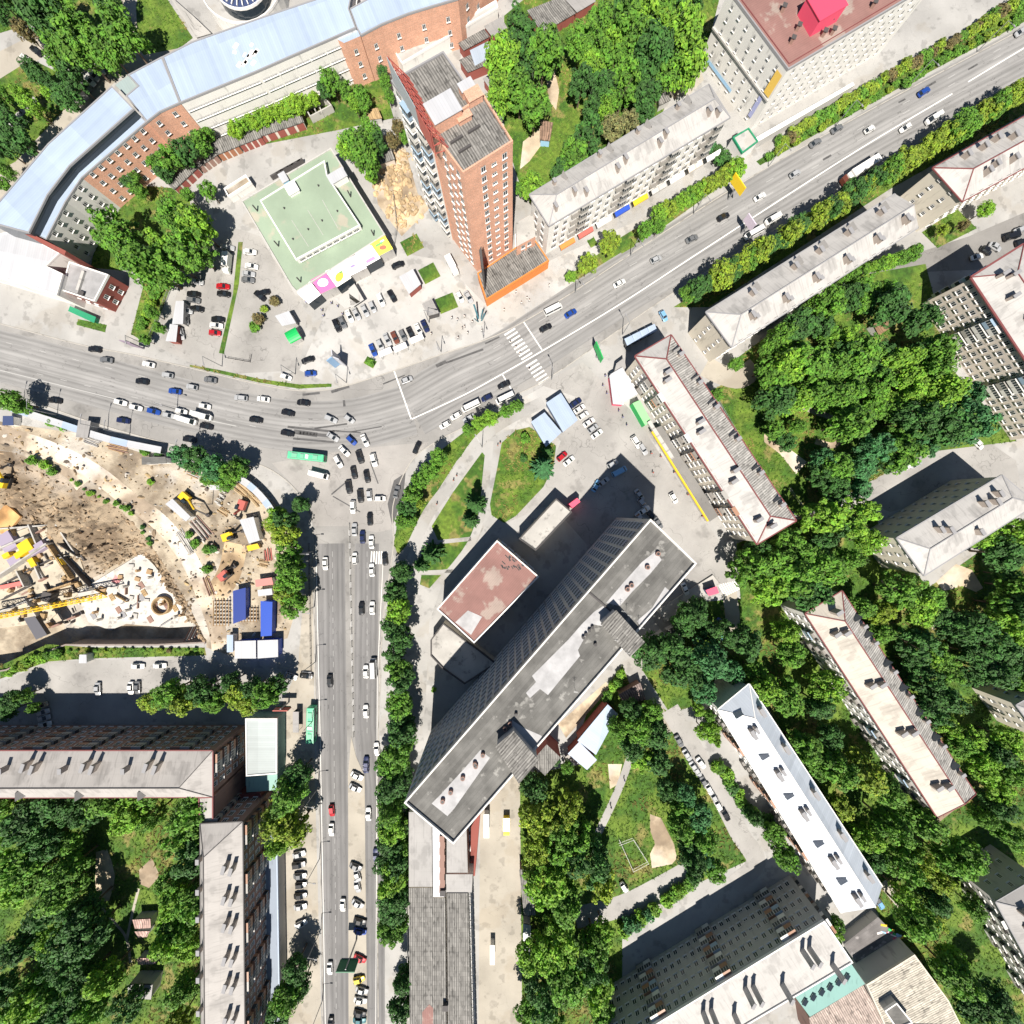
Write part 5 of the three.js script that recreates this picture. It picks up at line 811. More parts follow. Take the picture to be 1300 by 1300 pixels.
// plan position of the crown, crown radius in plan pixels; every tree is noted first and planted at the end
const noted = [];
function tree(u, v, rp, shade, where, kind = 'tree') {
  const rm = rp / PXM * 0.95, hv = rm * rr(1.0, 1.3), cy = hv * 0.92 + Math.min(4.5, 1.2 + rm * 0.45);
  noted.push({ u, v, rp, rm, hv, cy, shade, where, kind, turn: rr(0, 6.28), sx: rr(0.94, 1.12), sz: rr(0.94, 1.12), geo: kind === 'shrub' ? pick(BUSH) : kind === 'spruce' ? pick(SPRUCE) : kind === 'loose' ? pick(LOOSE) : pick(CROWN), trunk: pick(TRUNK) });
}
function plant(t) {
  const { u, v, rm, hv, cy, shade, where } = t;
  if (t.kind === 'shrub') {
    const [x, z] = P(u, v, rm * 0.8), g = thing('shrub', `${WORD[shade]} leafy shrub ${where}`, 'shrub', x, z, t.turn, `${WORD[shade]} shrubs ${where}`);
    mesh('foliage', t.geo, LEAF[shade], g, [0, rm * 0.72, 0]).scale.set(rm * t.sx, rm * 0.95, rm * t.sz); mesh('stem', TRUNK[0], bark, g).scale.setScalar(rm * 0.7);
  } else if (t.kind === 'spruce') {
    const hh = rm * 3.4, [x, z] = P(u, v, hh * 0.45), g = thing('spruce_tree', `dark pointed spruce tree ${where}`, 'tree', x, z, t.turn, `spruces ${where}`);
    mesh('crown', t.geo, LEAF[shade], g, [0, hh * 0.08, 0]).scale.set(rm, hh / 2.75, rm); mesh('trunk', TRUNK[1], bark, g).scale.set(rm * 0.8, hh * 0.5, rm * 0.8);
  } else {
    const [x, z] = P(u, v, cy + hv * 0.3), size = rm > 5.2 ? 'broad' : rm < 3 ? 'small' : 'leafy';
    const g = thing('tree', `${size} ${WORD[shade]} tree ${where}`, 'tree', x, z, t.turn, `${size} ${WORD[shade]} trees ${where}`);
    mesh('crown', t.geo, LEAF[shade], g, [0, cy, 0]).scale.set(rm * t.sx, hv, rm * t.sz); mesh('trunk', t.trunk, bark, g).scale.set(rm * 0.95 + 0.6, cy, rm * 0.95 + 0.6);
  }
}
function plantAll() {
  const seen = (t) => t.u > -12 && t.u < 1312 && t.v > -12 && t.v < 1312;
  const big = noted.filter((t) => t.kind === 'tree' || t.kind === 'loose').sort((a, b) => b.rm * (seen(b) ? 1 : 0.1) - a.rm * (seen(a) ? 1 : 0.1)), own = new Set(big.slice(0, 292)), rest = big.slice(292);
  noted.forEach((t) => { if (t.kind === 'shrub' || t.kind === 'spruce' || own.has(t)) plant(t); });
  const g = new THREE.Group(); top(g, 'tree_mass'); g.userData = { kind: 'stuff', label: 'smaller trees filling the rows and groves between the larger ones', category: 'trees' };
  const white = leafMat(1, 1, 1), mt = new THREE.Matrix4(), q = new THREE.Quaternion(), up = new THREE.Vector3(0, 1, 0);
  for (const geo of [...CROWN, ...LOOSE]) { const l = rest.filter((t) => t.geo === geo); if (!l.length) continue; const im = new THREE.InstancedMesh(geo, white, l.length); l.forEach((t, i) => { const [x, z] = P(t.u, t.v, t.cy + t.hv * 0.3); q.setFromAxisAngle(up, t.turn); mt.compose(new THREE.Vector3(x, t.cy, z), q, new THREE.Vector3(t.rm * t.sx, t.hv, t.rm * t.sz)); im.setMatrixAt(i, mt); im.setColorAt(i, LEAF[t.shade].color); }); im.name = 'crowns'; im.castShadow = im.receiveShadow = true; g.add(im); }
  const im = new THREE.InstancedMesh(TRUNK[0], bark, rest.length); rest.forEach((t, i) => { const [x, z] = P(t.u, t.v, t.cy + t.hv * 0.3); q.setFromAxisAngle(up, t.turn); mt.compose(new THREE.Vector3(x, 0, z), q, new THREE.Vector3(t.rm * 0.95 + 0.6, t.cy, t.rm * 0.95 + 0.6)); im.setMatrixAt(i, mt); }); im.name = 'trunks'; im.castShadow = true; g.add(im);
}
const trees = (where, list, kind) => list.forEach(([u, v, r, s]) => tree(u, v, r, s ?? 'mid', where, kind));
// a grove: fill an outline with crowns at their own spacing
const crowns = [];
function grove(where, poly, rad, shades, n, gap = 0.72, holes = []) {
  const cap = Math.round(n * 0.42); gap *= 1.08;
  const us = poly.map((p) => p[0]), vs = poly.map((p) => p[1]), mine = [];
  for (let t = 0; t < n * 160 && mine.length < cap; t++) {
    const u = rr(Math.min(...us), Math.max(...us)), v = rr(Math.min(...vs), Math.max(...vs)), r = rr(rad[0] * 1.12, rad[1] * 1.3);
    if (!inside([u, v], poly) || holes.some((h) => inside([u, v], h) || [0, 1, 2, 3, 4, 5, 6, 7].some((k) => inside([u + Math.cos(k * 0.785) * r * 0.85, v + Math.sin(k * 0.785) * r * 0.85], h)))) continue;
    if (crowns.some((c) => Math.hypot(c[0] - u, c[1] - v) < (c[2] + r) * gap)) continue;
    mine.push(1); crowns.push([u, v, r]); tree(u, v, r, pick(shades), where, R() < 0.2 ? 'loose' : 'tree');
  }
}
function row(where, pts, r, shades, step, kind = 'tree', jit = 1.5) { // a planted row along a polyline of plan points
  for (let i = 0; i < pts.length - 1; i++) { const [a, b] = [pts[i], pts[i + 1]], L = Math.hypot(b[0] - a[0], b[1] - a[1]), n = Math.max(1, Math.round(L / step)); for (let k = 0; k < n; k++) { const t = (k + 0.5) / n; tree(lerp(a[0], b[0], t) + rr(-jit, jit), lerp(a[1], b[1], t) + rr(-jit, jit), rr(...r), pick(shades), where, kind); } }
}
// roadside rows
row('in the clipped row along the avenue', [[868, 376], [960, 322], [1060, 258], [1180, 185], [1310, 108]], [11.5, 18], ['yellow', 'yellow', 'mid', 'yellow', 'dark'], 14, 'tree', 2.5);
row('along the shops by the avenue', [[833, 274], [942, 208]], [10, 13], ['yellow', 'mid', 'bright'], 12); trees('along the shops by the avenue', [[776, 305, 15, 'yellow'], [747, 333, 13, 'yellow'], [725, 350, 8, 'bright'], [820, 290, 11, 'mid'], [838, 285, 9, 'mid']]);
row('on the verge below the white office', [[985, 183], [1060, 138], [1180, 66], [1310, -6]], [7, 10], ['olive', 'yellow', 'yellow', 'mid'], 8.5, 'shrub', 3.5); row('on the verge below the white office', [[972, 200], [1080, 140], [1200, 75], [1300, 18]], [5, 8], ['yellow', 'mid', 'mid'], 12, 'shrub', 3);
row('beside the southbound road', [[512, 712], [500, 740], [503, 800], [502, 860], [508, 900], [503, 960], [498, 1040], [500, 1130], [500, 1195]], [16, 22], ['mid', 'dark', 'dark', 'dark', 'bright'], 24, 'tree', 5); trees('beside the southbound road', [[512, 1250, 17, 'dark'], [508, 1285, 17, 'dark']]); row('beside the southbound road', [[490, 960], [490, 1190]], [10, 16], ['dark', 'dark', 'mid'], 27, 'tree', 5); row('beside the southbound road', [[515, 900], [510, 1190]], [10, 15], ['dark', 'mid'], 32, 'tree', 4);
trees('by the footpath at the junction', [[556, 580, 12, 'mid'], [546, 596, 13, 'mid'], [533, 610, 13, 'mid'], [522, 628, 13, 'mid'], [516, 645, 13, 'dark'], [510, 662, 12, 'mid'], [520, 660, 10, 'mid'], [530, 640, 10, 'yellow'], [594, 545, 9, 'mid'], [608, 536, 11, 'bright'], [622, 530, 11, 'bright'], [643, 522, 9, 'mid'], [655, 515, 10, 'mid']]);
trees('in the little park', [[690, 592, 17, 'blue'], [603, 640, 15, 'dark'], [694, 575, 11, 'dark']], 'spruce'); trees('in the little park', [[547, 703, 16, 'dark'], [533, 718, 11, 'dark'], [596, 660, 12, 'dark']], 'spruce'); trees('in the little park', [[665, 582, 6, 'dark'], [667, 557, 8, 'mid']], 'shrub');
row('along the hoarding of the building site', [[358, 650], [366, 690], [362, 730], [368, 775]], [14, 20], ['dark', 'mid', 'mid', 'yellow'], 17, 'tree', 5); trees('along the hoarding of the building site', [[350, 655, 14, 'bright'], [345, 665, 11, 'yellow'], [380, 640, 12, 'dark']]);
trees('over the covered walkway', [[228, 578, 15, 'blue'], [248, 584, 17, 'dark'], [268, 592, 17, 'blue'], [290, 598, 16, 'mid'], [302, 590, 13, 'dark'], [262, 608, 11, 'mid'], [285, 612, 12, 'mid'], [8, 508, 16, 'mid'], [22, 516, 11, 'mid']]);
trees('in front of the brown brick block', [[190, 893, 15, 'yellow'], [210, 882, 18, 'mid'], [232, 892, 18, 'yellow'], [252, 878, 18, 'dark'], [268, 892, 17, 'mid'], [300, 884, 17, 'yellow'], [318, 876, 16, 'dark'], [336, 884, 18, 'mid'], [350, 872, 13, 'dark'], [290, 868, 14, 'dark'], [312, 898, 13, 'yellow']]);
trees('beside the brown brick block and road', [[362, 1015, 24, 'mid'], [348, 1045, 22, 'yellow'], [372, 1060, 20, 'yellow'], [378, 985, 16, 'dark'], [352, 1075, 17, 'bright'], [372, 1235, 17, 'dark'], [362, 1270, 18, 'mid'], [380, 1258, 14, 'dark'], [350, 1292, 16, 'dark']]);
trees('by the yard entrance', [[10, 890, 15, 'dark'], [25, 885, 10, 'mid'], [5, 905, 12, 'dark'], [40, 900, 8, 'mid']]);
row('on the strip by the pit wall', [[5, 858], [40, 838], [75, 826]], [6, 9], ['mid', 'bright', 'yellow'], 9, 'shrub', 3); row('on the strip by the pit wall', [[80, 826], [255, 825]], [2.5, 4.5], ['mid', 'yellow', 'olive'], 12, 'shrub', 1.5);
row('along the pit edge', [[90, 610], [110, 622], [150, 642], [165, 652]], [2, 4.5], ['mid', 'dark', 'bright'], 7, 'shrub', 3); row('along the pit edge', [[178, 668], [190, 690]], [2, 4], ['mid', 'dark'], 6, 'shrub', 3); trees('along the pit edge', [[40, 585, 8, 'mid'], [55, 590, 8, 'bright'], [66, 598, 7, 'mid'], [160, 645, 6, 'mid']], 'shrub');
trees('among the site stores', [[190, 612, 5, 'bright'], [247, 690, 7, 'mid'], [262, 698, 8, 'mid'], [270, 697, 6, 'dark'], [262, 722, 8, 'mid'], [240, 678, 6, 'mid'], [65, 535, 8, 'mid'], [78, 540, 8, 'mid'], [55, 530, 7, 'mid'], [183, 574, 7, 'mid'], [200, 577, 6, 'dark']], 'shrub');
// groves
const CLEAR = [[[692, 75], [706, 82], [714, 115], [708, 145], [698, 130]], [[662, 180], [690, 160], [696, 175], [672, 208]]];
const LANE = [[[850, 895], [868, 892], [893, 945], [962, 1085], [940, 1110], [910, 1050], [878, 985]]];
grove('in the wood at the edge of town', [[30, -10], [155, -10], [158, 45], [140, 78], [118, 82], [95, 70], [65, 55], [48, 30]], [14, 22], ['dark', 'mid', 'mid'], 20, 0.5); grove('below the wood by the parked cars', [[18, 85], [50, 60], [108, 85], [90, 115], [45, 140], [25, 135]], [8, 13], ['mid', 'bright', 'dark'], 20, 0.55); grove('left of the pale lane', [[-15, 110], [25, 120], [42, 150], [10, 195], [-15, 200]], [11, 17], ['dark', 'dark', 'mid'], 10, 0.55); grove('left of the pale lane', [[-15, -10], [32, -10], [38, 25], [5, 60], [-15, 55]], [9, 14], ['dark', 'olive'], 7, 0.6); trees('left of the pale lane', [[5, 215, 10, 'mid'], [2, 232, 9, 'mid']]);
grove('in front of the curved building', [[122, 325], [128, 290], [150, 262], [190, 245], [235, 240], [248, 262], [242, 300], [212, 345], [165, 345], [130, 342]], [15, 21], ['mid', 'bright', 'dark', 'mid'], 20, 0.46); trees('against the curved facade', [[195, 205, 12, 'mid'], [212, 198, 15, 'mid'], [232, 190, 15, 'dark'], [250, 178, 14, 'mid'], [262, 168, 9, 'mid'], [205, 215, 12, 'dark'], [160, 228, 9, 'dark'], [172, 238, 10, 'mid'], [168, 220, 8, 'mid'], [130, 290, 9, 'mid'], [262, 240, 11, 'mid'], [236, 380 - 135, 9, 'mid']]);
row('in the bright hedge behind the garages', [[290, 163], [334, 145], [402, 120]], [8.5, 11], ['lime', 'lime', 'bright'], 9, 'tree', 2); trees('behind the garages', [[418, 100, 13, 'mid'], [410, 110, 10, 'dark'], [438, 112, 10, 'mid'], [458, 118, 11, 'mid'], [448, 128, 9, 'bright'], [462, 130, 9, 'mid'], [488, 100, 9, 'mid'], [492, 118, 8, 'mid'], [485, 90, 8, 'dark']]); trees('between supermarket and tower', [[452, 178, 20, 'mid'], [468, 165, 15, 'mid'], [440, 185, 15, 'bright'], [462, 198, 18, 'mid'], [478, 180, 14, 'dark'], [505, 160, 11, 'olive'], [512, 170, 8, 'mid'], [470, 222, 8, 'bright'], [497, 175, 9, 'olive']]);
row('in the green strip by the car park', [[192, 370], [215, 340]], [7, 10], ['bright', 'mid'], 9, 'shrub', 3); row('in the green strip by the car park', [[178, 420], [205, 350]], [6, 10], ['lime', 'bright', 'mid'], 8, 'shrub', 4); trees('in the green strip by the car park', [[190, 395, 9, 'mid'], [200, 415, 9, 'mid'], [182, 430, 7, 'mid']]);
grove('in the park behind the tower', [[640, 60], [662, 25], [700, 40], [712, 90], [690, 175], [650, 165], [632, 120]], [14, 22], ['mid', 'bright', 'dark'], 16, 0.5, CLEAR); grove('in the park behind the tower', [[720, 40], [760, -5], [808, -5], [815, 30], [838, 100], [828, 140], [785, 170], [735, 215], [680, 240], [665, 215], [700, 190], [712, 140], [708, 80]], [12, 21], ['mid', 'bright', 'dark', 'mid', 'dark'], 42, 0.48, CLEAR); grove('in the park behind the tower', [[800, -8], [900, -8], [895, 40], [880, 80], [845, 95], [825, 60]], [13, 20], ['mid', 'bright', 'dark'], 18, 0.5); trees('in the park behind the tower', [[738, 48, 19, 'mid'], [765, 18, 21, 'mid'], [792, 12, 18, 'dark'], [752, 78, 19, 'bright'], [812, 28, 17, 'mid'], [660, 48, 17, 'mid'], [645, 85, 15, 'dark'], [780, 52, 17, 'bright'], [870, 20, 18, 'bright'], [845, 5, 17, 'mid'], [780, 158, 15, 'pale'], [800, 150, 14, 'pale'], [662, 235, 10, 'mid'], [675, 228, 11, 'mid'], [770, 140, 13, 'bright']]);
grove('in the wooded courtyard', [[945, 460], [1000, 415], [1050, 375], [1120, 348], [1170, 345], [1180, 400], [1200, 455], [1212, 470], [1195, 520], [1150, 540], [1085, 520], [1040, 500], [990, 520], [975, 480]], [12, 20], ['mid', 'bright', 'dark', 'mid', 'mid'], 110, 0.42, [[[1105, 400], [1135, 400], [1135, 430], [1105, 430]]]);
grove('in the wooded courtyard', [[1080, 520], [1140, 535], [1200, 500], [1265, 500], [1278, 520], [1250, 548], [1190, 560], [1170, 590], [1120, 610], [1060, 630], [1030, 600], [1050, 560], [1090, 560]], [12, 19], ['mid', 'dark', 'dark', 'blue'], 36, 0.5); trees('in the wooded courtyard', [[985, 545, 14, 'mid'], [1000, 560, 13, 'dark'], [1015, 540, 12, 'mid'], [1045, 590, 14, 'dark'], [1070, 600, 15, 'mid'], [912, 500, 10, 'mid'], [935, 462, 9, 'mid'], [988, 500, 10, 'yellow']]);
trees('in the wooded courtyard', [[1012, 462, 17, 'pale'], [1030, 455, 11, 'pale']], 'loose');
row('between street and kitchen gardens', [[1075, 350], [1100, 340], [1170, 318]], [9, 12], ['mid', 'bright'], 12); trees('between street and kitchen gardens', [[1255, 264, 10, 'bright'], [1200, 290, 8, 'yellow'], [1225, 285, 7, 'olive']]);
grove('between the courtyard blocks', [[930, 715], [960, 690], [1010, 665], [1060, 640], [1110, 645], [1110, 690], [1070, 740], [1020, 760], [985, 775], [940, 760]], [13, 20], ['mid', 'dark', 'bright', 'mid'], 36, 0.5);
grove('around the hedged green', [[1120, 735], [1175, 745], [1200, 735], [1230, 690], [1300, 660], [1310, 700], [1310, 880], [1255, 870], [1230, 880], [1180, 870], [1150, 830], [1190, 800]], [12, 19], ['dark', 'mid', 'dark', 'bright'], 66, 0.5, [[[1205, 705], [1250, 705], [1250, 760], [1205, 760]]]); grove('around the hedged green', [[1080, 735], [1110, 735], [1160, 790], [1140, 815], [1105, 800]], [9, 14], ['yellow', 'mid'], 10, 0.55);
grove('behind the cream-roofed block', [[1160, 870], [1230, 890], [1300, 950], [1310, 1075], [1260, 1060], [1235, 1000]], [12, 18], ['dark', 'mid', 'bright'], 34, 0.5);
grove('between white-roofed and cream-roofed blocks', [[980, 790], [1010, 800], [1100, 930], [1180, 1045], [1230, 1060], [1240, 1150], [1300, 1300], [1240, 1300], [1170, 1180], [1130, 1140], [1040, 990], [960, 860], [955, 800]], [12, 19], ['mid', 'yellow', 'bright', 'dark', 'mid'], 84, 0.49);
grove('below the service lane', [[830, 800], [880, 775], [905, 790], [945, 800], [965, 850], [930, 870], [900, 890], [870, 900], [845, 880], [825, 840]], [13, 19], ['dark', 'mid', 'dark', 'blue'], 30, 0.5, LANE); grove('below the service lane', [[880, 895], [905, 905], [915, 960], [905, 955], [885, 910]], [6, 9], ['bright', 'mid'], 12, 0.5);
grove('beside the lawn footpath', [[785, 905], [830, 900], [842, 955], [812, 970], [785, 935]], [12, 16], ['mid', 'bright', 'dark'], 16, 0.5, LANE); grove('beside the lawn footpath', [[835, 965], [872, 985], [905, 1060], [920, 1110], [885, 1115], [855, 1060]], [11, 15], ['blue', 'dark', 'dark', 'mid'], 26, 0.5, LANE);
grove('by the service yard', [[668, 1000], [700, 985], [740, 1045], [775, 1075], [790, 1130], [770, 1160], [705, 1170], [675, 1100]], [14, 20], ['mid', 'yellow', 'bright', 'dark'], 30, 0.5); grove('by the service yard', [[668, 1180], [700, 1185], [770, 1180], [785, 1215], [765, 1300], [668, 1300]], [14, 20], ['mid', 'bright', 'dark', 'mid'], 28, 0.5);
row('in the clipped hedge before the shaded facade', [[788, 1185], [835, 1155]], [9, 12], ['blue', 'bright'], 9, 'shrub'); row('in the clipped hedge before the shaded facade', [[845, 1145], [878, 1122]], [8, 10], ['bright', 'mid'], 8, 'shrub'); trees('in the clipped hedge before the shaded facade', [[1000, 1090, 16, 'mid'], [985, 1060, 14, 'mid'], [1060, 1190, 11, 'bright'], [1065, 1175, 9, 'mid'], [960, 1040, 12, 'dark']]);
row('beside the cars on the service lane', [[905, 970], [925, 985], [945, 1020], [975, 1050]], [8, 12], ['mid', 'dark', 'bright'], 10, 'shrub', 4);
grove('in the green courtyard', [[-10, 1015], [250, 1012], [252, 1100], [205, 1090], [178, 1060], [130, 1070], [110, 1080], [90, 1105], [50, 1145], [-10, 1140]], [14, 21], ['mid', 'bright', 'mid', 'dark'], 50, 0.5, [[[104, 1082], [150, 1068], [205, 1070], [212, 1200], [195, 1270], [152, 1240], [122, 1170], [106, 1150]]]); grove('in the green courtyard', [[-10, 1140], [100, 1135], [125, 1165], [150, 1215], [155, 1270], [165, 1310], [-10, 1310]], [14, 21], ['dark', 'mid', 'dark', 'bright'], 46, 0.5, [[[104, 1082], [150, 1068], [205, 1070], [212, 1200], [195, 1270], [152, 1240], [122, 1170], [106, 1150]]]); grove('in the green courtyard', [[205, 1120], [252, 1100], [252, 1310], [185, 1310], [215, 1230], [205, 1180]], [12, 18], ['mid', 'yellow', 'bright'], 22, 0.5);
trees('in the planters by the green-capped kiosk', [[348, 382, 8, 'olive'], [328, 405, 9, 'olive'], [322, 415, 8, 'mid'], [335, 392, 6, 'yellow']], 'shrub');
row('behind the low annex', [[768, 890], [790, 855]], [6, 10], ['mid', 'bright'], 9, 'shrub', 3); trees('behind the low annex', [[872, 778, 12, 'mid'], [890, 768, 11, 'dark'], [720, 975, 9, 'mid'], [705, 965, 8, 'dark'], [795, 215, 0.1, 'mid']].slice(0, 4));
trees('on the paved forecourt', [[470, 460, 6, 'mid'], [551, 876, 4, 'bright'], [918, 200, 12, 'dark'], [910, 190, 9, 'dark'], [902, 185, 9, 'blue']], 'shrub');
plantAll();
// ---------- vehicles ----------
const carGlass = paint(0.02, 0.026, 0.032, 0.07), tyre = paint(0.018, 0.018, 0.018, 0.9);
const carPaint = {}; const COL = { white: [0.72, 0.72, 0.7], silver: [0.4, 0.41, 0.42], grey: [0.15, 0.155, 0.16], black: [0.012, 0.012, 0.014], blue: [0.015, 0.06, 0.3], navy: [0.012, 0.02, 0.075], red: [0.42, 0.012, 0.02], brown: [0.16, 0.05, 0.03], yellow: [0.68, 0.5, 0.02], skyblue: [0.2, 0.42, 0.66], teal: [0.03, 0.13, 0.15], green: [0.06, 0.48, 0.22], tan: [0.5, 0.42, 0.3] };
function cpaint(c) { return carPaint[c] ??= new THREE.MeshPhysicalMaterial({ color: rgb(...COL[c]), roughness: 0.32, metalness: 0.15, clearcoat: 0.8, clearcoatRoughness: 0.1 }); }
// shell: stations along x: [x, half width, sill height, shoulder height]
function loftShell(st, sides = 1) {
  const m = new MB(); const ring = ([x, w, y0, y1]) => [[x, y0, -w * 0.94], [x, (y0 + y1) * 0.5, -w], [x, y1 - 0.04, -w * 0.97], [x, y1, -w * 0.86], [x, y1 + 0.03, 0], [x, y1, w * 0.86], [x, y1 - 0.04, w * 0.97], [x, (y0 + y1) * 0.5, w], [x, y0, w * 0.94]];
  const rs = st.map(ring); for (let i = 0; i < rs.length - 1; i++) for (let k = 0; k < 8; k++) m.quad(rs[i][k], rs[i][k + 1], rs[i + 1][k + 1], rs[i + 1][k], 1, 1);
  for (const q of [rs[0], rs[rs.length - 1]]) for (let k = 1; k < 8; k++) m.tri(q[0], q[k], q[k + 1]);
  return m;
}
const CARS = {};
function carGeo(type) {
  if (CARS[type]) return CARS[type];
  const D = { sedan: { L: 4.5, W: 1.78, sh: 0.86, roof: 1.42, ws: [1.0, 0.32], rw: [-1.05, -1.62] }, hatchback: { L: 4.0, W: 1.72, sh: 0.9, roof: 1.5, ws: [1.0, 0.4], rw: [-1.35, -1.85] }, suv: { L: 4.7, W: 1.9, sh: 1.05, roof: 1.76, ws: [1.0, 0.42], rw: [-1.75, -2.15] }, estate: { L: 4.6, W: 1.78, sh: 0.9, roof: 1.48, ws: [1.0, 0.35], rw: [-1.75, -2.1] }, van: { L: 5.4, W: 2.0, sh: 1.3, roof: 2.25, ws: [2.1, 1.45], rw: [-2.5, -2.62] }, minibus: { L: 6.6, W: 2.1, sh: 1.4, roof: 2.55, ws: [2.85, 2.3], rw: [-3.1, -3.2] } }[type];
  const { L, W, sh, roof } = D, h = L / 2, w = W / 2;
  const body = loftShell([[-h, w * 0.7, 0.42, sh - 0.2], [-h + 0.12, w * 0.9, 0.32, sh - 0.05], [-h + 0.5, w, 0.28, sh], [D.rw[1], w, 0.28, sh + 0.02], [0, w, 0.28, sh], [D.ws[0], w, 0.28, sh - 0.01], [h - 0.6, w * 0.97, 0.28, sh - 0.1], [h - 0.16, w * 0.88, 0.3, sh - 0.2], [h, w * 0.66, 0.4, sh - 0.32]]);
  const a = D.ws[0], b = D.ws[1], c = D.rw[0], d = D.rw[1], wr = w * 0.76, wb = w * 0.86;
  // roof panel and pillars
  body.quad([c, roof, wr * 0.95], [b, roof, wr * 0.95], [b, roof, -wr * 0.95], [c, roof, -wr * 0.95]);
  for (const s of [-1, 1]) { body.quad([c, roof, s * wr * 0.95], [b, roof, s * wr * 0.95], [b + 0.03, roof - 0.07, s * wr], [c - 0.05, roof - 0.07, s * wr]); body.bar([a, sh, s * wb], [b, roof, s * wr], 0.09); body.bar([d, sh, s * wb], [c, roof, s * wr], 0.12); body.bar([(a + d) / 2 - 0.1, sh, s * wb], [(b + c) / 2, roof - 0.03, s * (wr + 0.01)], 0.08); body.box(a - 0.15, sh - 0.02, s * (w + 0.08), 0.16, 0.14, 0.18); }
  if (type === 'van') { body.quad([c, roof - 0.07, wr], [0.6, roof - 0.07, wr], [0.6, sh, wb + 0.02], [d, sh, wb + 0.02]); body.quad([c, roof - 0.07, -wr], [0.6, roof - 0.07, -wr], [0.6, sh, -wb - 0.02], [d, sh, -wb - 0.02]); }
  const ws = new MB().quad([a, sh, wb * 0.96], [a, sh, -wb * 0.96], [b, roof - 0.02, -wr * 0.93], [b, roof - 0.02, wr * 0.93]), rw = new MB().quad([d, sh, -wb * 0.95], [d, sh, wb * 0.95], [c, roof - 0.02, wr * 0.92], [c, roof - 0.02, -wr * 0.92]);
  const sw = (s) => new MB().quad([d, sh, s * wb], [a, sh, s * wb], [b, roof - 0.07, s * wr], [c, roof - 0.07, s * wr]).geo();
  const wh = new THREE.CylinderGeometry(0.32, 0.32, 0.22, 12); wh.rotateX(Math.PI / 2);
  return CARS[type] = { body: body.geo(), ws: ws.geo(), rw: rw.geo(), sl: sw(-1), sr: sw(1), wh, wx: [h - 0.82, -h + 0.78], wz: w - 0.1 };
}
const proto = new Map();
function car(u, v, ang, type, colour, where) {
  const [x, z] = P(u, v, 0.6), key = type + colour;
  const label = `${colour === 'skyblue' ? 'light blue' : colour} ${type === 'suv' ? 'off-road car' : type} ${where}`;
  if (!proto.has(key)) {
    const k = carGeo(type), g = new THREE.Group();
    mesh('body', k.body, cpaint(colour), g); mesh('windscreen', k.ws, carGlass, g); mesh('rear_window', k.rw, carGlass, g); mesh('side_window', k.sl, carGlass, g); mesh('side_window', k.sr, carGlass, g);
    for (const a of k.wx) for (const s of [-1, 1]) mesh('wheel', k.wh, tyre, g, [a, 0.32, s * k.wz]); proto.set(key, g);
  }
  const c = proto.get(key).clone(); c.position.set(x, 0.025, z); c.rotation.y = -ang * Math.PI / 180; top(c, type === 'van' || type === 'minibus' ? type : 'car'); meta(c, label, type === 'van' ? 'van' : type === 'minibus' ? 'minibus' : 'car', label.replace(/^/, 'each ')); return c;
}
const T2 = { s: 'sedan', h: 'hatchback', u: 'suv', e: 'estate', v: 'van', m: 'minibus' };
function cars(r, c, where, list) { for (const [x, y, a, t, col, fl] of list) { const [u, v] = Q(r, c, x, y); car(u, v, a + (fl ? 180 : 0) + rr(-2, 2), T2[t], col, where); } }
cars(1, 0, 'driving on the curved avenue past the building site', [[473, 467, 5, 's', 'black', 1], [532, 520, 8, 's', 'grey', 1], [743, 542, 12, 's', 'white', 1], [838, 596, 12, 'h', 'silver', 1], [710, 628, 8, 's', 'black', 1], [875, 677, 8, 's', 'blue', 1], [960, 655, 10, 'h', 'silver', 1], [1052, 620, 10, 's', 'grey', 1], [1205, 710, 8, 'e', 'silver', 1], [603, 732, 15, 's', 'white'], [680, 758, 15, 's', 'white'], [768, 777, 13, 's', 'blue'], [845, 797, 12, 'h', 'silver'], [908, 777, 15, 'h', 'white'], [938, 822, 15, 'm', 'white'], [1015, 800, 15, 'm', 'white'], [1025, 752, 10, 'h', 'white'], [1032, 852, 12, 's', 'black'], [1280, 820, 8, 's', 'black'], [275, 723, 8, 's', 'black'], [617, 823, 8, 's', 'navy'], [948, 918, 8, 's', 'black']]);
cars(1, 1, 'crossing the busy junction', [[37, 716, 8, 's', 'white', 1], [237, 735, 8, 's', 'black', 1], [160, 785, 12, 's', 'black'], [157, 887, 12, 's', 'black'], [375, 815, 25, 'e', 'silver'], [467, 815, 35, 'h', 'silver'], [385, 905, 35, 's', 'silver'], [478, 922, 45, 'h', 'blue'], [545, 922, 65, 's', 'white'], [442, 975, 45, 's', 'white'], [412, 1028, 60, 'e', 'white'], [520, 1005, 72, 'u', 'black'], [590, 1020, 78, 'u', 'white'], [490, 1083, 78, 's', 'black'], [555, 1102, 80, 's', 'black'], [465, 1155, 80, 'u', 'black'], [523, 1200, 86, 'u', 'black'], [567, 1197, 86, 'h', 'silver'], [485, 1255, 88, 'e', 'white'], [620, 1213, 0, 'h', 'white'], [318, 1095, 14, 'm', 'white'], [703, 1180, -75, 's', 'grey'], [805, 958, -65, 's', 'black']]);
cars(1, 1, 'driving on the avenue near the zebra crossing', [[755, 620, -20, 'h', 'silver'], [1240, 645, -25, 's', 'black', 1], [1155, 710, -25, 'h', 'navy', 1], [1075, 752, -25, 'm', 'white', 1], [1000, 800, -28, 'h', 'white', 1], [945, 845, -28, 'h', 'white', 1], [1065, 812, -28, 's', 'silver', 1], [1245, 712, -25, 'm', 'white', 1]]);
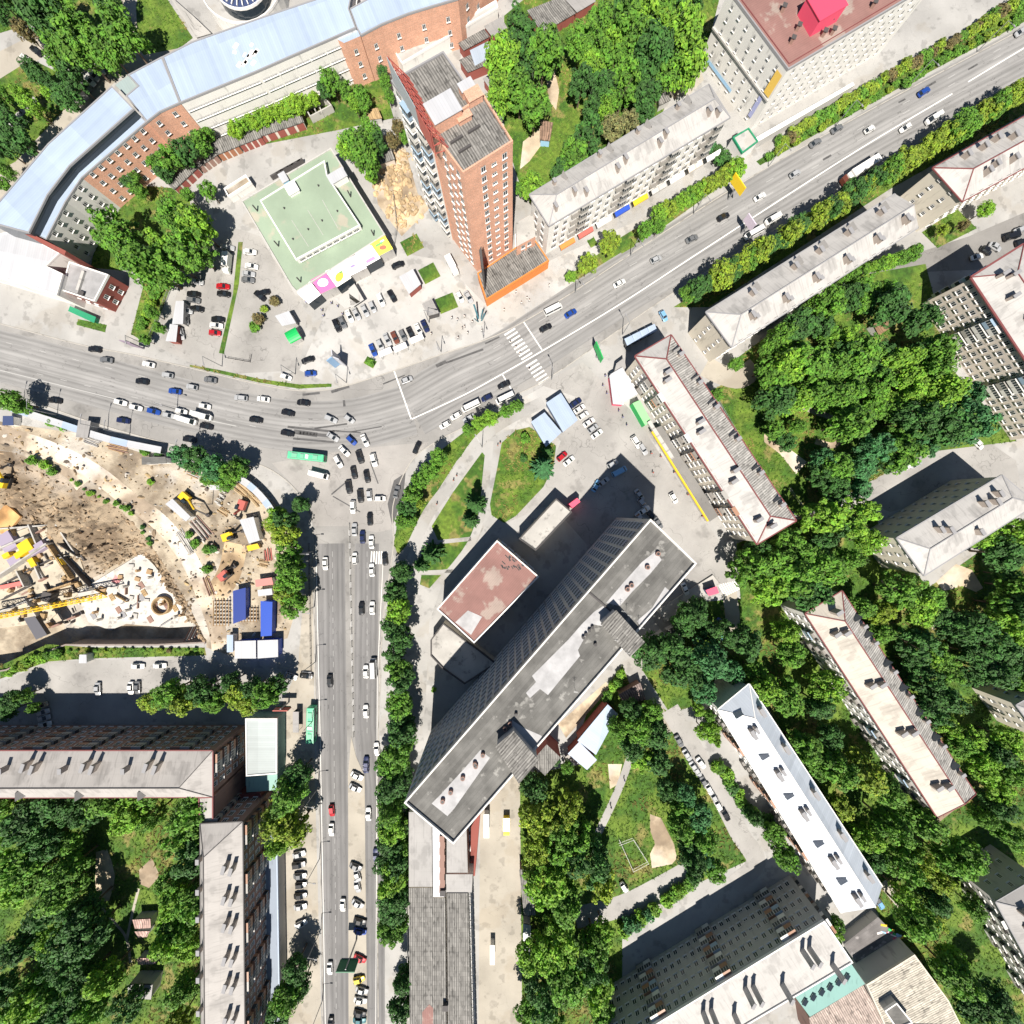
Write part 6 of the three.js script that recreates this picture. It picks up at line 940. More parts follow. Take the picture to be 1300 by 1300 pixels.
cars(1, 1, 'parked before the supermarket', [[405, 348, 65, 'u', 'black'], [433, 332, 65, 's', 'grey'], [468, 300, 65, 's', 'white'], [503, 290, 65, 's', 'silver'], [545, 272, 65, 's', 'silver'], [583, 255, 65, 'h', 'silver'], [625, 220, 65, 'e', 'white'], [680, 200, 60, 's', 'black'], [710, 45, -22, 's', 'black'], [585, 470, 65, 's', 'blue'], [622, 445, 65, 'h', 'silver'], [657, 418, 65, 's', 'silver'], [695, 408, 65, 's', 'brown'], [735, 397, 65, 'h', 'grey'], [773, 385, 65, 's', 'black'], [813, 368, 65, 's', 'white'], [845, 350, 65, 's', 'navy'], [38, 185, -20, 's', 'black'], [260, 520, -20, 's', 'black'], [273, 588, -5, 'h', 'blue'], [1020, 205, 60, 'h', 'white'], [1063, 205, 60, 's', 'silver'], [150, 605, 20, 'h', 'white']]);
cars(1, 0, 'in the long car park behind the green strip', [[1005, 43, 8, 's', 'grey'], [985, 130, 8, 's', 'silver'], [968, 192, 5, 's', 'black'], [968, 222, 8, 'e', 'grey'], [985, 265, 8, 's', 'black'], [935, 275, 10, 'h', 'silver'], [930, 315, 80, 'h', 'grey'], [908, 390, 80, 'h', 'silver'], [1115, 153, 5, 's', 'red'], [1118, 190, 5, 's', 'black'], [1090, 318, 5, 's', 'black'], [1082, 348, 5, 's', 'white'], [1075, 385, 5, 'h', 'red'], [1258, 52, 8, 's', 'white'], [1243, 90, 5, 's', 'silver'], [1240, 120, 5, 's', 'grey'], [1020, -25, 8, 's', 'silver'], [1035, -70, 10, 's', 'white'], [1140, -40, 5, 's', 'silver'], [1250, -20, 5, 's', 'white'], [1300, 200, 40, 's', 'black']]);
cars(1, 2, 'driving on the avenue near the zebra crossing', [[720, 18, -28, 'h', 'silver'], [537, 137, -30, 's', 'white'], [205, 270, -28, 'm', 'white'], [293, 288, -30, 's', 'blue'], [168, 360, -30, 's', 'black']]);
cars(1, 2, 'parked round the blue-roofed kiosks', [[318, 735, -35, 's', 'navy'], [337, 765, -35, 's', 'white'], [357, 797, -35, 'h', 'white'], [385, 832, -35, 's', 'white'], [405, 862, -35, 'h', 'silver'], [425, 890, -35, 's', 'white'], [250, 1003, -40, 'h', 'red'], [285, 1025, -40, 's', 'white'], [757, 300, 62, 'h', 'skyblue']]);
cars(1, 2, 'on the lane beside the yellow shop strip', [[620, 930, 58, 'u', 'white'], [655, 965, 55, 'e', 'silver'], [808, 1210, 60, 'h', 'white']]);
cars(1, 2, 'parked in the shadow of the slab', [[503, 1040, -30, 'h', 'silver'], [535, 1078, -28, 'v', 'skyblue'], [457, 1130, -35, 's', 'silver'], [420, 1150, -60, 's', 'skyblue'], [637, 1195, 55, 's', 'silver'], [650, 1235, 50, 'h', 'silver'], [660, 1272, -30, 's', 'white'], [640, 1310, 50, 's', 'silver']]);
cars(0, 3, 'driving on the upper avenue', [[800, 460, -32, 'e', 'blue'], [842, 597, -30, 'v', 'white', 1], [528, 648, -32, 'h', 'white'], [365, 645, -32, 's', 'grey'], [257, 715, -32, 's', 'grey'], [155, 870, -30, 'h', 'silver'], [1285, 160, -30, 's', 'silver'], [705, 642, -30, 'h', 'white', 1]]);
cars(0, 2, 'driving on the upper avenue', [[1240, 985, -28, 's', 'white'], [1057, 1085, -28, 's', 'black'], [900, 1195, -28, 's', 'grey'], [1205, 1170, -30, 'm', 'white', 1], [1300, 1100, -30, 'v', 'white', 1]]);
cars(0, 2, 'parked by the white office', [[1130, 700, 60, 's', 'black'], [1195, 735, -30, 'h', 'white'], [1035, 780, -30, 'h', 'skyblue']]);
cars(0, 3, 'parked in the side street behind the red-eaved block', [[1065, 1285, -12, 's', 'white'], [1155, 1235, 30, 's', 'silver'], [1235, 1185, -18, 'v', 'black'], [1280, 1150, -20, 's', 'silver'], [1110, 1255, 30, 'h', 'black'], [1290, 1215, -15, 'u', 'black']]);
cars(2, 1, 'driving on the southbound road', [[570, 35, 88, 's', 'black', 1], [493, 88, 90, 's', 'silver', 1], [533, 125, 88, 's', 'navy', 1], [578, 150, 88, 's', 'white', 1], [347, 258, 88, 's', 'white'], [495, 232, 88, 'h', 'white', 1], [580, 290, 88, 's', 'white', 1], [645, 235, 85, 's', 'black', 1], [528, 483, 88, 's', 'black', 1], [582, 480, 88, 's', 'white', 1], [370, 845, 88, 's', 'black'], [550, 798, 88, 's', 'white', 1], [590, 778, 87, 'm', 'silver', 1], [550, 997, 88, 's', 'white', 1], [605, 1185, 85, 's', 'white', 1], [552, 1255, 88, 's', 'navy', 1]]);
cars(2, 1, 'on the dirt verge by the bus stop', [[252, 818, 6, 's', 'black'], [175, 820, 20, 's', 'silver']]);
cars(3, 1, 'driving on the southbound road', [[380, 232, 86, 'h', 'red'], [378, 328, 88, 's', 'white'], [563, 250, 88, 's', 'white', 1], [600, 455, 86, 's', 'navy', 1], [435, 705, 88, 's', 'white'], [370, 1022, 88, 's', 'white'], [375, 1298, 90, 's', 'black'], [550, 12, 88, 's', 'navy', 1]]);
cars(3, 1, 'parked slantwise on the dirt verge', [[215, 450, -14, 's', 'silver'], [215, 500, -8, 'u', 'black'], [220, 558, -5, 's', 'grey'], [225, 603, -5, 'h', 'black'], [222, 658, -8, 's', 'black'], [222, 712, -8, 's', 'silver'], [225, 798, -25, 's', 'white']]);
cars(3, 1, 'parked slantwise on the median strip', [[505, 58, 28, 's', 'white'], [497, 118, 25, 's', 'silver'], [500, 512, 22, 's', 'grey'], [508, 556, 75, 's', 'silver'], [508, 610, 80, 's', 'silver'], [510, 697, 28, 's', 'silver'], [520, 785, 15, 's', 'black'], [520, 835, 12, 's', 'blue'], [520, 972, 25, 's', 'red'], [515, 1075, -10, 'h', 'yellow'], [530, 1130, 18, 's', 'silver'], [522, 1180, 10, 's', 'white'], [520, 1245, 12, 's', 'black'], [518, 1280, 5, 's', 'teal']]);
cars(2, 2, 'parked behind the slab', [[865, 385, 65, 's', 'white'], [700, 20, 50, 's', 'black'], [730, 55, 55, 's', 'grey'], [1050, 555, 40, 's', 'blue'], [1030, 620, 30, 'h', 'skyblue']]);
cars(2, 2, 'in the long line on the service lane', [[835, 1145, 60, 's', 'grey'], [875, 1215, 57, 's', 'silver'], [910, 1275, 55, 's', 'silver'], [945, 1255, 55, 's', 'white']]);
cars(3, 2, 'in the long line on the service lane', [[925, 35, 60, 's', 'silver'], [960, 92, 60, 's', 'grey'], [985, 125, 60, 's', 'white'], [1012, 170, 60, 's', 'silver'], [1030, 205, 60, 's', 'white'], [1068, 255, 60, 's', 'black']]);
cars(3, 2, 'left alone on the courtyard drive', [[560, 615, 60, 'h', 'white']]);
cars(2, 0, 'parked in the yard by the brown brick block', [[490, 885, 90, 's', 'silver'], [655, 880, 90, 's', 'white'], [688, 878, 90, 's', 'grey'], [210, 965, -18, 'h', 'tan'], [215, 1000, -15, 's', 'silver'], [220, 1030, -15, 's', 'silver'], [225, 1062, -12, 's', 'white'], [690, 770, 0, 's', 'white'], [800, 768, 0, 's', 'white'], [20, 1000, -15, 's', 'skyblue']]);
cars(1, 3, 'parked on the tree-shaded court road', [[935, 930, 40, 's', 'black'], [970, 905, 60, 'h', 'tan'], [1070, 940, 45, 's', 'white'], [720, 1050, -28, 's', 'white'], [760, 1040, -28, 's', 'silver'], [690, 1065, -28, 's', 'silver']]);
cars(3, 3, 'by the end of the metal-roofed block', [[580, 700, 60, 'h', 'skyblue'], [565, 680, 60, 's', 'grey']]);
cars(0, 0, 'parked by the wood above the curved roof', [[180, 255, 40, 's', 'black'], [130, 297, 40, 's', 'white'], [540, 330, 50, 's', 'black'], [500, 348, 50, 's', 'white'], [470, 380, 45, 's', 'silver'], [450, 405, 45, 's', 'white'], [430, 430, 45, 's', 'grey']]);
// city buses
function bus(u, v, ang, label) {
  const [x, z] = P(u, v, 1.5), g = thing('city_bus', label, 'bus', x, z, -ang * Math.PI / 180, 'green city buses', 0.025), L = 12.2, W = 2.5;
  const b = loftShell([[-6.1, 1.1, 0.5, 2.7], [-5.95, 1.24, 0.35, 2.9], [-3, 1.25, 0.35, 2.95], [3, 1.25, 0.35, 2.95], [5.9, 1.24, 0.35, 2.9], [6.1, 1.08, 0.45, 2.6]]); mesh('body', b.geo(), paint(0.1, 0.5, 0.27, 0.4), g);
  const q = new MB(); for (const s of [-1, 1]) q.quad([-5.6, 1.35, s * 1.262], [5.6, 1.35, s * 1.262], [5.6, 2.3, s * 1.245], [-5.6, 2.3, s * 1.245]); mesh('side_windows', q.geo(), carGlass, g);
  mesh('windscreen', new MB().quad([6.12, 1.2, 1], [6.12, 1.2, -1], [6.1, 2.5, -1], [6.1, 2.5, 1]).geo(), carGlass, g);
  for (const [a, l] of [[-3.6, 1.8], [-1, 1.2], [0.6, 1.0], [3.4, 1.6]]) mesh('roof_hatch', new MB().box(a, 2.95, 0, l, 0.22, 1.3).geo(), a > 0 && a < 1 ? M.white : paint(0.16, 0.42, 0.28, 0.5), g);
  for (const s of [-0.85, 0.85]) mesh('roof_rail', new MB().box(0, 2.93, s, 10.6, 0.1, 0.12).geo(), M.steel, g);
  const wh = new THREE.CylinderGeometry(0.48, 0.48, 0.28, 14); wh.rotateX(Math.PI / 2); for (const a of [-3.4, 3.6]) for (const s of [-1.08, 1.08]) mesh('wheel', wh, tyre, g, [a, 0.48, s]); void L, W;
}
bus(...Q(1, 1, 257, 1005), 6, 'green city bus turning at the junction'); bus(...Q(2, 1, 280, 1060), 91, 'green city bus waiting at the roadside stop');
{ // articulated lorry on the avenue
  const [x, z] = P(...Q(0, 3, 475, 855), 2), g = thing('articulated_lorry', 'long white articulated lorry beside the clipped trees', 'lorry', x, z, (32 + 180) * Math.PI / 180, undefined, 0.025);
  mesh('trailer', new MB().box(-1.6, 1.1, 0, 10.4, 2.6, 2.45, 0, true).geo(), M.white, g); mesh('cab', loftShell([[3.9, 1.2, 0.6, 2.7], [4.2, 1.22, 0.5, 3.0], [5.6, 1.22, 0.5, 2.9], [6.1, 1.1, 0.6, 2.1]]).geo(), cpaint('brown'), g); mesh('roof_deflector', new MB().box(4.7, 2.95, 0, 1.2, 0.5, 1.8).geo(), M.white, g);
  mesh('windscreen', new MB().quad([5.75, 1.9, 1.05], [5.75, 1.9, -1.05], [5.65, 2.75, -1], [5.65, 2.75, 1]).geo(), carGlass, g); mesh('chassis', new MB().box(1, 0.7, 0, 9.6, 0.4, 1).geo(), M.black, g);
  const wh = new THREE.CylinderGeometry(0.5, 0.5, 0.3, 14); wh.rotateX(Math.PI / 2); for (const a of [-5.5, -4.3, 2.6, 5.2]) for (const s of [-1.05, 1.05]) mesh('wheel', wh, tyre, g, [a, 0.5, s]);
}
function truck(u, v, ang, label, colour, box) { const [x, z] = P(u, v, 1.2), g = thing('lorry', label, 'lorry', x, z, -ang * Math.PI / 180, undefined, 0.025); mesh('cab', loftShell([[1.6, 0.95, 0.5, 1.9], [1.8, 1.05, 0.45, 2.2], [2.7, 1.05, 0.45, 2.1], [3.2, 0.95, 0.5, 1.4]]).geo(), cpaint(colour), g); mesh('box', new MB().box(-0.9, 0.8, 0, 4.6, box, 2.1, 0, true).geo(), colour === 'yellow' ? cpaint('yellow') : M.white, g); mesh('windscreen', new MB().quad([2.9, 1.5, 0.9], [2.9, 1.5, -0.9], [2.72, 2.05, -0.85], [2.72, 2.05, 0.85]).geo(), carGlass, g); const wh = new THREE.CylinderGeometry(0.42, 0.42, 0.26, 12); wh.rotateX(Math.PI / 2); for (const a of [-2.2, 2.2]) for (const s of [-0.92, 0.92]) mesh('wheel', wh, tyre, g, [a, 0.42, s]); }
truck(574, 338, 62, 'white box lorry unloading beside the brick tower', 'white', 2.2); truck(643, 1048, 90, 'yellow lorry parked in the service yard behind the wing', 'yellow', 1.4); truck(289, 335, 96, 'white lorry with long grey box in the long car park', 'white', 2.2);
// ---------- sheds, garages, kiosks ----------
// gabled or mono-pitch shed: plan outline (4 corners at eave height), a-b the door side
function shed(name, label, cat, px, h, { wall = M.greyWall, roof = M.slate, rise = 0.5, ang, doors = 0, doorMat = M.redWall, group } = {}) {
  const q = px.map(([u, v]) => P(u, v, h)), c = [(q[0][0] + q[2][0]) / 2, (q[0][1] + q[2][1]) / 2], g = thing(name, label, cat, c[0], c[1], 0, group);
  const body = inset(q, 0.25), m = new MB(c[0], c[1]); m.sides(body, 0, h); mesh('wall', m.geo(), wall, g);
  const r = new MB(c[0], c[1]), f = (p, y) => [p[0], y, p[1]]; r.quad(f(q[0], h), f(q[1], h), f(q[2], h + rise), f(q[3], h + rise)); r.quad(f(q[0], h - 0.12), f(q[1], h - 0.12), f(q[1], h), f(q[0], h)); r.quad(f(q[1], h - 0.1), f(q[2], h + rise - 0.1), f(q[2], h + rise), f(q[1], h)); r.quad(f(q[3], h + rise - 0.1), f(q[0], h - 0.1), f(q[0], h), f(q[3], h + rise)); mesh('roof', r.geo(), roof, g);
  if (doors) { const o = ccw(body); void o; for (let i = 0; i < doors; i++) { const t0 = (i + 0.14) / doors, t1 = (i + 0.86) / doors, a = [lerp(q[0][0], q[1][0], t0), lerp(q[0][1], q[1][1], t0)], b = [lerp(q[0][0], q[1][0], t1), lerp(q[0][1], q[1][1], t1)], n = norm([(q[0][0] - q[3][0]), (q[0][1] - q[3][1])]), k = -0.16, d = new MB(c[0], c[1]); d.quad([a[0] + n[0] * k, 0.05, a[1] + n[1] * k], [b[0] + n[0] * k, 0.05, b[1] + n[1] * k], [b[0] + n[0] * k, h * 0.86, b[1] + n[1] * k], [a[0] + n[0] * k, h * 0.86, a[1] + n[1] * k]); mesh('garage_door', d.geo(), doorMat, g); } }
  return g;
}
const S0 = (l) => QS(0, 0, l), S1 = (l) => QS(0, 1, l);
const doorM = [M.redWall, M.brownWall, paint(0.3, 0.13, 0.07)];
[[[870, 950], [990, 838], [950, 775], [815, 900]], [[990, 838], [1085, 775], [1050, 712], [952, 775]], [[1085, 775], [1195, 730], [1170, 668], [1055, 712]], [[1195, 730], [1310, 685], [1285, 628], [1172, 668]]].forEach((q, i) => shed('garage', `${['end', 'bend-side', 'middle', 'far'][i]} section of slate-roofed garages with red-brown doors behind the supermarket`, 'garage', S0(q), 2.8, { doors: 4, doorMat: doorM[i % 3], rise: 0.3, wall: M.pinkWall, group: 'garages behind the supermarket' }));
shed('garage', 'slate-roofed garage with red doors next to a roofless ruin', 'garage', S1([[0, 690], [240, 610], [215, 545], [0, 615]]), 2.8, { doors: 5, rise: 0.3, wall: M.pinkWall, group: 'garages behind the supermarket' });
{ const c = P(402, 138), g = thing('ruined_shed', 'roofless pale block shed with open cells behind the supermarket', 'ruin', c[0], c[1]); const q = G([[385, 132], [408, 124], [424, 142], [398, 156]]); const m = new MB(...c); m.wallLine([...q, q[0]], 0.4, 0, 2.4); mesh('outer_wall', m.geo(), M.conc, g); for (const [a, b] of [[[396, 128], [404, 148]], [[388, 142], [416, 132]], [[408, 140], [412, 150]]]) { const w = new MB(...c); w.wallLine(G([a, b]), 0.35, 0, 2.1); mesh('cross_wall', w.geo(), M.conc, g); } }
[[[790, 350], [900, 290], [960, 370], [850, 440], 'weathered'], [[860, 305], [955, 250], [1040, 385], [950, 430], 'striped'], [[1015, 300], [1120, 250], [1180, 320], [1060, 370], 'patched'], [[1010, 215], [1140, 145], [1170, 190], [1040, 260], 'blackened'], [[1140, 130], [1225, 85], [1260, 150], [1180, 190], 'pale grey']].slice(2).forEach((a) => shed('lean_to_shed', `${a[4]} slate lean-to in the shed row behind the brick tower`, 'shed', S1(a.slice(0, 4)), 2.8, { rise: 0.4, wall: M.redWall, roof: a[4] === 'pale grey' ? M.greyRoof : M.slate, group: 'sheds behind the tower' }));
shed('lean_to_shed', 'greenish tin lean-to ending the shed row behind brick tower', 'shed', S1([[1185, 250], [1215, 200], [1250, 180], [1195, 300]]), 2.8, { roof: M.green, wall: M.redWall });
shed('lean_to_shed', 'shiny grey metal-topped lean-to in the shed row behind the brick tower', 'shed', S1([[1095, 330], [1180, 280], [1160, 215], [1070, 260]]), 3.1, { roof: M.metal, wall: M.redWall });
shed('hut', 'small pale-roofed hut with red wall below the shed row', 'hut', S1([[1180, 460], [1245, 415], [1200, 360], [1135, 400]]), 2.5, { roof: M.greyRoof, wall: M.redWall });
shed('hut', 'crumbling slate hut beside the sandy heap by the tower', 'hut', S1([[600, 830], [695, 795], [665, 720], [585, 755]]), 2.5, { wall: M.pinkWall });
shed('hut', 'little wooden slate-topped hut among bushes behind the supermarket', 'hut', S1([[560, 600], [630, 590], [610, 545], [545, 560]]), 2.3, { roof: M.planks });
shed('hut', 'light blue wooden hut in the park behind the tower', 'hut', QS(0, 2, [[140, 700], [190, 705], [205, 620], [140, 605]]), 2.6, { roof: std({ map: T.slate, color: rgb(1.2, 0.8, 0.6) }), wall: M.lightBlue });
shed('garage', 'slate-roofed garage with white patch by the park trees', 'garage', QS(0, 2, [[150, 165], [320, 65], [250, -10], [75, 60]]), 2.8, { doors: 3, wall: M.redWall }); shed('garage', 'pale-roofed garage touching the patched garage by the park', 'garage', QS(0, 2, [[325, 62], [420, 5], [370, -40], [255, -5]]), 2.8, { doors: 2, wall: M.redWall, roof: M.greyRoof });
shed('hut', 'narrow slate shed under the park trees', 'hut', QS(0, 2, [[590, 190], [690, 260], [665, 285], [570, 215]]), 2.4); shed('hut', 'brown slate lean-to at the back of the awning block', 'hut', QS(0, 2, [[735, 530], [795, 500], [755, 440], [730, 470]]), 2.5);
shed('hut', 'brown plank hut roof among the courtyard trees', 'hut', QS(1, 3, [[575, 395], [650, 350], [605, 305], [540, 345]]), 2.6, { roof: std({ map: T.planks, color: rgb(0.6, 0.55, 0.6) }) });
shed('playhouse', 'pinkish two-part hut roof beside the sand lawn', 'hut', QS(3, 0, [[675, 825], [755, 820], [760, 765], [670, 770]]), 2.6, { roof: std({ map: T.slate, color: rgb(2, 1.4, 1.3) }), rise: 0.6 }); shed('playhouse', 'pink pointed hut end beside the sand lawn', 'hut', QS(3, 0, [[690, 870], [735, 865], [755, 828], [680, 830]]), 2.2, { roof: std({ map: T.slate, color: rgb(2, 1.4, 1.3) }) }); shed('playhouse', 'small pink hut where the courtyard paths meet', 'hut', QS(3, 0, [[690, 1005], [780, 1000], [780, 960], [690, 965]]), 2.4, { roof: std({ map: T.slate, color: rgb(2, 1.4, 1.3) }) }); shed('playhouse', 'light grey flat hut in the courtyard shadow', 'hut', QS(3, 0, [[640, 1172], [755, 1178], [770, 1095], [645, 1095]]), 4, { roof: M.greyRoof });
shed('brick_store', 'dark brick store with pale blue roof behind the slab', 'store', QS(2, 2, [[420, 1215], [530, 1010], [475, 955], [325, 1135]]), 4, { wall: M.redWall, roof: M.metalBlue, rise: 1 }); shed('brick_store', 'small store with pale blue roof and brick end behind the slab', 'store', QS(2, 2, [[375, 1290], [425, 1240], [335, 1145], [278, 1205]]), 3.4, { wall: M.redWall, roof: M.metalBlue });
shed('hut', 'brown corrugated hut under the tree behind the slab', 'hut', QS(2, 2, [[560, 960], [670, 940], [640, 850], [530, 910]]), 3, { roof: std({ map: T.slate, color: rgb(1, 0.8, 0.8) }), wall: M.brownWall }); shed('hut', 'red tin-roofed hut at the slab corner', 'hut', QS(2, 2, [[680, 765], [720, 700], [685, 650], [625, 705]]), 3, { roof: M.trimRed, wall: M.redWall }); shed('hut', 'white flat-topped hut next to the red tin hut', 'hut', QS(2, 2, [[715, 685], [785, 635], [755, 595], [685, 645]]), 3, { roof: M.metalWhite });
shed('hut', 'dark open-sided shelter near the white flat-topped hut', 'hut', QS(2, 2, [[800, 640], [915, 560], [890, 530], [770, 590]]), 2.6, { roof: M.bitumen }); shed('advert_booth', 'small booth with pink and orange top beside the crossing stripes', 'booth', QS(2, 2, [[985, 420], [1035, 405], [1020, 370], [965, 390]]), 3, { roof: M.pink, wall: M.navy });
shed('hut', 'orange-brown tin shed beside the parked cars under the wood', 'hut', S0([[355, 500], [415, 450], [385, 420], [325, 465]]), 2.6, { roof: std({ map: T.slate, color: rgb(2, 1.3, 0.9) }) }); shed('lean_to_shed', 'long striped shed along the service yard', 'shed', QS(3, 2, [[60, 760], [120, 755], [85, 525], [35, 520]]), 3, { roof: M.slate, wall: M.brownWall }); shed('lean_to_shed', 'pale green shed against the yard trees', 'shed', QS(3, 2, [[55, 1060], [90, 1060], [95, 800], [55, 790]]), 3, { roof: M.metalWhite });
shed('container', 'white container on the service yard', 'container', [[614, 1034], [621, 1034], [621, 1064], [614, 1064]], 2.6, { roof: M.white, wall: M.white, rise: 0.02 }); shed('container', 'white container by the yard gate', 'container', [[622, 1200], [628, 1200], [628, 1225], [622, 1225]], 2.6, { roof: M.white, wall: M.white, rise: 0.02 });
// kiosks on the squares
shed('kiosk', 'larger pale blue-roofed kiosk on the parking square', 'kiosk', QS(1, 2, [[255, 880], [330, 820], [245, 685], [170, 735]]), 3.6, { roof: M.metalBlue, wall: M.blueWall, rise: 0.2 }); shed('kiosk', 'smaller pale blue-roofed kiosk joined to the larger one', 'kiosk', QS(1, 2, [[170, 955], [248, 882], [163, 782], [95, 830]]), 3.2, { roof: M.metalBlue, wall: M.blueWall, rise: 0.2 });
shed('kiosk', 'dark red kiosk with white roof before the brick tower', 'kiosk', QS(1, 1, [[765, 190], [825, 140], [785, 65], [715, 105]]), 3, { roof: M.metalWhite, wall: M.redWall, rise: 0.1 }); shed('kiosk', 'grey-white kiosk next to the square lawn', 'kiosk', QS(1, 1, [[860, 300], [915, 285], [880, 215], [830, 240]]), 3, { roof: M.greyRoof, wall: M.trimDark, rise: 0.1 });
shed('kiosk', 'white-roofed kiosk joined to the green-capped one', 'kiosk', QS(1, 1, [[130, 350], [200, 335], [165, 275], [95, 300]]), 3, { roof: M.metalWhite, rise: 0.1 });
{ const [x, z] = P(...Q(1, 1, 183, 395), 3), g = thing('kiosk', 'kiosk with glossy bright green rounded cap', 'kiosk', x, z, 0.5); mesh('wall', new MB().box(0, 0, 0, 3.4, 2.6, 3.6).geo(), M.greyWall, g); const m = new MB(); for (let i = 0; i < 8; i++) { const a = Math.PI * i / 8, b = Math.PI * (i + 1) / 8; m.quad([-2.1, 2.6 + Math.sin(a), -Math.cos(a) * 2.1], [2.1, 2.6 + Math.sin(a), -Math.cos(a) * 2.1], [2.1, 2.6 + Math.sin(b), -Math.cos(b) * 2.1], [-2.1, 2.6 + Math.sin(b), -Math.cos(b) * 2.1]); } mesh('cap', m.geo(), M.brightGreen, g); }
shed('kiosk', 'white-roofed ticket kiosk at the long car park', 'kiosk', QS(1, 0, [[860, 340], [915, 340], [920, 225], [880, 225]]), 2.8, { roof: M.metalWhite, rise: 0.05 }); shed('kiosk', 'red-walled kiosk at the long car park mouth', 'kiosk', QS(1, 0, [[828, 425], [880, 430], [890, 345], [850, 340]]), 2.8, { roof: M.metalWhite, wall: M.redWall, rise: 0.05 });
shed('stall_row', 'row of green market bins by the small brick house', 'stall', QS(1, 0, [[340, 275], [470, 335], [480, 305], [350, 250]]), 1.6, { roof: M.greenPaint, wall: M.greenPaint, rise: 0.02 });
shed('gate_lodge', 'grey flat-roofed gate lodge by the covered walkway', 'lodge', QS(1, 0, [[378, 905], [438, 912], [455, 825], [393, 820]]), 3.2, { roof: M.greyRoof, wall: M.greyWall, rise: 0.05 });
for (let i = 0; i < 4; i++) shed('market_canopy', `${['first', 'second', 'third', 'fourth'][i]} white market canopy counted from the light blue hatchback`, 'canopy', QS(1, 2, [[690 - i * 38, 392 - 0 + i * 19], [727 - i * 38, 372 + i * 19], [712 - i * 38, 340 + i * 19], [675 - i * 38, 358 + i * 19]]), 3, { roof: M.metalBlue, wall: M.glass, rise: 0.15, group: 'market canopies' });
shed('market_canopy', 'flowered red and white stall roof by the red-edged block', 'canopy', QS(1, 2, [[505, 740], [560, 745], [530, 590], [485, 600]]), 2.8, { roof: M.metalWhite, wall: M.pink }); shed('market_canopy', 'grey pointed stall roof by the red-edged block', 'canopy', QS(1, 2, [[510, 590], [570, 560], [560, 510], [520, 540]]), 2.8, { roof: M.greyRoof });
for (const [u, v, k] of [[489, 447, 'blue sedan'], [508, 441, 'brown sedan'], [529, 430, 'navy sedan']]) { const [x, z] = P(u, v, 2.4), g = thing('bus_shelter', `white roadside bus shelter in front of the parked ${k}`, 'bus shelter', x, z, 24 * Math.PI / 180, 'bus shelters'); mesh('roof', new MB().box(0, 2.4, 0, 4.6, 0.14, 2, 0, true).geo(), M.white, g); mesh('back_wall', new MB().box(0, 0, -0.9, 4.4, 2.4, 0.08).geo(), M.glass, g); for (const a of [-2, 2]) mesh('post', new MB().box(a, 0, 0.85, 0.1, 2.4, 0.1).geo(), M.steel, g); mesh('bench', new MB().box(0, 0.4, -0.5, 3, 0.08, 0.5).geo(), M.wood, g); }
{ const [x, z] = P(...Q(2, 1, 200, 1050), 2.4), g = thing('bus_shelter', 'grey bus shelter beside the waiting green bus', 'bus shelter', x, z, Math.PI / 2); mesh('roof', new MB().box(0, 2.4, 0, 7, 0.14, 2, 0, true).geo(), M.greyRoof, g); mesh('back_wall', new MB().box(0, 0, -0.9, 6.8, 2.4, 0.08).geo(), M.glass, g); for (const a of [-3, 3]) mesh('post', new MB().box(a, 0, 0.85, 0.1, 2.4, 0.1).geo(), M.steel, g); }
// billboards: panel on a post
function billboard(u, v, ang, w, h, y, mat, label, back = M.trimGrey, tilt = 0) { const [x, z] = P(u, v, y + h / 2), g = thing('billboard', label, 'billboard', x, z, -ang * Math.PI / 180); const p = mesh('panel', new MB().box(0, y, 0.06, w, h, 0.3, 0, true).geo(), mat, g); p.rotation.x = tilt; p.position.y = -y * (Math.cos(tilt) - 1); p.position.z = -y * Math.sin(tilt); mesh('post', new MB().cyl(0, 0, -0.3, 0.28, 0.22, y + h * 0.9, 10).geo(), M.steel, g); mesh('frame', new MB().box(0, y - 0.15, -0.2, w * 0.9, 0.15, 0.3).geo(), back, g); return g; }
billboard(937, 234, 56, 6, 3.4, 5, paint(0.8, 0.55, 0.02, 0.5), 'yellow billboard standing over the avenue verge'); billboard(760, 447, 68, 6, 4, 3, M.brightGreen, 'green billboard near the zebra crossing'); billboard(952, 282, 56, 4.4, 3.2, 4, paint(0.6, 0.52, 0.62, 0.5), 'pale printed billboard by the white minibus on the avenue');
billboard(441, 1226, 0, 6, 3.7, 6, paint(0.01, 0.14, 0.06, 0.5), 'dark green road sign over the southbound median'); billboard(167, 437, 12, 3.6, 5, 2, paint(0.25, 0.2, 0.26, 0.6), 'grey-violet billboard below the green strip'); billboard(358, 900, 0, 5, 2.4, 3, M.redSteel, 'red and green sign at the shop with white ribbed roof', M.greenPaint); billboard(1083, 52, -30, 3, 2, 3, M.orange, 'orange sign by the white office wall');
{ const [x, z] = P(428, 458, 3), g = thing('advert_totem', 'tall three-winged grey totem on the forecourt', 'totem', x, z, -0.4); for (const a of [0, 2.1, 4.2]) { const p = mesh('wing', new MB().box(1.2, 0.4, 0, 2.3, 6.4, 0.3, 0, true).geo(), a === 4.2 ? paint(0.2, 0.33, 0.5, 0.5) : paint(0.45, 0.46, 0.5, 0.5), g); p.rotation.y = a; } mesh('mast', new MB().cyl(0, 0, 0, 0.25, 0.25, 7, 10).geo(), M.steel, g); }
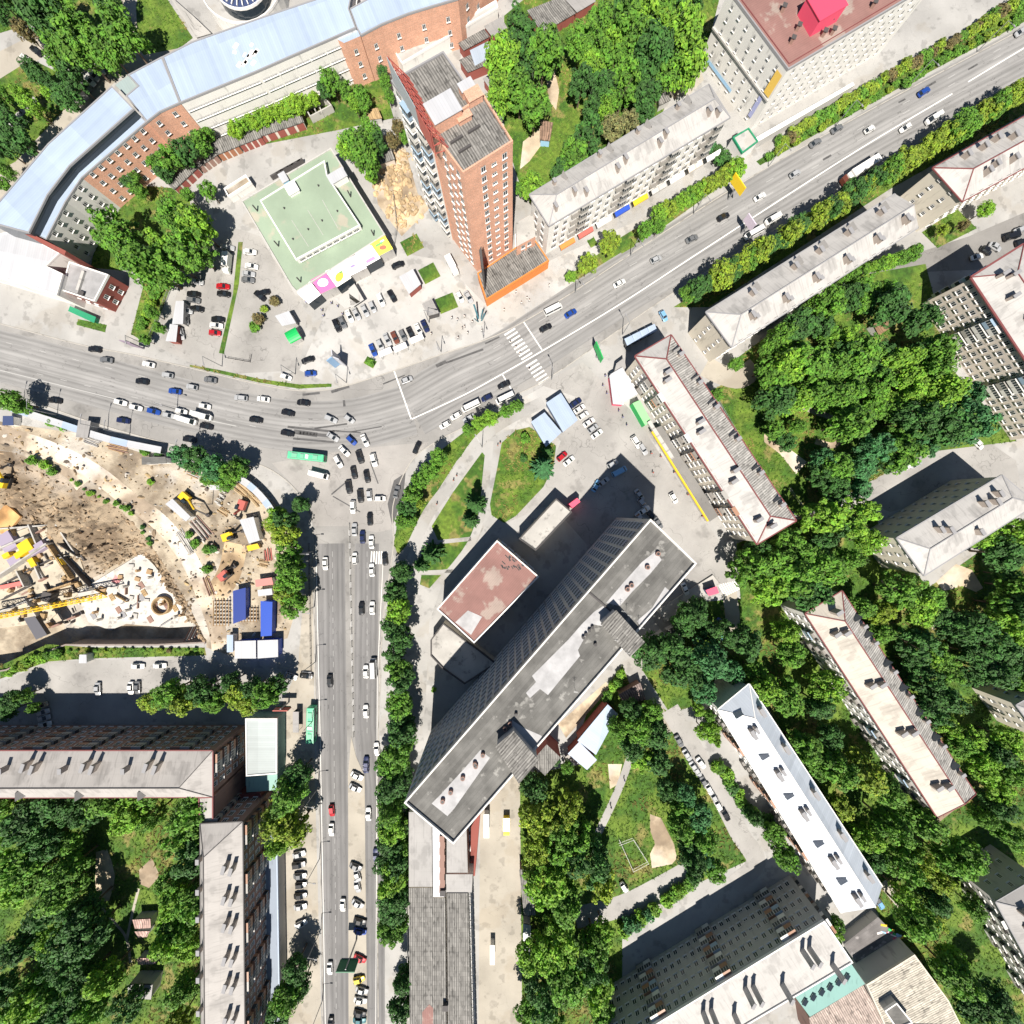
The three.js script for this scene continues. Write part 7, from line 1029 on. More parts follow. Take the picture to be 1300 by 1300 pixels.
{ const [x, z] = P(608, 402, 3), g = thing('sculpture', 'dark teal pointed steel sculpture on the square', 'sculpture', x, z); for (const [a, l, t] of [[0.3, 6.5, 0.5], [2.2, 5.5, 0.4], [4.1, 7.5, 0.55], [5.4, 4.5, 0.35]]) mesh('blade', new MB().bar([Math.cos(a) * 0.6, 0, Math.sin(a) * 0.6], [Math.cos(a) * 2.2, l, Math.sin(a) * 2.2], t, 0.15).geo(), paint(0.05, 0.16, 0.2, 0.4), g); mesh('base', new MB().cyl(0, 0, 0, 1.6, 1.5, 0.35, 16).geo(), M.conc, g); }
// street lamps: tapered pole, arm, head
function lamp(u, v, ang, where, hh = 9) { const [x, z] = P(u, v), g = thing('street_lamp', `grey street lamp with arm ${where}`, 'street lamp', x, z, -ang * Math.PI / 180, `street lamps ${where}`); mesh('pole', LAMP.pole, M.steel, g).scale.y = hh / 9; mesh('arm', LAMP.arm, M.steel, g, [0, hh - 9, 0]); mesh('lamp_head', LAMP.head, M.trimGrey, g, [0, hh - 9, 0]); }
const LAMP = { pole: new MB().cyl(0, 0, 0, 0.15, 0.09, 9, 8).geo(), arm: new MB().bar([0, 8.9, 0], [2.4, 9.4, 0], 0.1).geo(), head: new MB().box(2.7, 9.32, 0, 0.9, 0.18, 0.34, 0, true).geo() };
for (const [u, v] of [[30, 517], [73, 527], [137, 545], [165, 552], [250, 575]]) lamp(u, v, -75, 'along the covered walkway'); for (const [u, v] of [[190, 440], [282, 465], [375, 475], [440, 486], [560, 447], [614, 429]]) lamp(u, v, 75, 'on the north kerb of the bend');
for (const [u, v] of [[730, 372], [800, 325], [880, 272], [975, 212], [1060, 160], [1150, 112], [1240, 66]]) lamp(u, v, 60, 'on the north kerb of the avenue'); for (const [u, v] of [[612, 568], [700, 482], [790, 425]]) lamp(u, v, -120, 'on the park side of the avenue');
for (const v of [700, 770, 840, 910, 1000, 1090, 1180, 1270]) lamp(398 + (v - 700) * 0.02, v, 0, 'on the site side of the southbound road'); for (const [u, v] of [[270, 640], [185, 320], [225, 520], [545, 410]]) lamp(u, v, 20, 'standing alone in a yard');
// median barrier of short white rail panels
{ const geo = new MB(); geo.box(0, 0.35, 0, 1.9, 0.14, 0.1); geo.box(0, 0.7, 0, 1.9, 0.14, 0.1); geo.box(-0.85, 0, 0, 0.1, 0.9, 0.1); geo.box(0.85, 0, 0, 0.1, 0.9, 0.1); geo.box(0, 0, 0, 1.9, 0.3, 0.35); const gg = geo.geo(); for (let i = 0; i < 33; i++) { const t = i / 32, [x, z] = P(lerp(444, 449.5, t), lerp(668, 932, t)); const m = new THREE.Mesh(gg, i % 2 ? M.white : M.conc); m.position.set(x, 0.02, z); m.rotation.y = Math.PI / 2; m.castShadow = m.receiveShadow = true; top(m, 'barrier_panel'); meta(m, `${i % 2 ? 'white' : 'grey'} barrier panel dividing the southbound road`, 'barrier', 'barrier panels dividing the southbound road'); } }
// covered site walkway: posts, rear hoarding, roof panels
function walkway(px, label) { const L = smooth(G(px), 3), c = L[0], g = thing('covered_walkway', label, 'walkway', c[0], c[1]); for (let i = 0; i < L.length - 1; i++) { const r = new MB(...c); r.ribbon([L[i], L[i + 1]], 2.3, 2.75); r.ribbon([L[i], L[i + 1]], 2.3, 2.65); mesh('roof_panel', r.geo(), i % 3 ? M.metalWhite : M.metalBlue, g); const w = new MB(...c), o = offsetLine([L[i], L[i + 1]], -1.1); w.wallLine(o, 0.08, 0, 2.64); mesh('hoarding_panel', w.geo(), M.white, g); const q = offsetLine([L[i], L[i + 1]], 1.05); mesh('post', new MB(...c).box(q[0][0], 0, q[0][1], 0.12, 2.62, 0.12).geo(), M.steel, g); } }
walkway([[27, 521], [90, 541], [150, 560], [213, 573]], 'straight covered walkway with white roof beside the avenue'); walkway([[300, 603], [322, 616], [342, 636], [356, 657]], 'curved covered walkway with white roof at the site corner');
// ---------- construction site ----------
const PD = -6.2;
{ // concrete raft with column starters and a round formwork
  const c = P(180, 755, PD), g = thing('foundation_raft', 'pale concrete foundation raft with starter stubs in the pit', 'foundation', c[0], c[1], 0, undefined, PD);
  const out = [[98, 752], [180, 702], [196, 718], [236, 772], [249, 795], [215, 797], [160, 792], [140, 800], [112, 790]].map(([u, v]) => P(u, v, PD + 0.9)); const m = new MB(...c); m.slab(out, 0, 0.9); mesh('slab', m.geo(), std({ map: T.conc, color: rgb(1.35, 1.33, 1.3) }), g);
  const rg = rng(404); for (let i = 0; i < 60; i++) { const u = 110 + rg() * 125, v = 712 + rg() * 80, p = P(u, v, PD + 1); if (!inside(p, inset(out, 1.2))) continue; const k = i % 4; const q = new MB(...c); if (k === 0) q.box(p[0], 0.88, p[1], 0.7, 1.6 + rg(), 0.7, 32); else if (k === 1) q.box(p[0], 0.88, p[1], 2.5 + rg() * 3, 0.35 + rg() * 0.9, 0.3, -32 + (i % 3) * 62); else if (k === 2) q.box(p[0], 0.88, p[1], 1.2 + rg() * 1.4, 0.5, 0.8 + rg(), 20 * rg()); else q.box(p[0], 0.88, p[1], 2.4, 0.2, 1.6, 58); mesh(k === 0 ? 'column_stub' : k === 1 ? 'formwork_wall' : k === 2 ? 'material_pallet' : 'board_stack', q.geo(), [M.conc, M.planks, M.wood, M.trimGrey, M.conc, M.brownWall][i % 6], g); }
  const rc = P(205, 769, PD + 2); const ring = new MB(...c); const N = 28; for (let i = 0; i < N; i++) { const a = i / N * 2 * Math.PI, b = (i + 1) / N * 2 * Math.PI, f = (t, r, y) => [rc[0] + Math.cos(t) * r, y, rc[1] + Math.sin(t) * r]; ring.quad(f(a, 3.2, 0.88), f(b, 3.2, 0.88), f(b, 3.2, 2.6), f(a, 3.2, 2.6)); ring.quad(f(a, 2.7, 0.88), f(b, 2.7, 0.88), f(b, 2.7, 2.6), f(a, 2.7, 2.6)); ring.quad(f(a, 2.7, 2.6), f(b, 2.7, 2.6), f(b, 3.2, 2.6), f(a, 3.2, 2.6)); } mesh('round_formwork', ring.geo(), M.planks, g);
  const sg = new MB(...c), sp = P(147, 737, PD + 1); sg.box(sp[0], 0.9, sp[1], 2.6, 0.03, 2.6, 40); mesh('red_framed_sheet', sg.geo(), paint(0.6, 0.25, 0.25), g);
}
{ // earlier bays: cross walls of fresh concrete and boards
  const c = P(60, 720, PD), g = thing('basement_works', 'half-built concrete basement walls and yellow formwork in the pit', 'foundation', c[0], c[1], 0, undefined, PD);
  const W = (a, b, h2, w, mat, name = 'concrete_wall') => { const m = new MB(...c), p = P(a[0], a[1], PD + h2), q = P(b[0], b[1], PD + h2); m.wallLine([p, q], w, 0.02, h2); mesh(name, m.geo(), mat, g); };
  const m0 = new MB(...c); m0.slab([[-20, 690], [40, 668], [78, 672], [100, 705], [112, 742], [60, 790], [-20, 800]].map(([u, v]) => P(u, v, PD + 0.4)), 0, 0.4, -30); mesh('base_slab', m0.geo(), std({ map: T.conc, color: rgb(1.15, 1.05, 0.88) }), g);
  const lines = [[[-10, 672], [70, 666]], [[70, 666], [98, 708]], [[-10, 735], [58, 690]], [[-10, 748], [75, 704]], [[58, 690], [88, 735]], [[20, 725], [30, 745]], [[40, 712], [50, 735]], [[75, 704], [112, 745]], [[-10, 700], [30, 682]], [[10, 668], [20, 690]], [[35, 666], [45, 690]], [[72, 690], [96, 706]], [[-10, 780], [55, 755]], [[30, 760], [50, 790]], [[60, 750], [90, 740]], [[0, 762], [40, 742]]];
  lines.forEach(([a, b], i) => W(a, b, 1.6 + (i % 3) * 0.7, i % 4 === 3 ? 0.25 : 0.5, i % 5 === 4 ? M.planks : i % 4 === 3 ? M.trimDark : M.conc));
  const panel = (u, v, lx, lz, a, y, mat, name) => { const [x, z] = P(u, v, PD + y), m = new MB(...c); m.box(x, 0.4, z, lx, y - 0.4, lz, a); mesh(name, m.geo(), mat, g); };
  panel(31, 694, 4.5, 4, -32, 2.6, M.yellow, 'yellow_formwork'); panel(26, 702, 5, 2, -32, 2.4, M.yellow, 'yellow_formwork'); panel(40, 714, 3, 2, 60, 2.2, M.yellow, 'yellow_formwork'); panel(7, 705, 2.6, 1.6, -30, 2.2, M.yellow, 'yellow_formwork'); panel(75, 713, 3, 0.8, 55, 2, M.yellow, 'yellow_formwork');
  const ply = paint(0.3, 0.26, 0.34); panel(8, 688, 5, 6.5, -32, 2.2, ply, 'plywood_deck'); panel(46, 696, 6, 3, -32, 2.2, ply, 'plywood_deck'); panel(18, 712, 4.5, 3.4, -32, 2, ply, 'plywood_deck'); panel(14, 743, 8, 1.4, -12, 1.6, paint(0.62, 0.16, 0.14), 'red_pipe_bundle'); panel(58, 758, 3.2, 3.4, 15, 3, M.trimDark, 'dark_tank'); panel(6, 660, 9, 7, -50, 1.2, std({ map: T.soil, color: rgb(1.6, 1.1, 0.6) }), 'sand_heap');
  const rg = rng(9); for (let i = 0; i < 70; i++) { const u = -5 + rg() * 112, v = 665 + rg() * 130, p = P(u, v, PD + 1), m = new MB(...c); if (i % 3) m.box(p[0], 0.4, p[1], 0.4 + rg() * 3.4, 0.2 + rg() * 1.4, 0.2 + rg() * 0.5, (i % 2 ? -32 : 58) + rg() * 12); else m.box(p[0], 0.4, p[1], 0.8 + rg(), 0.4 + rg() * 1.2, 0.8 + rg(), rg() * 60); mesh('site_material', m.geo(), [M.wood, M.conc, M.trimDark, M.planks, M.greyWall, M.brownWall][i % 6], g); }
}
{ // lattice boom
  const A = P(-30, 788, 1), C = P(134, 755, 1), g = thing('crane_boom', 'yellow lattice crane boom reaching over the pit', 'crane', A[0], A[1], 0, undefined, 0.2), N = 22; const L = (t, s, y) => { const d = norm([C[0] - A[0], C[1] - A[1]]), n = [-d[1], d[0]]; return [lerp(A[0], C[0], t) + n[0] * s, y, lerp(A[1], C[1], t) + n[1] * s]; };
  for (const [s, y, nm] of [[-0.9, 0.3, 'lower_chord'], [0.9, 0.3, 'lower_chord'], [0, 2, 'upper_chord']]) { const m = new MB(...A); m.bar(L(0, s, y), L(1, s, y), 0.26); mesh(nm, m.geo(), M.yellow, g); }
  for (let i = 0; i < N; i++) { const m = new MB(...A), a = i / N, b = (i + 1) / N; m.bar(L(a, -0.9, 0.3), L(b, 0.9, 0.3), 0.16); m.bar(L(a, 0.9, 0.3), L(a, -0.9, 0.3), 0.16); m.bar(L(a, -0.9, 0.3), L((a + b) / 2, 0, 2), 0.14); m.bar(L(b, -0.9, 0.3), L((a + b) / 2, 0, 2), 0.14); m.bar(L(a, 0.9, 0.3), L((a + b) / 2, 0, 2), 0.14); m.bar(L(b, 0.9, 0.3), L((a + b) / 2, 0, 2), 0.14); mesh('lattice_bay', m.geo(), M.yellow, g); }
}
shed('site_bunker', 'dark grey steel bunker beside the crane boom', 'bunker', [[30, 785], [44, 782], [60, 806], [46, 812]], 1.5, { roof: paint(0.1, 0.1, 0.115, 0.6), wall: M.trimDark, rise: 0.05 });
for (let i = 0; i < 9; i++) { const a = [232 + i * 3.4, 800 - i * 1.5], [x, z] = P(a[0], a[1], -2), g = thing('pit_prop', 'raking steel prop against the pit wall corner', 'prop', x, z, 0, 'raking props in the pit corner', -6); mesh('tube', new MB().bar([0, 0.2, 0], [1.6, 5.6, 3.6], 0.3).geo(), i % 2 ? M.conc : M.brownWall, g); mesh('foot', new MB().box(0, 0, 0, 0.8, 0.3, 0.8).geo(), M.conc, g); }
// machines
function excavator(u, v, ang, label, mat, reach = 1, y = 0) { const [x, z] = P(u, v, 1.5 + y), g = thing('excavator', label, 'excavator', x, z, -ang * Math.PI / 180, undefined, y); for (const s of [-1.1, 1.1]) mesh('track', new MB().box(0, 0, s, 3.8, 0.9, 0.6).geo(), M.black, g); mesh('body', new MB().box(-0.3, 1, 0, 3.2, 1.3, 2.5, 0, true).geo(), mat, g); mesh('cab', new MB().box(0.8, 1.1, 0.8, 1.5, 1.8, 0.95).geo(), M.glass, g); mesh('boom', new MB().bar([1.2, 1.8, -0.2], [4.2 * reach, 4.2, -0.2], 0.5, 0.6).geo(), mat, g); mesh('stick', new MB().bar([4.2 * reach, 4.2, -0.2], [6.2 * reach, 1.6, -0.2], 0.4).geo(), M.trimDark, g); mesh('bucket', new MB().box(6.2 * reach, 0.6, -0.2, 1, 1, 1.1).geo(), M.trimDark, g); }
excavator(4, 612, -70, 'yellow excavator at the edge of the pit bank', M.yellow, 1, -1.2); excavator(236, 632, 40, 'yellow and orange drilling rig beside the white container', M.yellow, 1.5); excavator(290, 681, -20, 'yellow wheel loader on the sandy yard', M.yellow, 0.8); excavator(307, 642, 110, 'red compact loader by the timber piles', M.redSteel, 0.7); excavator(285, 730, -40, 'red and yellow mixer truck by the rebar racks', M.redSteel, 0.7);
// stores, cabins, stacks
const cab = (label, q, h, roof, wall = M.white, name = 'site_cabin') => shed(name, label, 'cabin', q, h, { roof, wall, rise: 0.08 });
cab('white container lying along the site track', [[236, 662], [242, 656], [219, 633], [210, 640]], 2.7, M.metalWhite, M.white, 'container'); cab('white site cabin with dark side near the yellow loader', [[316, 690], [330, 686], [322, 656], [304, 660]], 3, M.metalWhite); cab('dark blue open container by the rebar racks', [[296, 792], [312, 786], [312, 746], [296, 750]], 2.6, paint(0.015, 0.04, 0.22, 0.5), M.blue, 'container'); cab('bright blue container below the roadside trees', [[331, 808], [345, 807], [346, 764], [331, 763]], 2.9, M.blue, M.blue, 'container'); cab('pink-red tarpaulin hut by the roadside trees', [[325, 745], [347, 742], [345, 733], [324, 736]], 2.4, paint(0.5, 0.2, 0.18)); cab('small white hut under the pink-red hut', [[328, 757], [346, 755], [345, 747], [327, 749]], 2.4, M.metalWhite); cab('yellowish crate hut beside the white cabin', [[315, 700], [330, 696], [327, 690], [313, 693]], 2, M.yellow, M.wood); cab('white site office with blue roof edge by the brown block trees', [[298, 836], [325, 836], [325, 813], [298, 814]], 3.2, M.metalWhite, M.blue); cab('second white site office joined to the blue-edged one', [[327, 836], [353, 834], [353, 812], [327, 813]], 3.2, M.metalWhite, M.blue); cab('narrow white cabin at the site office corner', [[288, 828], [296, 828], [296, 806], [288, 806]], 2.6, M.metalBlue, M.white); cab('white guard hut by the pit wall strip', [[100, 842], [110, 842], [110, 831], [101, 831]], 2.6, M.metalWhite); cab('white and black cabins below the covered walkway', [[180, 590], [212, 588], [210, 580], [180, 580]], 2.6, M.bitumen, M.white); cab('small blue hut at the walkway start', [[3, 540], [17, 540], [17, 528], [4, 528]], 2.4, M.navy); cab('white shed at the walkway corner', [[266, 622], [280, 622], [280, 615], [266, 616]], 2.4, M.metalWhite);
function stack(u, v, ang, n, len, label, mat, y = 0.2, gap = 0.45) { const [x, z] = P(u, v), g = thing('timber_stack', label, 'stack', x, z, -ang * Math.PI / 180); const rg = rng(Math.round(u * 7 + v)); for (let i = 0; i < n; i++) mesh('beam', new MB().box((rg() - 0.5) * 0.8, 0.02 + (i % 3) * y, (i - n / 2) * gap, len * (0.8 + 0.3 * rg()), y, gap * 0.6, (rg() - 0.5) * 8, true).geo(), Array.isArray(mat) ? mat[i % mat.length] : mat, g); }
const timb = [M.wood, M.planks, paint(0.45, 0.34, 0.2)]; stack(312, 622, 40, 12, 7, 'pile of pale timber beams by the curved walkway', timb); stack(325, 632, 45, 9, 6, 'second pale timber pile nearer the red loader', timb); stack(255, 672, 50, 10, 8, 'dark pipe stack below the drilling rig', [M.brownWall, M.trimDark, M.greyWall]); stack(236, 688, 58, 6, 9, 'long grey beams beside the site track', [M.conc, M.greyWall]); stack(286, 628, 30, 10, 1.6, 'row of small concrete blocks in the sandy yard', [M.conc], 0.9, 0.95); stack(246, 600, 20, 8, 5, 'cream boards under the walkway trees', [M.conc, M.wood]); stack(284, 650, 30, 5, 4, 'short plank pile in the sandy yard', timb); stack(340, 705, 85, 6, 4, 'red-brown pipes near the roadside trees', [M.redSteel, M.brownWall]); stack(335, 716, 10, 6, 3.5, 'mixed boards near the roadside trees', timb); stack(118, 562, 20, 6, 6, 'grey beams by the gate lodge', [M.trimGrey, M.conc]); stack(150, 568, 15, 8, 7, 'brown boards by the gate lodge', [M.brownWall, M.wood]); stack(265, 745, 70, 5, 7, 'brown boards beside the mixer truck', [M.brownWall, M.planks]);
for (const [u, v, n2, lab] of [[283, 780, 7, 'pale rebar cage rack beside the dark blue container'], [318, 782, 4, 'narrow rebar cage rack between the two blue containers']]) { const [x, z] = P(u, v), g = thing('rebar_rack', lab, 'rack', x, z); for (let i = 0; i < n2; i++) { mesh('cross_bar', new MB().box(0, 0.5, (i - n2 / 2) * 1.25, 5.8, 0.25, 0.28).geo(), M.conc, g); } for (let i = 0; i < 6; i++) mesh('long_bar', new MB().box((i - 2.5) * 1.05, 0.8, -0.6, 0.25, 0.22, n2 * 1.25).geo(), M.wood, g); }
// debris and earth heaps over the sandy yard: too many and small to count
{ const geo = new THREE.IcosahedronGeometry(0.5, 0), im = new THREE.InstancedMesh(geo, std({ color: rgb(1, 1, 1), roughness: 1 }), 900), rg = rng(55), mt = new THREE.Matrix4(), q = new THREE.Quaternion(), e = new THREE.Euler(), yard = G([[-20, 535], [110, 558], [210, 590], [300, 605], [345, 645], [372, 700], [365, 805], [300, 830], [270, 815], [245, 765], [215, 715], [185, 672], [150, 638], [105, 610], [60, 585], [-20, 565]]), pal = [[0.32, 0.24, 0.15], [0.2, 0.15, 0.1], [0.45, 0.42, 0.38], [0.12, 0.1, 0.08], [0.4, 0.3, 0.16]]; let n = 0; while (n < 900) { const p = P(-20 + rg() * 395, 530 + rg() * 305); if (!inside(p, yard)) continue; e.set(rg() * 6, rg() * 6, rg() * 6); q.setFromEuler(e); const s = 0.25 + rg() * rg() * 1.6; mt.compose(new THREE.Vector3(p[0], 0.02, p[1]), q, new THREE.Vector3(s * (0.7 + rg() * 1.3), s * 0.5, s)); im.setMatrixAt(n, mt); im.setColorAt(n, rgb(...pal[Math.floor(rg() * 5)])); n++; } im.castShadow = im.receiveShadow = true; top(im, 'site_debris'); im.userData = { kind: 'stuff', label: 'scattered rubble and clods over the sandy building yard', category: 'rubble' }; }
{ const im = new THREE.InstancedMesh(new THREE.IcosahedronGeometry(0.5, 0), std({ color: rgb(1, 1, 1), roughness: 1 }), 260), rg = rng(56), mt = new THREE.Matrix4(), q = new THREE.Quaternion(), e = new THREE.Euler(), spot = [[492, 235], [505, 255], [520, 270], [510, 215], [500, 195]]; for (let n = 0; n < 260; n++) { const s0 = spot[n % 5], p = P(s0[0] + (rg() - 0.5) * 34, s0[1] + (rg() - 0.5) * 40); e.set(rg() * 6, rg() * 6, rg() * 6); q.setFromEuler(e); const s = 0.4 + rg() * 1.5; mt.compose(new THREE.Vector3(p[0], 0.1, p[1]), q, new THREE.Vector3(s * 1.5, s * 0.8, s * 1.2)); im.setMatrixAt(n, mt); const k = 0.6 + rg() * 0.6; im.setColorAt(n, rgb(0.46 * k, 0.34 * k, 0.2 * k)); } im.castShadow = im.receiveShadow = true; top(im, 'earth_heap'); im.userData = { kind: 'stuff', label: 'heaped sandy clods between supermarket and brick tower', category: 'earth heap' }; }
{ const bank = scene.children.find((o) => o.name === 'earth_bank'), p = bank.geometry.attributes.position, N = 1500, im = new THREE.InstancedMesh(new THREE.IcosahedronGeometry(0.5, 0), std({ roughness: 1 }), N), rg = rng(57), mt = new THREE.Matrix4(), q = new THREE.Quaternion(), e = new THREE.Euler(); for (let n = 0; n < N; n++) { const i = Math.floor(rg() * p.count); e.set(rg() * 6, rg() * 6, rg() * 6); q.setFromEuler(e); const s = 0.2 + rg() * rg() * 1.5; mt.compose(new THREE.Vector3(p.getX(i) + rg() - 0.5, p.getY(i) + 0.05, p.getZ(i) + rg() - 0.5), q, new THREE.Vector3(s * (0.8 + rg() * 1.4), s * 0.6, s)); im.setMatrixAt(n, mt); const k = 0.5 + rg() * 0.8; im.setColorAt(n, rgb(0.3 * k, 0.22 * k, 0.14 * k)); } im.castShadow = im.receiveShadow = true; top(im, 'bank_clods'); im.userData = { kind: 'stuff', label: 'brown clods and stones over the earth bank of the pit', category: 'clods' }; }
// grass tufts give the lawns their nap
{ const lawns = scene.children.filter((o) => o.name.startsWith('lawn')); const rg = rng(91), tri = []; let tot = 0; for (const o of lawns) { const p = o.geometry.attributes.position; for (let i = 0; i < p.count; i += 3) { const a = [p.getX(i), p.getZ(i)], b = [p.getX(i + 1), p.getZ(i + 1)], c = [p.getX(i + 2), p.getZ(i + 2)], A = Math.abs((b[0] - a[0]) * (c[1] - a[1]) - (c[0] - a[0]) * (b[1] - a[1])) / 2; tot += A; tri.push([tot, a, b, c]); } }
  const tuft = new MB(); const r2 = rng(4); for (let i = 0; i < 7; i++) { const a = r2() * 6.28, l = 0.3 + r2() * 0.3, x = (r2() - 0.5) * 0.5, z = (r2() - 0.5) * 0.5; tuft.tri([x - Math.sin(a) * 0.09, 0, z + Math.cos(a) * 0.09], [x + Math.sin(a) * 0.09, 0, z - Math.cos(a) * 0.09], [x + Math.cos(a) * l * 0.7, l, z + Math.sin(a) * l * 0.7]); }
  const bare = []; for (const o of scene.children) if (/^(footpath|yard_road|sand_area|site_track|pavement|road|side_street|parking_yard)/.test(o.name)) { const p = o.geometry.attributes.position; for (let i = 0; i < p.count; i += 3) { const t = [0, 1, 2].map((k) => [p.getX(i + k), p.getZ(i + k)]); bare.push([Math.min(t[0][0], t[1][0], t[2][0]), Math.max(t[0][0], t[1][0], t[2][0]), Math.min(t[0][1], t[1][1], t[2][1]), Math.max(t[0][1], t[1][1], t[2][1]), t]); } }
  const isBare = (x, z) => bare.some((b) => x > b[0] && x < b[1] && z > b[2] && z < b[3] && inside([x, z], b[4]));
  const N = 60000, im = new THREE.InstancedMesh(tuft.geo(), std({ color: rgb(1, 1, 1), roughness: 0.9, side: THREE.DoubleSide }), N), mt = new THREE.Matrix4(), q = new THREE.Quaternion(), up = new THREE.Vector3(0, 1, 0); for (let n = 0; n < N; n++) { const s = rg() * tot; let lo = 0, hi = tri.length - 1; while (lo < hi) { const m = (lo + hi) >> 1; if (tri[m][0] < s) lo = m + 1; else hi = m; } const [, a, b, c] = tri[lo]; let u = rg(), v = rg(); if (u + v > 1) { u = 1 - u; v = 1 - v; } const x = a[0] + (b[0] - a[0]) * u + (c[0] - a[0]) * v, z = a[1] + (b[1] - a[1]) * u + (c[1] - a[1]) * v, k = vnoise(x * 0.09 + 100, z * 0.09 + 100, 4096, 5); q.setFromAxisAngle(up, rg() * 6.28); const sc = 0.5 + rg() * 0.9 * (0.4 + k); if (isBare(x, z)) { n--; continue; } mt.compose(new THREE.Vector3(x, 0.01, z), q, new THREE.Vector3(sc, sc * 0.8, sc)); im.setMatrixAt(n, mt); const j = 0.6 + rg() * 0.8; im.setColorAt(n, k > 0.68 ? rgb(0.24 * j, 0.21 * j, 0.06 * j) : rgb(0.09 * j, 0.185 * j, 0.016 * j)); } im.castShadow = im.receiveShadow = true; top(im, 'grass'); im.userData = { kind: 'stuff', label: 'short uneven grass tufts on the lawns', category: 'grass' }; }
// fences and low walls
function fence(px, label, h = 1.4, mat = M.steel) { const L = G(px), c = L[0], g = thing('fence', label, 'fence', c[0], c[1]); let k = 0; for (let i = 0; i < L.length - 1; i++) { const d = Math.hypot(L[i + 1][0] - L[i][0], L[i + 1][1] - L[i][1]), n = Math.max(1, Math.round(d / 2.5)); for (let j = 0; j < n; j++) { const a = [lerp(L[i][0], L[i + 1][0], j / n), lerp(L[i][1], L[i + 1][1], j / n)], b = [lerp(L[i][0], L[i + 1][0], (j + 1) / n), lerp(L[i][1], L[i + 1][1], (j + 1) / n)]; const m = new MB(...c); m.bar([a[0], h, a[1]], [b[0], h, b[1]], 0.07); m.bar([a[0], 0.3, a[1]], [b[0], 0.3, b[1]], 0.07); for (let s = 0; s < 8; s++) { const t = s / 8; m.bar([lerp(a[0], b[0], t), 0.3, lerp(a[1], b[1], t)], [lerp(a[0], b[0], t), h, lerp(a[1], b[1], t)], 0.04); } mesh('fence_panel', m.geo(), mat, g); mesh('post', new MB(...c).box(a[0], 0, a[1], 0.12, h + 0.1, 0.12).geo(), mat, g); k++; } } void k; }
fence([[225, 335], [240, 310], [205, 400], [190, 435]], 'grey railing beside the green strip'); fence([[500, 245], [505, 290], [500, 320]], 'railing between supermarket and sandy heap'); fence([[785, 1063], [803, 1103], [822, 1093], [803, 1063], [785, 1070]], 'pale railing round the small sports patch', 1.2, M.white); fence([[1000, 620], [1030, 660]], 'railing near the red-edged block corner'); fence([[290, 455], [318, 460], [320, 450]], 'low railing on the supermarket forecourt', 1, M.trimDark); fence([[358, 1060], [362, 1200], [366, 1290]], 'railing along the shop roofs of the brown block'); fence([[515, 1010], [517, 1150], [520, 1290]], 'cream railing along the low wing', 1.2, M.white); fence([[905, 500], [940, 560], [985, 635]], 'railing behind the red-edged block'); fence([[393, 690], [396, 860]], 'dark railing along the site kerb', 1, M.trimDark);
// round hall at the top edge
{ const B = bldg('round_hall', 'round white hall with dark glazed ring beyond the curved roof', 'hall', 300, -10); const ring = (r, h, n = 28, cu = 305, cv = -22) => { const l = []; for (let i = 0; i < n; i++) { const a = i / n * 2 * Math.PI; l.push([cu + Math.cos(a) * r, cv + Math.sin(a) * r]); } return l; }; flatVol(B, ring(52, 5), 5, { wall: M.whiteWall, roof: M.paveWhite, parapet: 0.3, trim: M.white }); flatVol(B, ring(34, 8), 8, { wall: M.glass, roof: M.navy, parapet: 0.3, trim: M.white }); for (let i = 0; i < 26; i++) { const a = i / 26 * 2 * Math.PI, p = P(305 + Math.cos(a) * 30, -22 + Math.sin(a) * 30, 8), q = P(305, -22, 8), m = new MB(B.position.x, B.position.z); m.bar([p[0], 8.2, p[1]], [q[0], 9.4, q[1]], 0.3); mesh('roof_rib', m.geo(), M.white, B); } }
shed('hut', 'grey ramp roof beside the round white hall', 'hut', [[245, 20], [268, 42], [250, 50], [215, -5]], 2, { roof: M.conc });
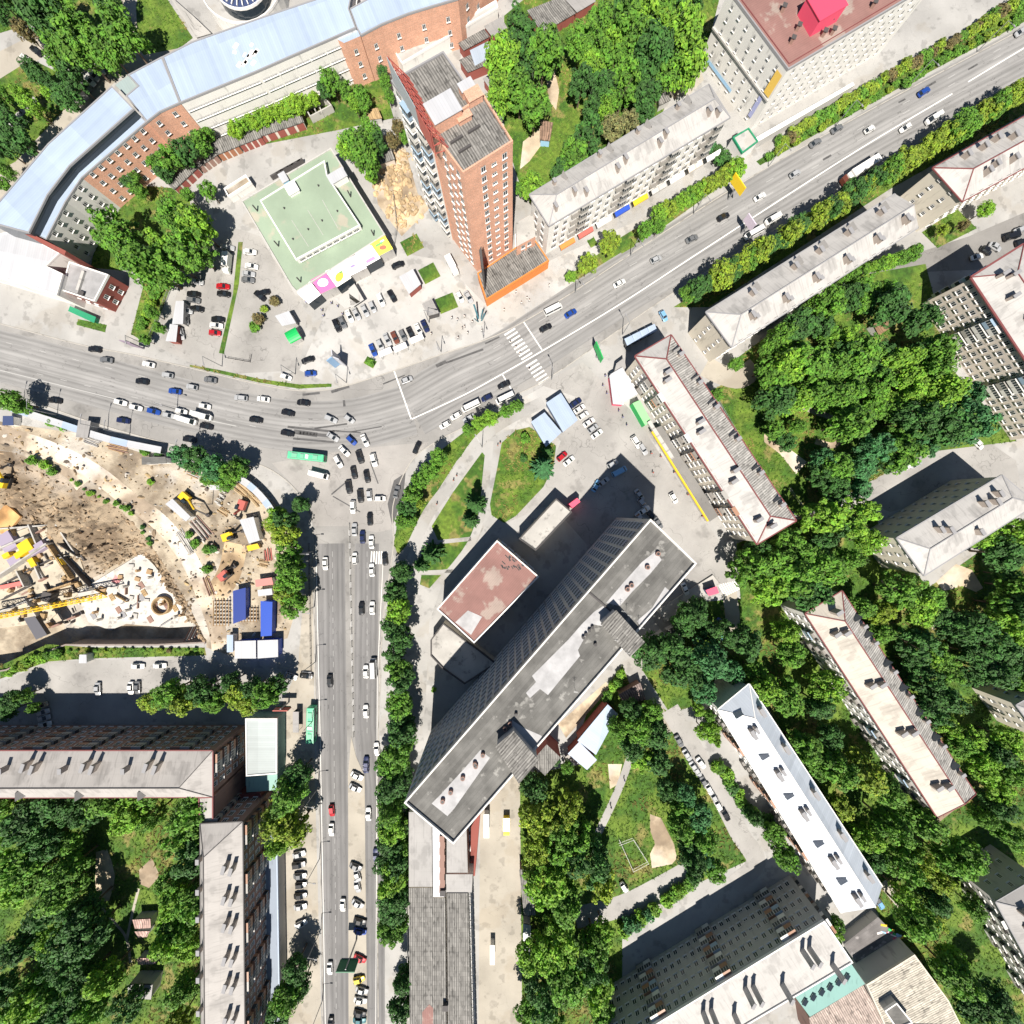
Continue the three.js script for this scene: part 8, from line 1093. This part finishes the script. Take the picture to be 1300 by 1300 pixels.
// ---------- people ----------
function personGeo(stride) {
  const mc = new MarchingCubes(34, new THREE.MeshBasicMaterial(), false, false, 20000); const N = 34, f = mc.field;
  const J = { head: [0, 1.62, 0.02], neck: [0, 1.45, 0], chest: [0, 1.28, 0], hip: [0, 0.95, 0], ls: [-0.18, 1.4, 0], rs: [0.18, 1.4, 0], le: [-0.25, 1.12, -stride * 0.4], re: [0.25, 1.12, stride * 0.4], lh: [-0.26, 0.86, stride * 0.1], rh: [0.26, 0.86, stride * 0.6], lp: [-0.09, 0.92, 0], rp: [0.09, 0.92, 0], lk: [-0.1, 0.5, stride * 0.55], rk: [0.1, 0.5, -stride * 0.35], lf: [-0.1, 0.06, stride * 0.5], rf: [0.1, 0.06, -stride * 0.8], lt: [-0.1, 0.04, stride * 0.5 + 0.16], rt: [0.1, 0.04, -stride * 0.8 + 0.16] };
  const bones = [['head', 'head', 0.115, 0.115], ['neck', 'head', 0.06, 0.06], ['chest', 'neck', 0.15, 0.08], ['hip', 'chest', 0.15, 0.16], ['ls', 'rs', 0.08, 0.08], ['ls', 'le', 0.06, 0.05], ['le', 'lh', 0.05, 0.04], ['rs', 're', 0.06, 0.05], ['re', 'rh', 0.05, 0.04], ['lp', 'lk', 0.095, 0.07], ['lk', 'lf', 0.065, 0.045], ['rp', 'rk', 0.095, 0.07], ['rk', 'rf', 0.065, 0.045], ['lf', 'lt', 0.05, 0.04], ['rf', 'rt', 0.05, 0.04]];
  for (let z = 0; z < N; z++) for (let y = 0; y < N; y++) for (let x = 0; x < N; x++) { const p = [(x / N - 0.5) * 2, (y / N) * 2 - 0.1, (z / N - 0.5) * 2]; let d = 1e9; for (const [a, b, ra, rb] of bones) { const A = J[a], Bq = J[b], ab = [Bq[0] - A[0], Bq[1] - A[1], Bq[2] - A[2]], ap = [p[0] - A[0], p[1] - A[1], p[2] - A[2]], l = ab[0] ** 2 + ab[1] ** 2 + ab[2] ** 2, t = l ? cl((ap[0] * ab[0] + ap[1] * ab[1] + ap[2] * ab[2]) / l) : 0, e = Math.hypot(ap[0] - ab[0] * t, ap[1] - ab[1] * t, ap[2] - ab[2] * t) - lerp(ra, rb, t) * 1.25, h = Math.max(0.06 - Math.abs(d - e), 0) / 0.06; d = Math.min(d, e) - h * h * 0.015; } f[x + y * N + z * N * N] = -d; }
  mc.isolation = 0; mc.update(); const n = mc.count, pos = new Float32Array(n * 3); for (let i = 0; i < n; i++) { pos[i * 3] = mc.positionArray[i * 3]; pos[i * 3 + 1] = mc.positionArray[i * 3 + 1] + 0.9; pos[i * 3 + 2] = mc.positionArray[i * 3 + 2]; } const g = new THREE.BufferGeometry(); g.setAttribute('position', new THREE.BufferAttribute(pos, 3)); g.computeVertexNormals(); return g;
}
const WALK = [personGeo(0.28), personGeo(0.02)], hairGeo = new THREE.SphereGeometry(0.135, 10, 6, 0, Math.PI * 2, 0, Math.PI * 0.55), hairM = paint(0.05, 0.03, 0.02);
const TOPS = { white: [0.7, 0.7, 0.68], red: [0.5, 0.03, 0.03], blue: [0.05, 0.12, 0.4], black: [0.02, 0.02, 0.02], grey: [0.2, 0.2, 0.2], yellow: [0.65, 0.5, 0.05] };
const legM = [[0.03, 0.04, 0.08], [0.25, 0.2, 0.14], [0.02, 0.02, 0.02]]; const dressed = {};
function person(u, v, topc, where, walking = true) {
  const key = topc + walking; if (!dressed[key]) { const g = WALK[walking ? 0 : 1].clone(), p = g.attributes.position, c = new Float32Array(p.count * 3), l = legM[Object.keys(dressed).length % 3]; for (let i = 0; i < p.count; i++) { const y = p.getY(i), x = Math.abs(p.getX(i)); const q = y > 1.47 || (y < 1.12 && y > 0.7 && x > 0.2) ? [0.5, 0.33, 0.25] : y > 0.93 ? TOPS[topc] : y < 0.1 ? [0.03, 0.03, 0.03] : l; c.set(q, i * 3); } g.setAttribute('color', new THREE.BufferAttribute(c, 3)); dressed[key] = g; }
  const [x, z] = P(u, v), label = `person in a ${topc} top ${walking ? 'walking' : 'standing'} ${where}`, g = thing('person', label, 'person', x, z, rr(0, 6.28), `people ${where}`, 0.02); mesh('body', dressed[key], M.cloth ??= std({ vertexColors: true }), g); mesh('hair', hairGeo, hairM, g, [0, 1.65, -0.01]);
}
const tc = Object.keys(TOPS); let pi = 0;
const people = (where, l) => l.forEach(([u, v], i) => person(u, v, tc[(pi++ * 5 + i) % 6], where, i % 3 !== 2));
people('on the square below the brick tower', [[574, 405], [581, 407], [590, 403], [587, 418], [590, 416], [594, 424], [582, 430], [612, 421], [669, 380], [697, 364], [672, 383], [640, 395], [655, 372], [662, 386], [548, 425], [600, 410]]); people('by the supermarket entrance', [[410, 395], [422, 386], [430, 390], [436, 400], [400, 388], [390, 385], [412, 402], [395, 378]]); people('on the zebra crossing', [[648, 436], [660, 450], [655, 442], [672, 470]]); people('by the flowered stalls', [[765, 490], [770, 500], [785, 522], [790, 530], [778, 512], [768, 478], [795, 540]]); people('on the lane by the yellow shop strip', [[826, 576], [838, 580], [855, 600], [828, 600], [872, 628], [890, 655]]); people('on the little park path', [[576, 610], [580, 604], [632, 566], [635, 563], [555, 640]]); people('on the lawn footpath', [[792, 988], [775, 1022]]); people('in the building pit yard', [[296, 700], [300, 655], [272, 690], [320, 700]]);
finishBuildings();
// where several things still share a label, say what stands next to each
const named = (f) => scene.children.filter(f), words = (s) => s.split(/\s+/).length;
const LANDMARK = [['red-edged block', 905, 560], ['cream end wall block', 915, 420], ['balcony facade', 1215, 440], ['plank hut roof', 1120, 412], ['courtyard path', 1060, 525], ['shaded court road', 1200, 560], ['white-roofed block', 1200, 670], ['cream-roofed block', 1110, 880], ['white metal roof', 1010, 1010], ['service lane cars', 905, 990], ['slab corner huts', 815, 800], ['tall slab', 760, 800], ['sand patch', 1225, 735], ['sandy path', 1155, 770], ['cream end wall', 1255, 900], ['spray-painted hall', 1130, 1210], ['shaded facade', 930, 1160], ['lawn footpath', 785, 1000], ['sports patch', 805, 1080], ['service yard', 655, 1100], ['courtyard drive', 800, 1140], ['low wing', 590, 1200], ['pale sand strip', 135, 1105], ['pink hut', 180, 1180], ['grey flat hut', 180, 1255], ['brown block roof', 150, 1000], ['brown block south wing', 270, 1150], ['light blue hut', 695, 165], ['awning block', 790, 225], ['brick tower', 640, 200], ['white office', 920, 60], ['park garages', 705, 30], ['park slate shed', 815, 55], ['small brick house', 140, 370], ['curved facade', 150, 240], ['supermarket', 300, 260], ['long car park', 240, 340], ['round hall', 260, 20], ['parked cars', 120, 95], ['pale lane', 30, 140], ['junction', 480, 640], ['zebra crossing', 660, 460], ['red pavilion', 560, 760], ['waiting bus', 410, 930], ['dark road sign', 450, 1240], ['little park lawn', 570, 640], ['lorry', 1090, 217], ['yellow billboard', 935, 235], ['printed billboard', 952, 296], ['light blue hatchback', 845, 395], ['orange sign', 1083, 70], ['shadowed grey end wall', 1270, 1130]].map(([n, u, v]) => [n, ...P(u, v)]);
function shared(list) { const by = new Map(); for (const o of list) { const l = o.userData.label; if (!by.has(l)) by.set(l, []); by.get(l).push(o); } return [...by.values()].filter((q) => q.length > 1); }
const veg = named((o) => ['tree', 'shrub'].includes(o.userData.category));
for (const set of shared(veg)) for (const o of set) { const near = LANDMARK.slice().sort((a, b) => Math.hypot(a[1] - o.position.x, a[2] - o.position.z) - Math.hypot(b[1] - o.position.x, b[2] - o.position.z)); const s = `${o.userData.label}, nearest the ${near[0][0]}`; if (words(s) <= 16) { o.userData.label = s; o.userData.group = s; } }
for (const set of shared(veg)) for (const o of set) { const near = LANDMARK.slice().sort((a, b) => Math.hypot(a[1] - o.position.x, a[2] - o.position.z) - Math.hypot(b[1] - o.position.x, b[2] - o.position.z)), base = o.userData.label.split(',')[0]; for (const s of [`${base}, between ${near[0][0]} and ${near[1][0]}`, `${base.split(' ').slice(0, base.indexOf(' tree ') > 0 ? base.slice(0, base.indexOf(' tree ')).split(' ').length + 1 : 4).join(' ')} between ${near[0][0]} and ${near[1][0]}`]) if (words(s) <= 16) { o.userData.label = s; o.userData.group = base; break; } }
const veh = named((o) => ['car', 'van', 'minibus', 'bus', 'lorry'].includes(o.userData.category)); const short = new Map(veh.map((o) => [o, o.userData.label.replace(/ (driving|crossing|parked|in the|on the|by the|left|turning|waiting|beside|unloading).*/, '').replace(/^(long|white lorry with).*/, 'white lorry')]));
for (const set of shared(veh)) for (const o of set) { const near = veh.filter((q) => q !== o).sort((a, b) => a.position.distanceTo(o.position) - b.position.distanceTo(o.position))[0]; const s = `${o.userData.label}, next to ${/^[aeiou]/.test(short.get(near)) ? 'an' : 'a'} ${short.get(near)}`; if (words(s) <= 16) { o.userData.label = s; o.userData.group = s; } }
for (const o of named((q) => q.userData.group && q.userData.group === q.userData.label)) o.userData.group = o.userData.label.split(',')[0].replace(/^each /, '');
console.log('objects', scene.children.length);
renderer.render(scene, camera);
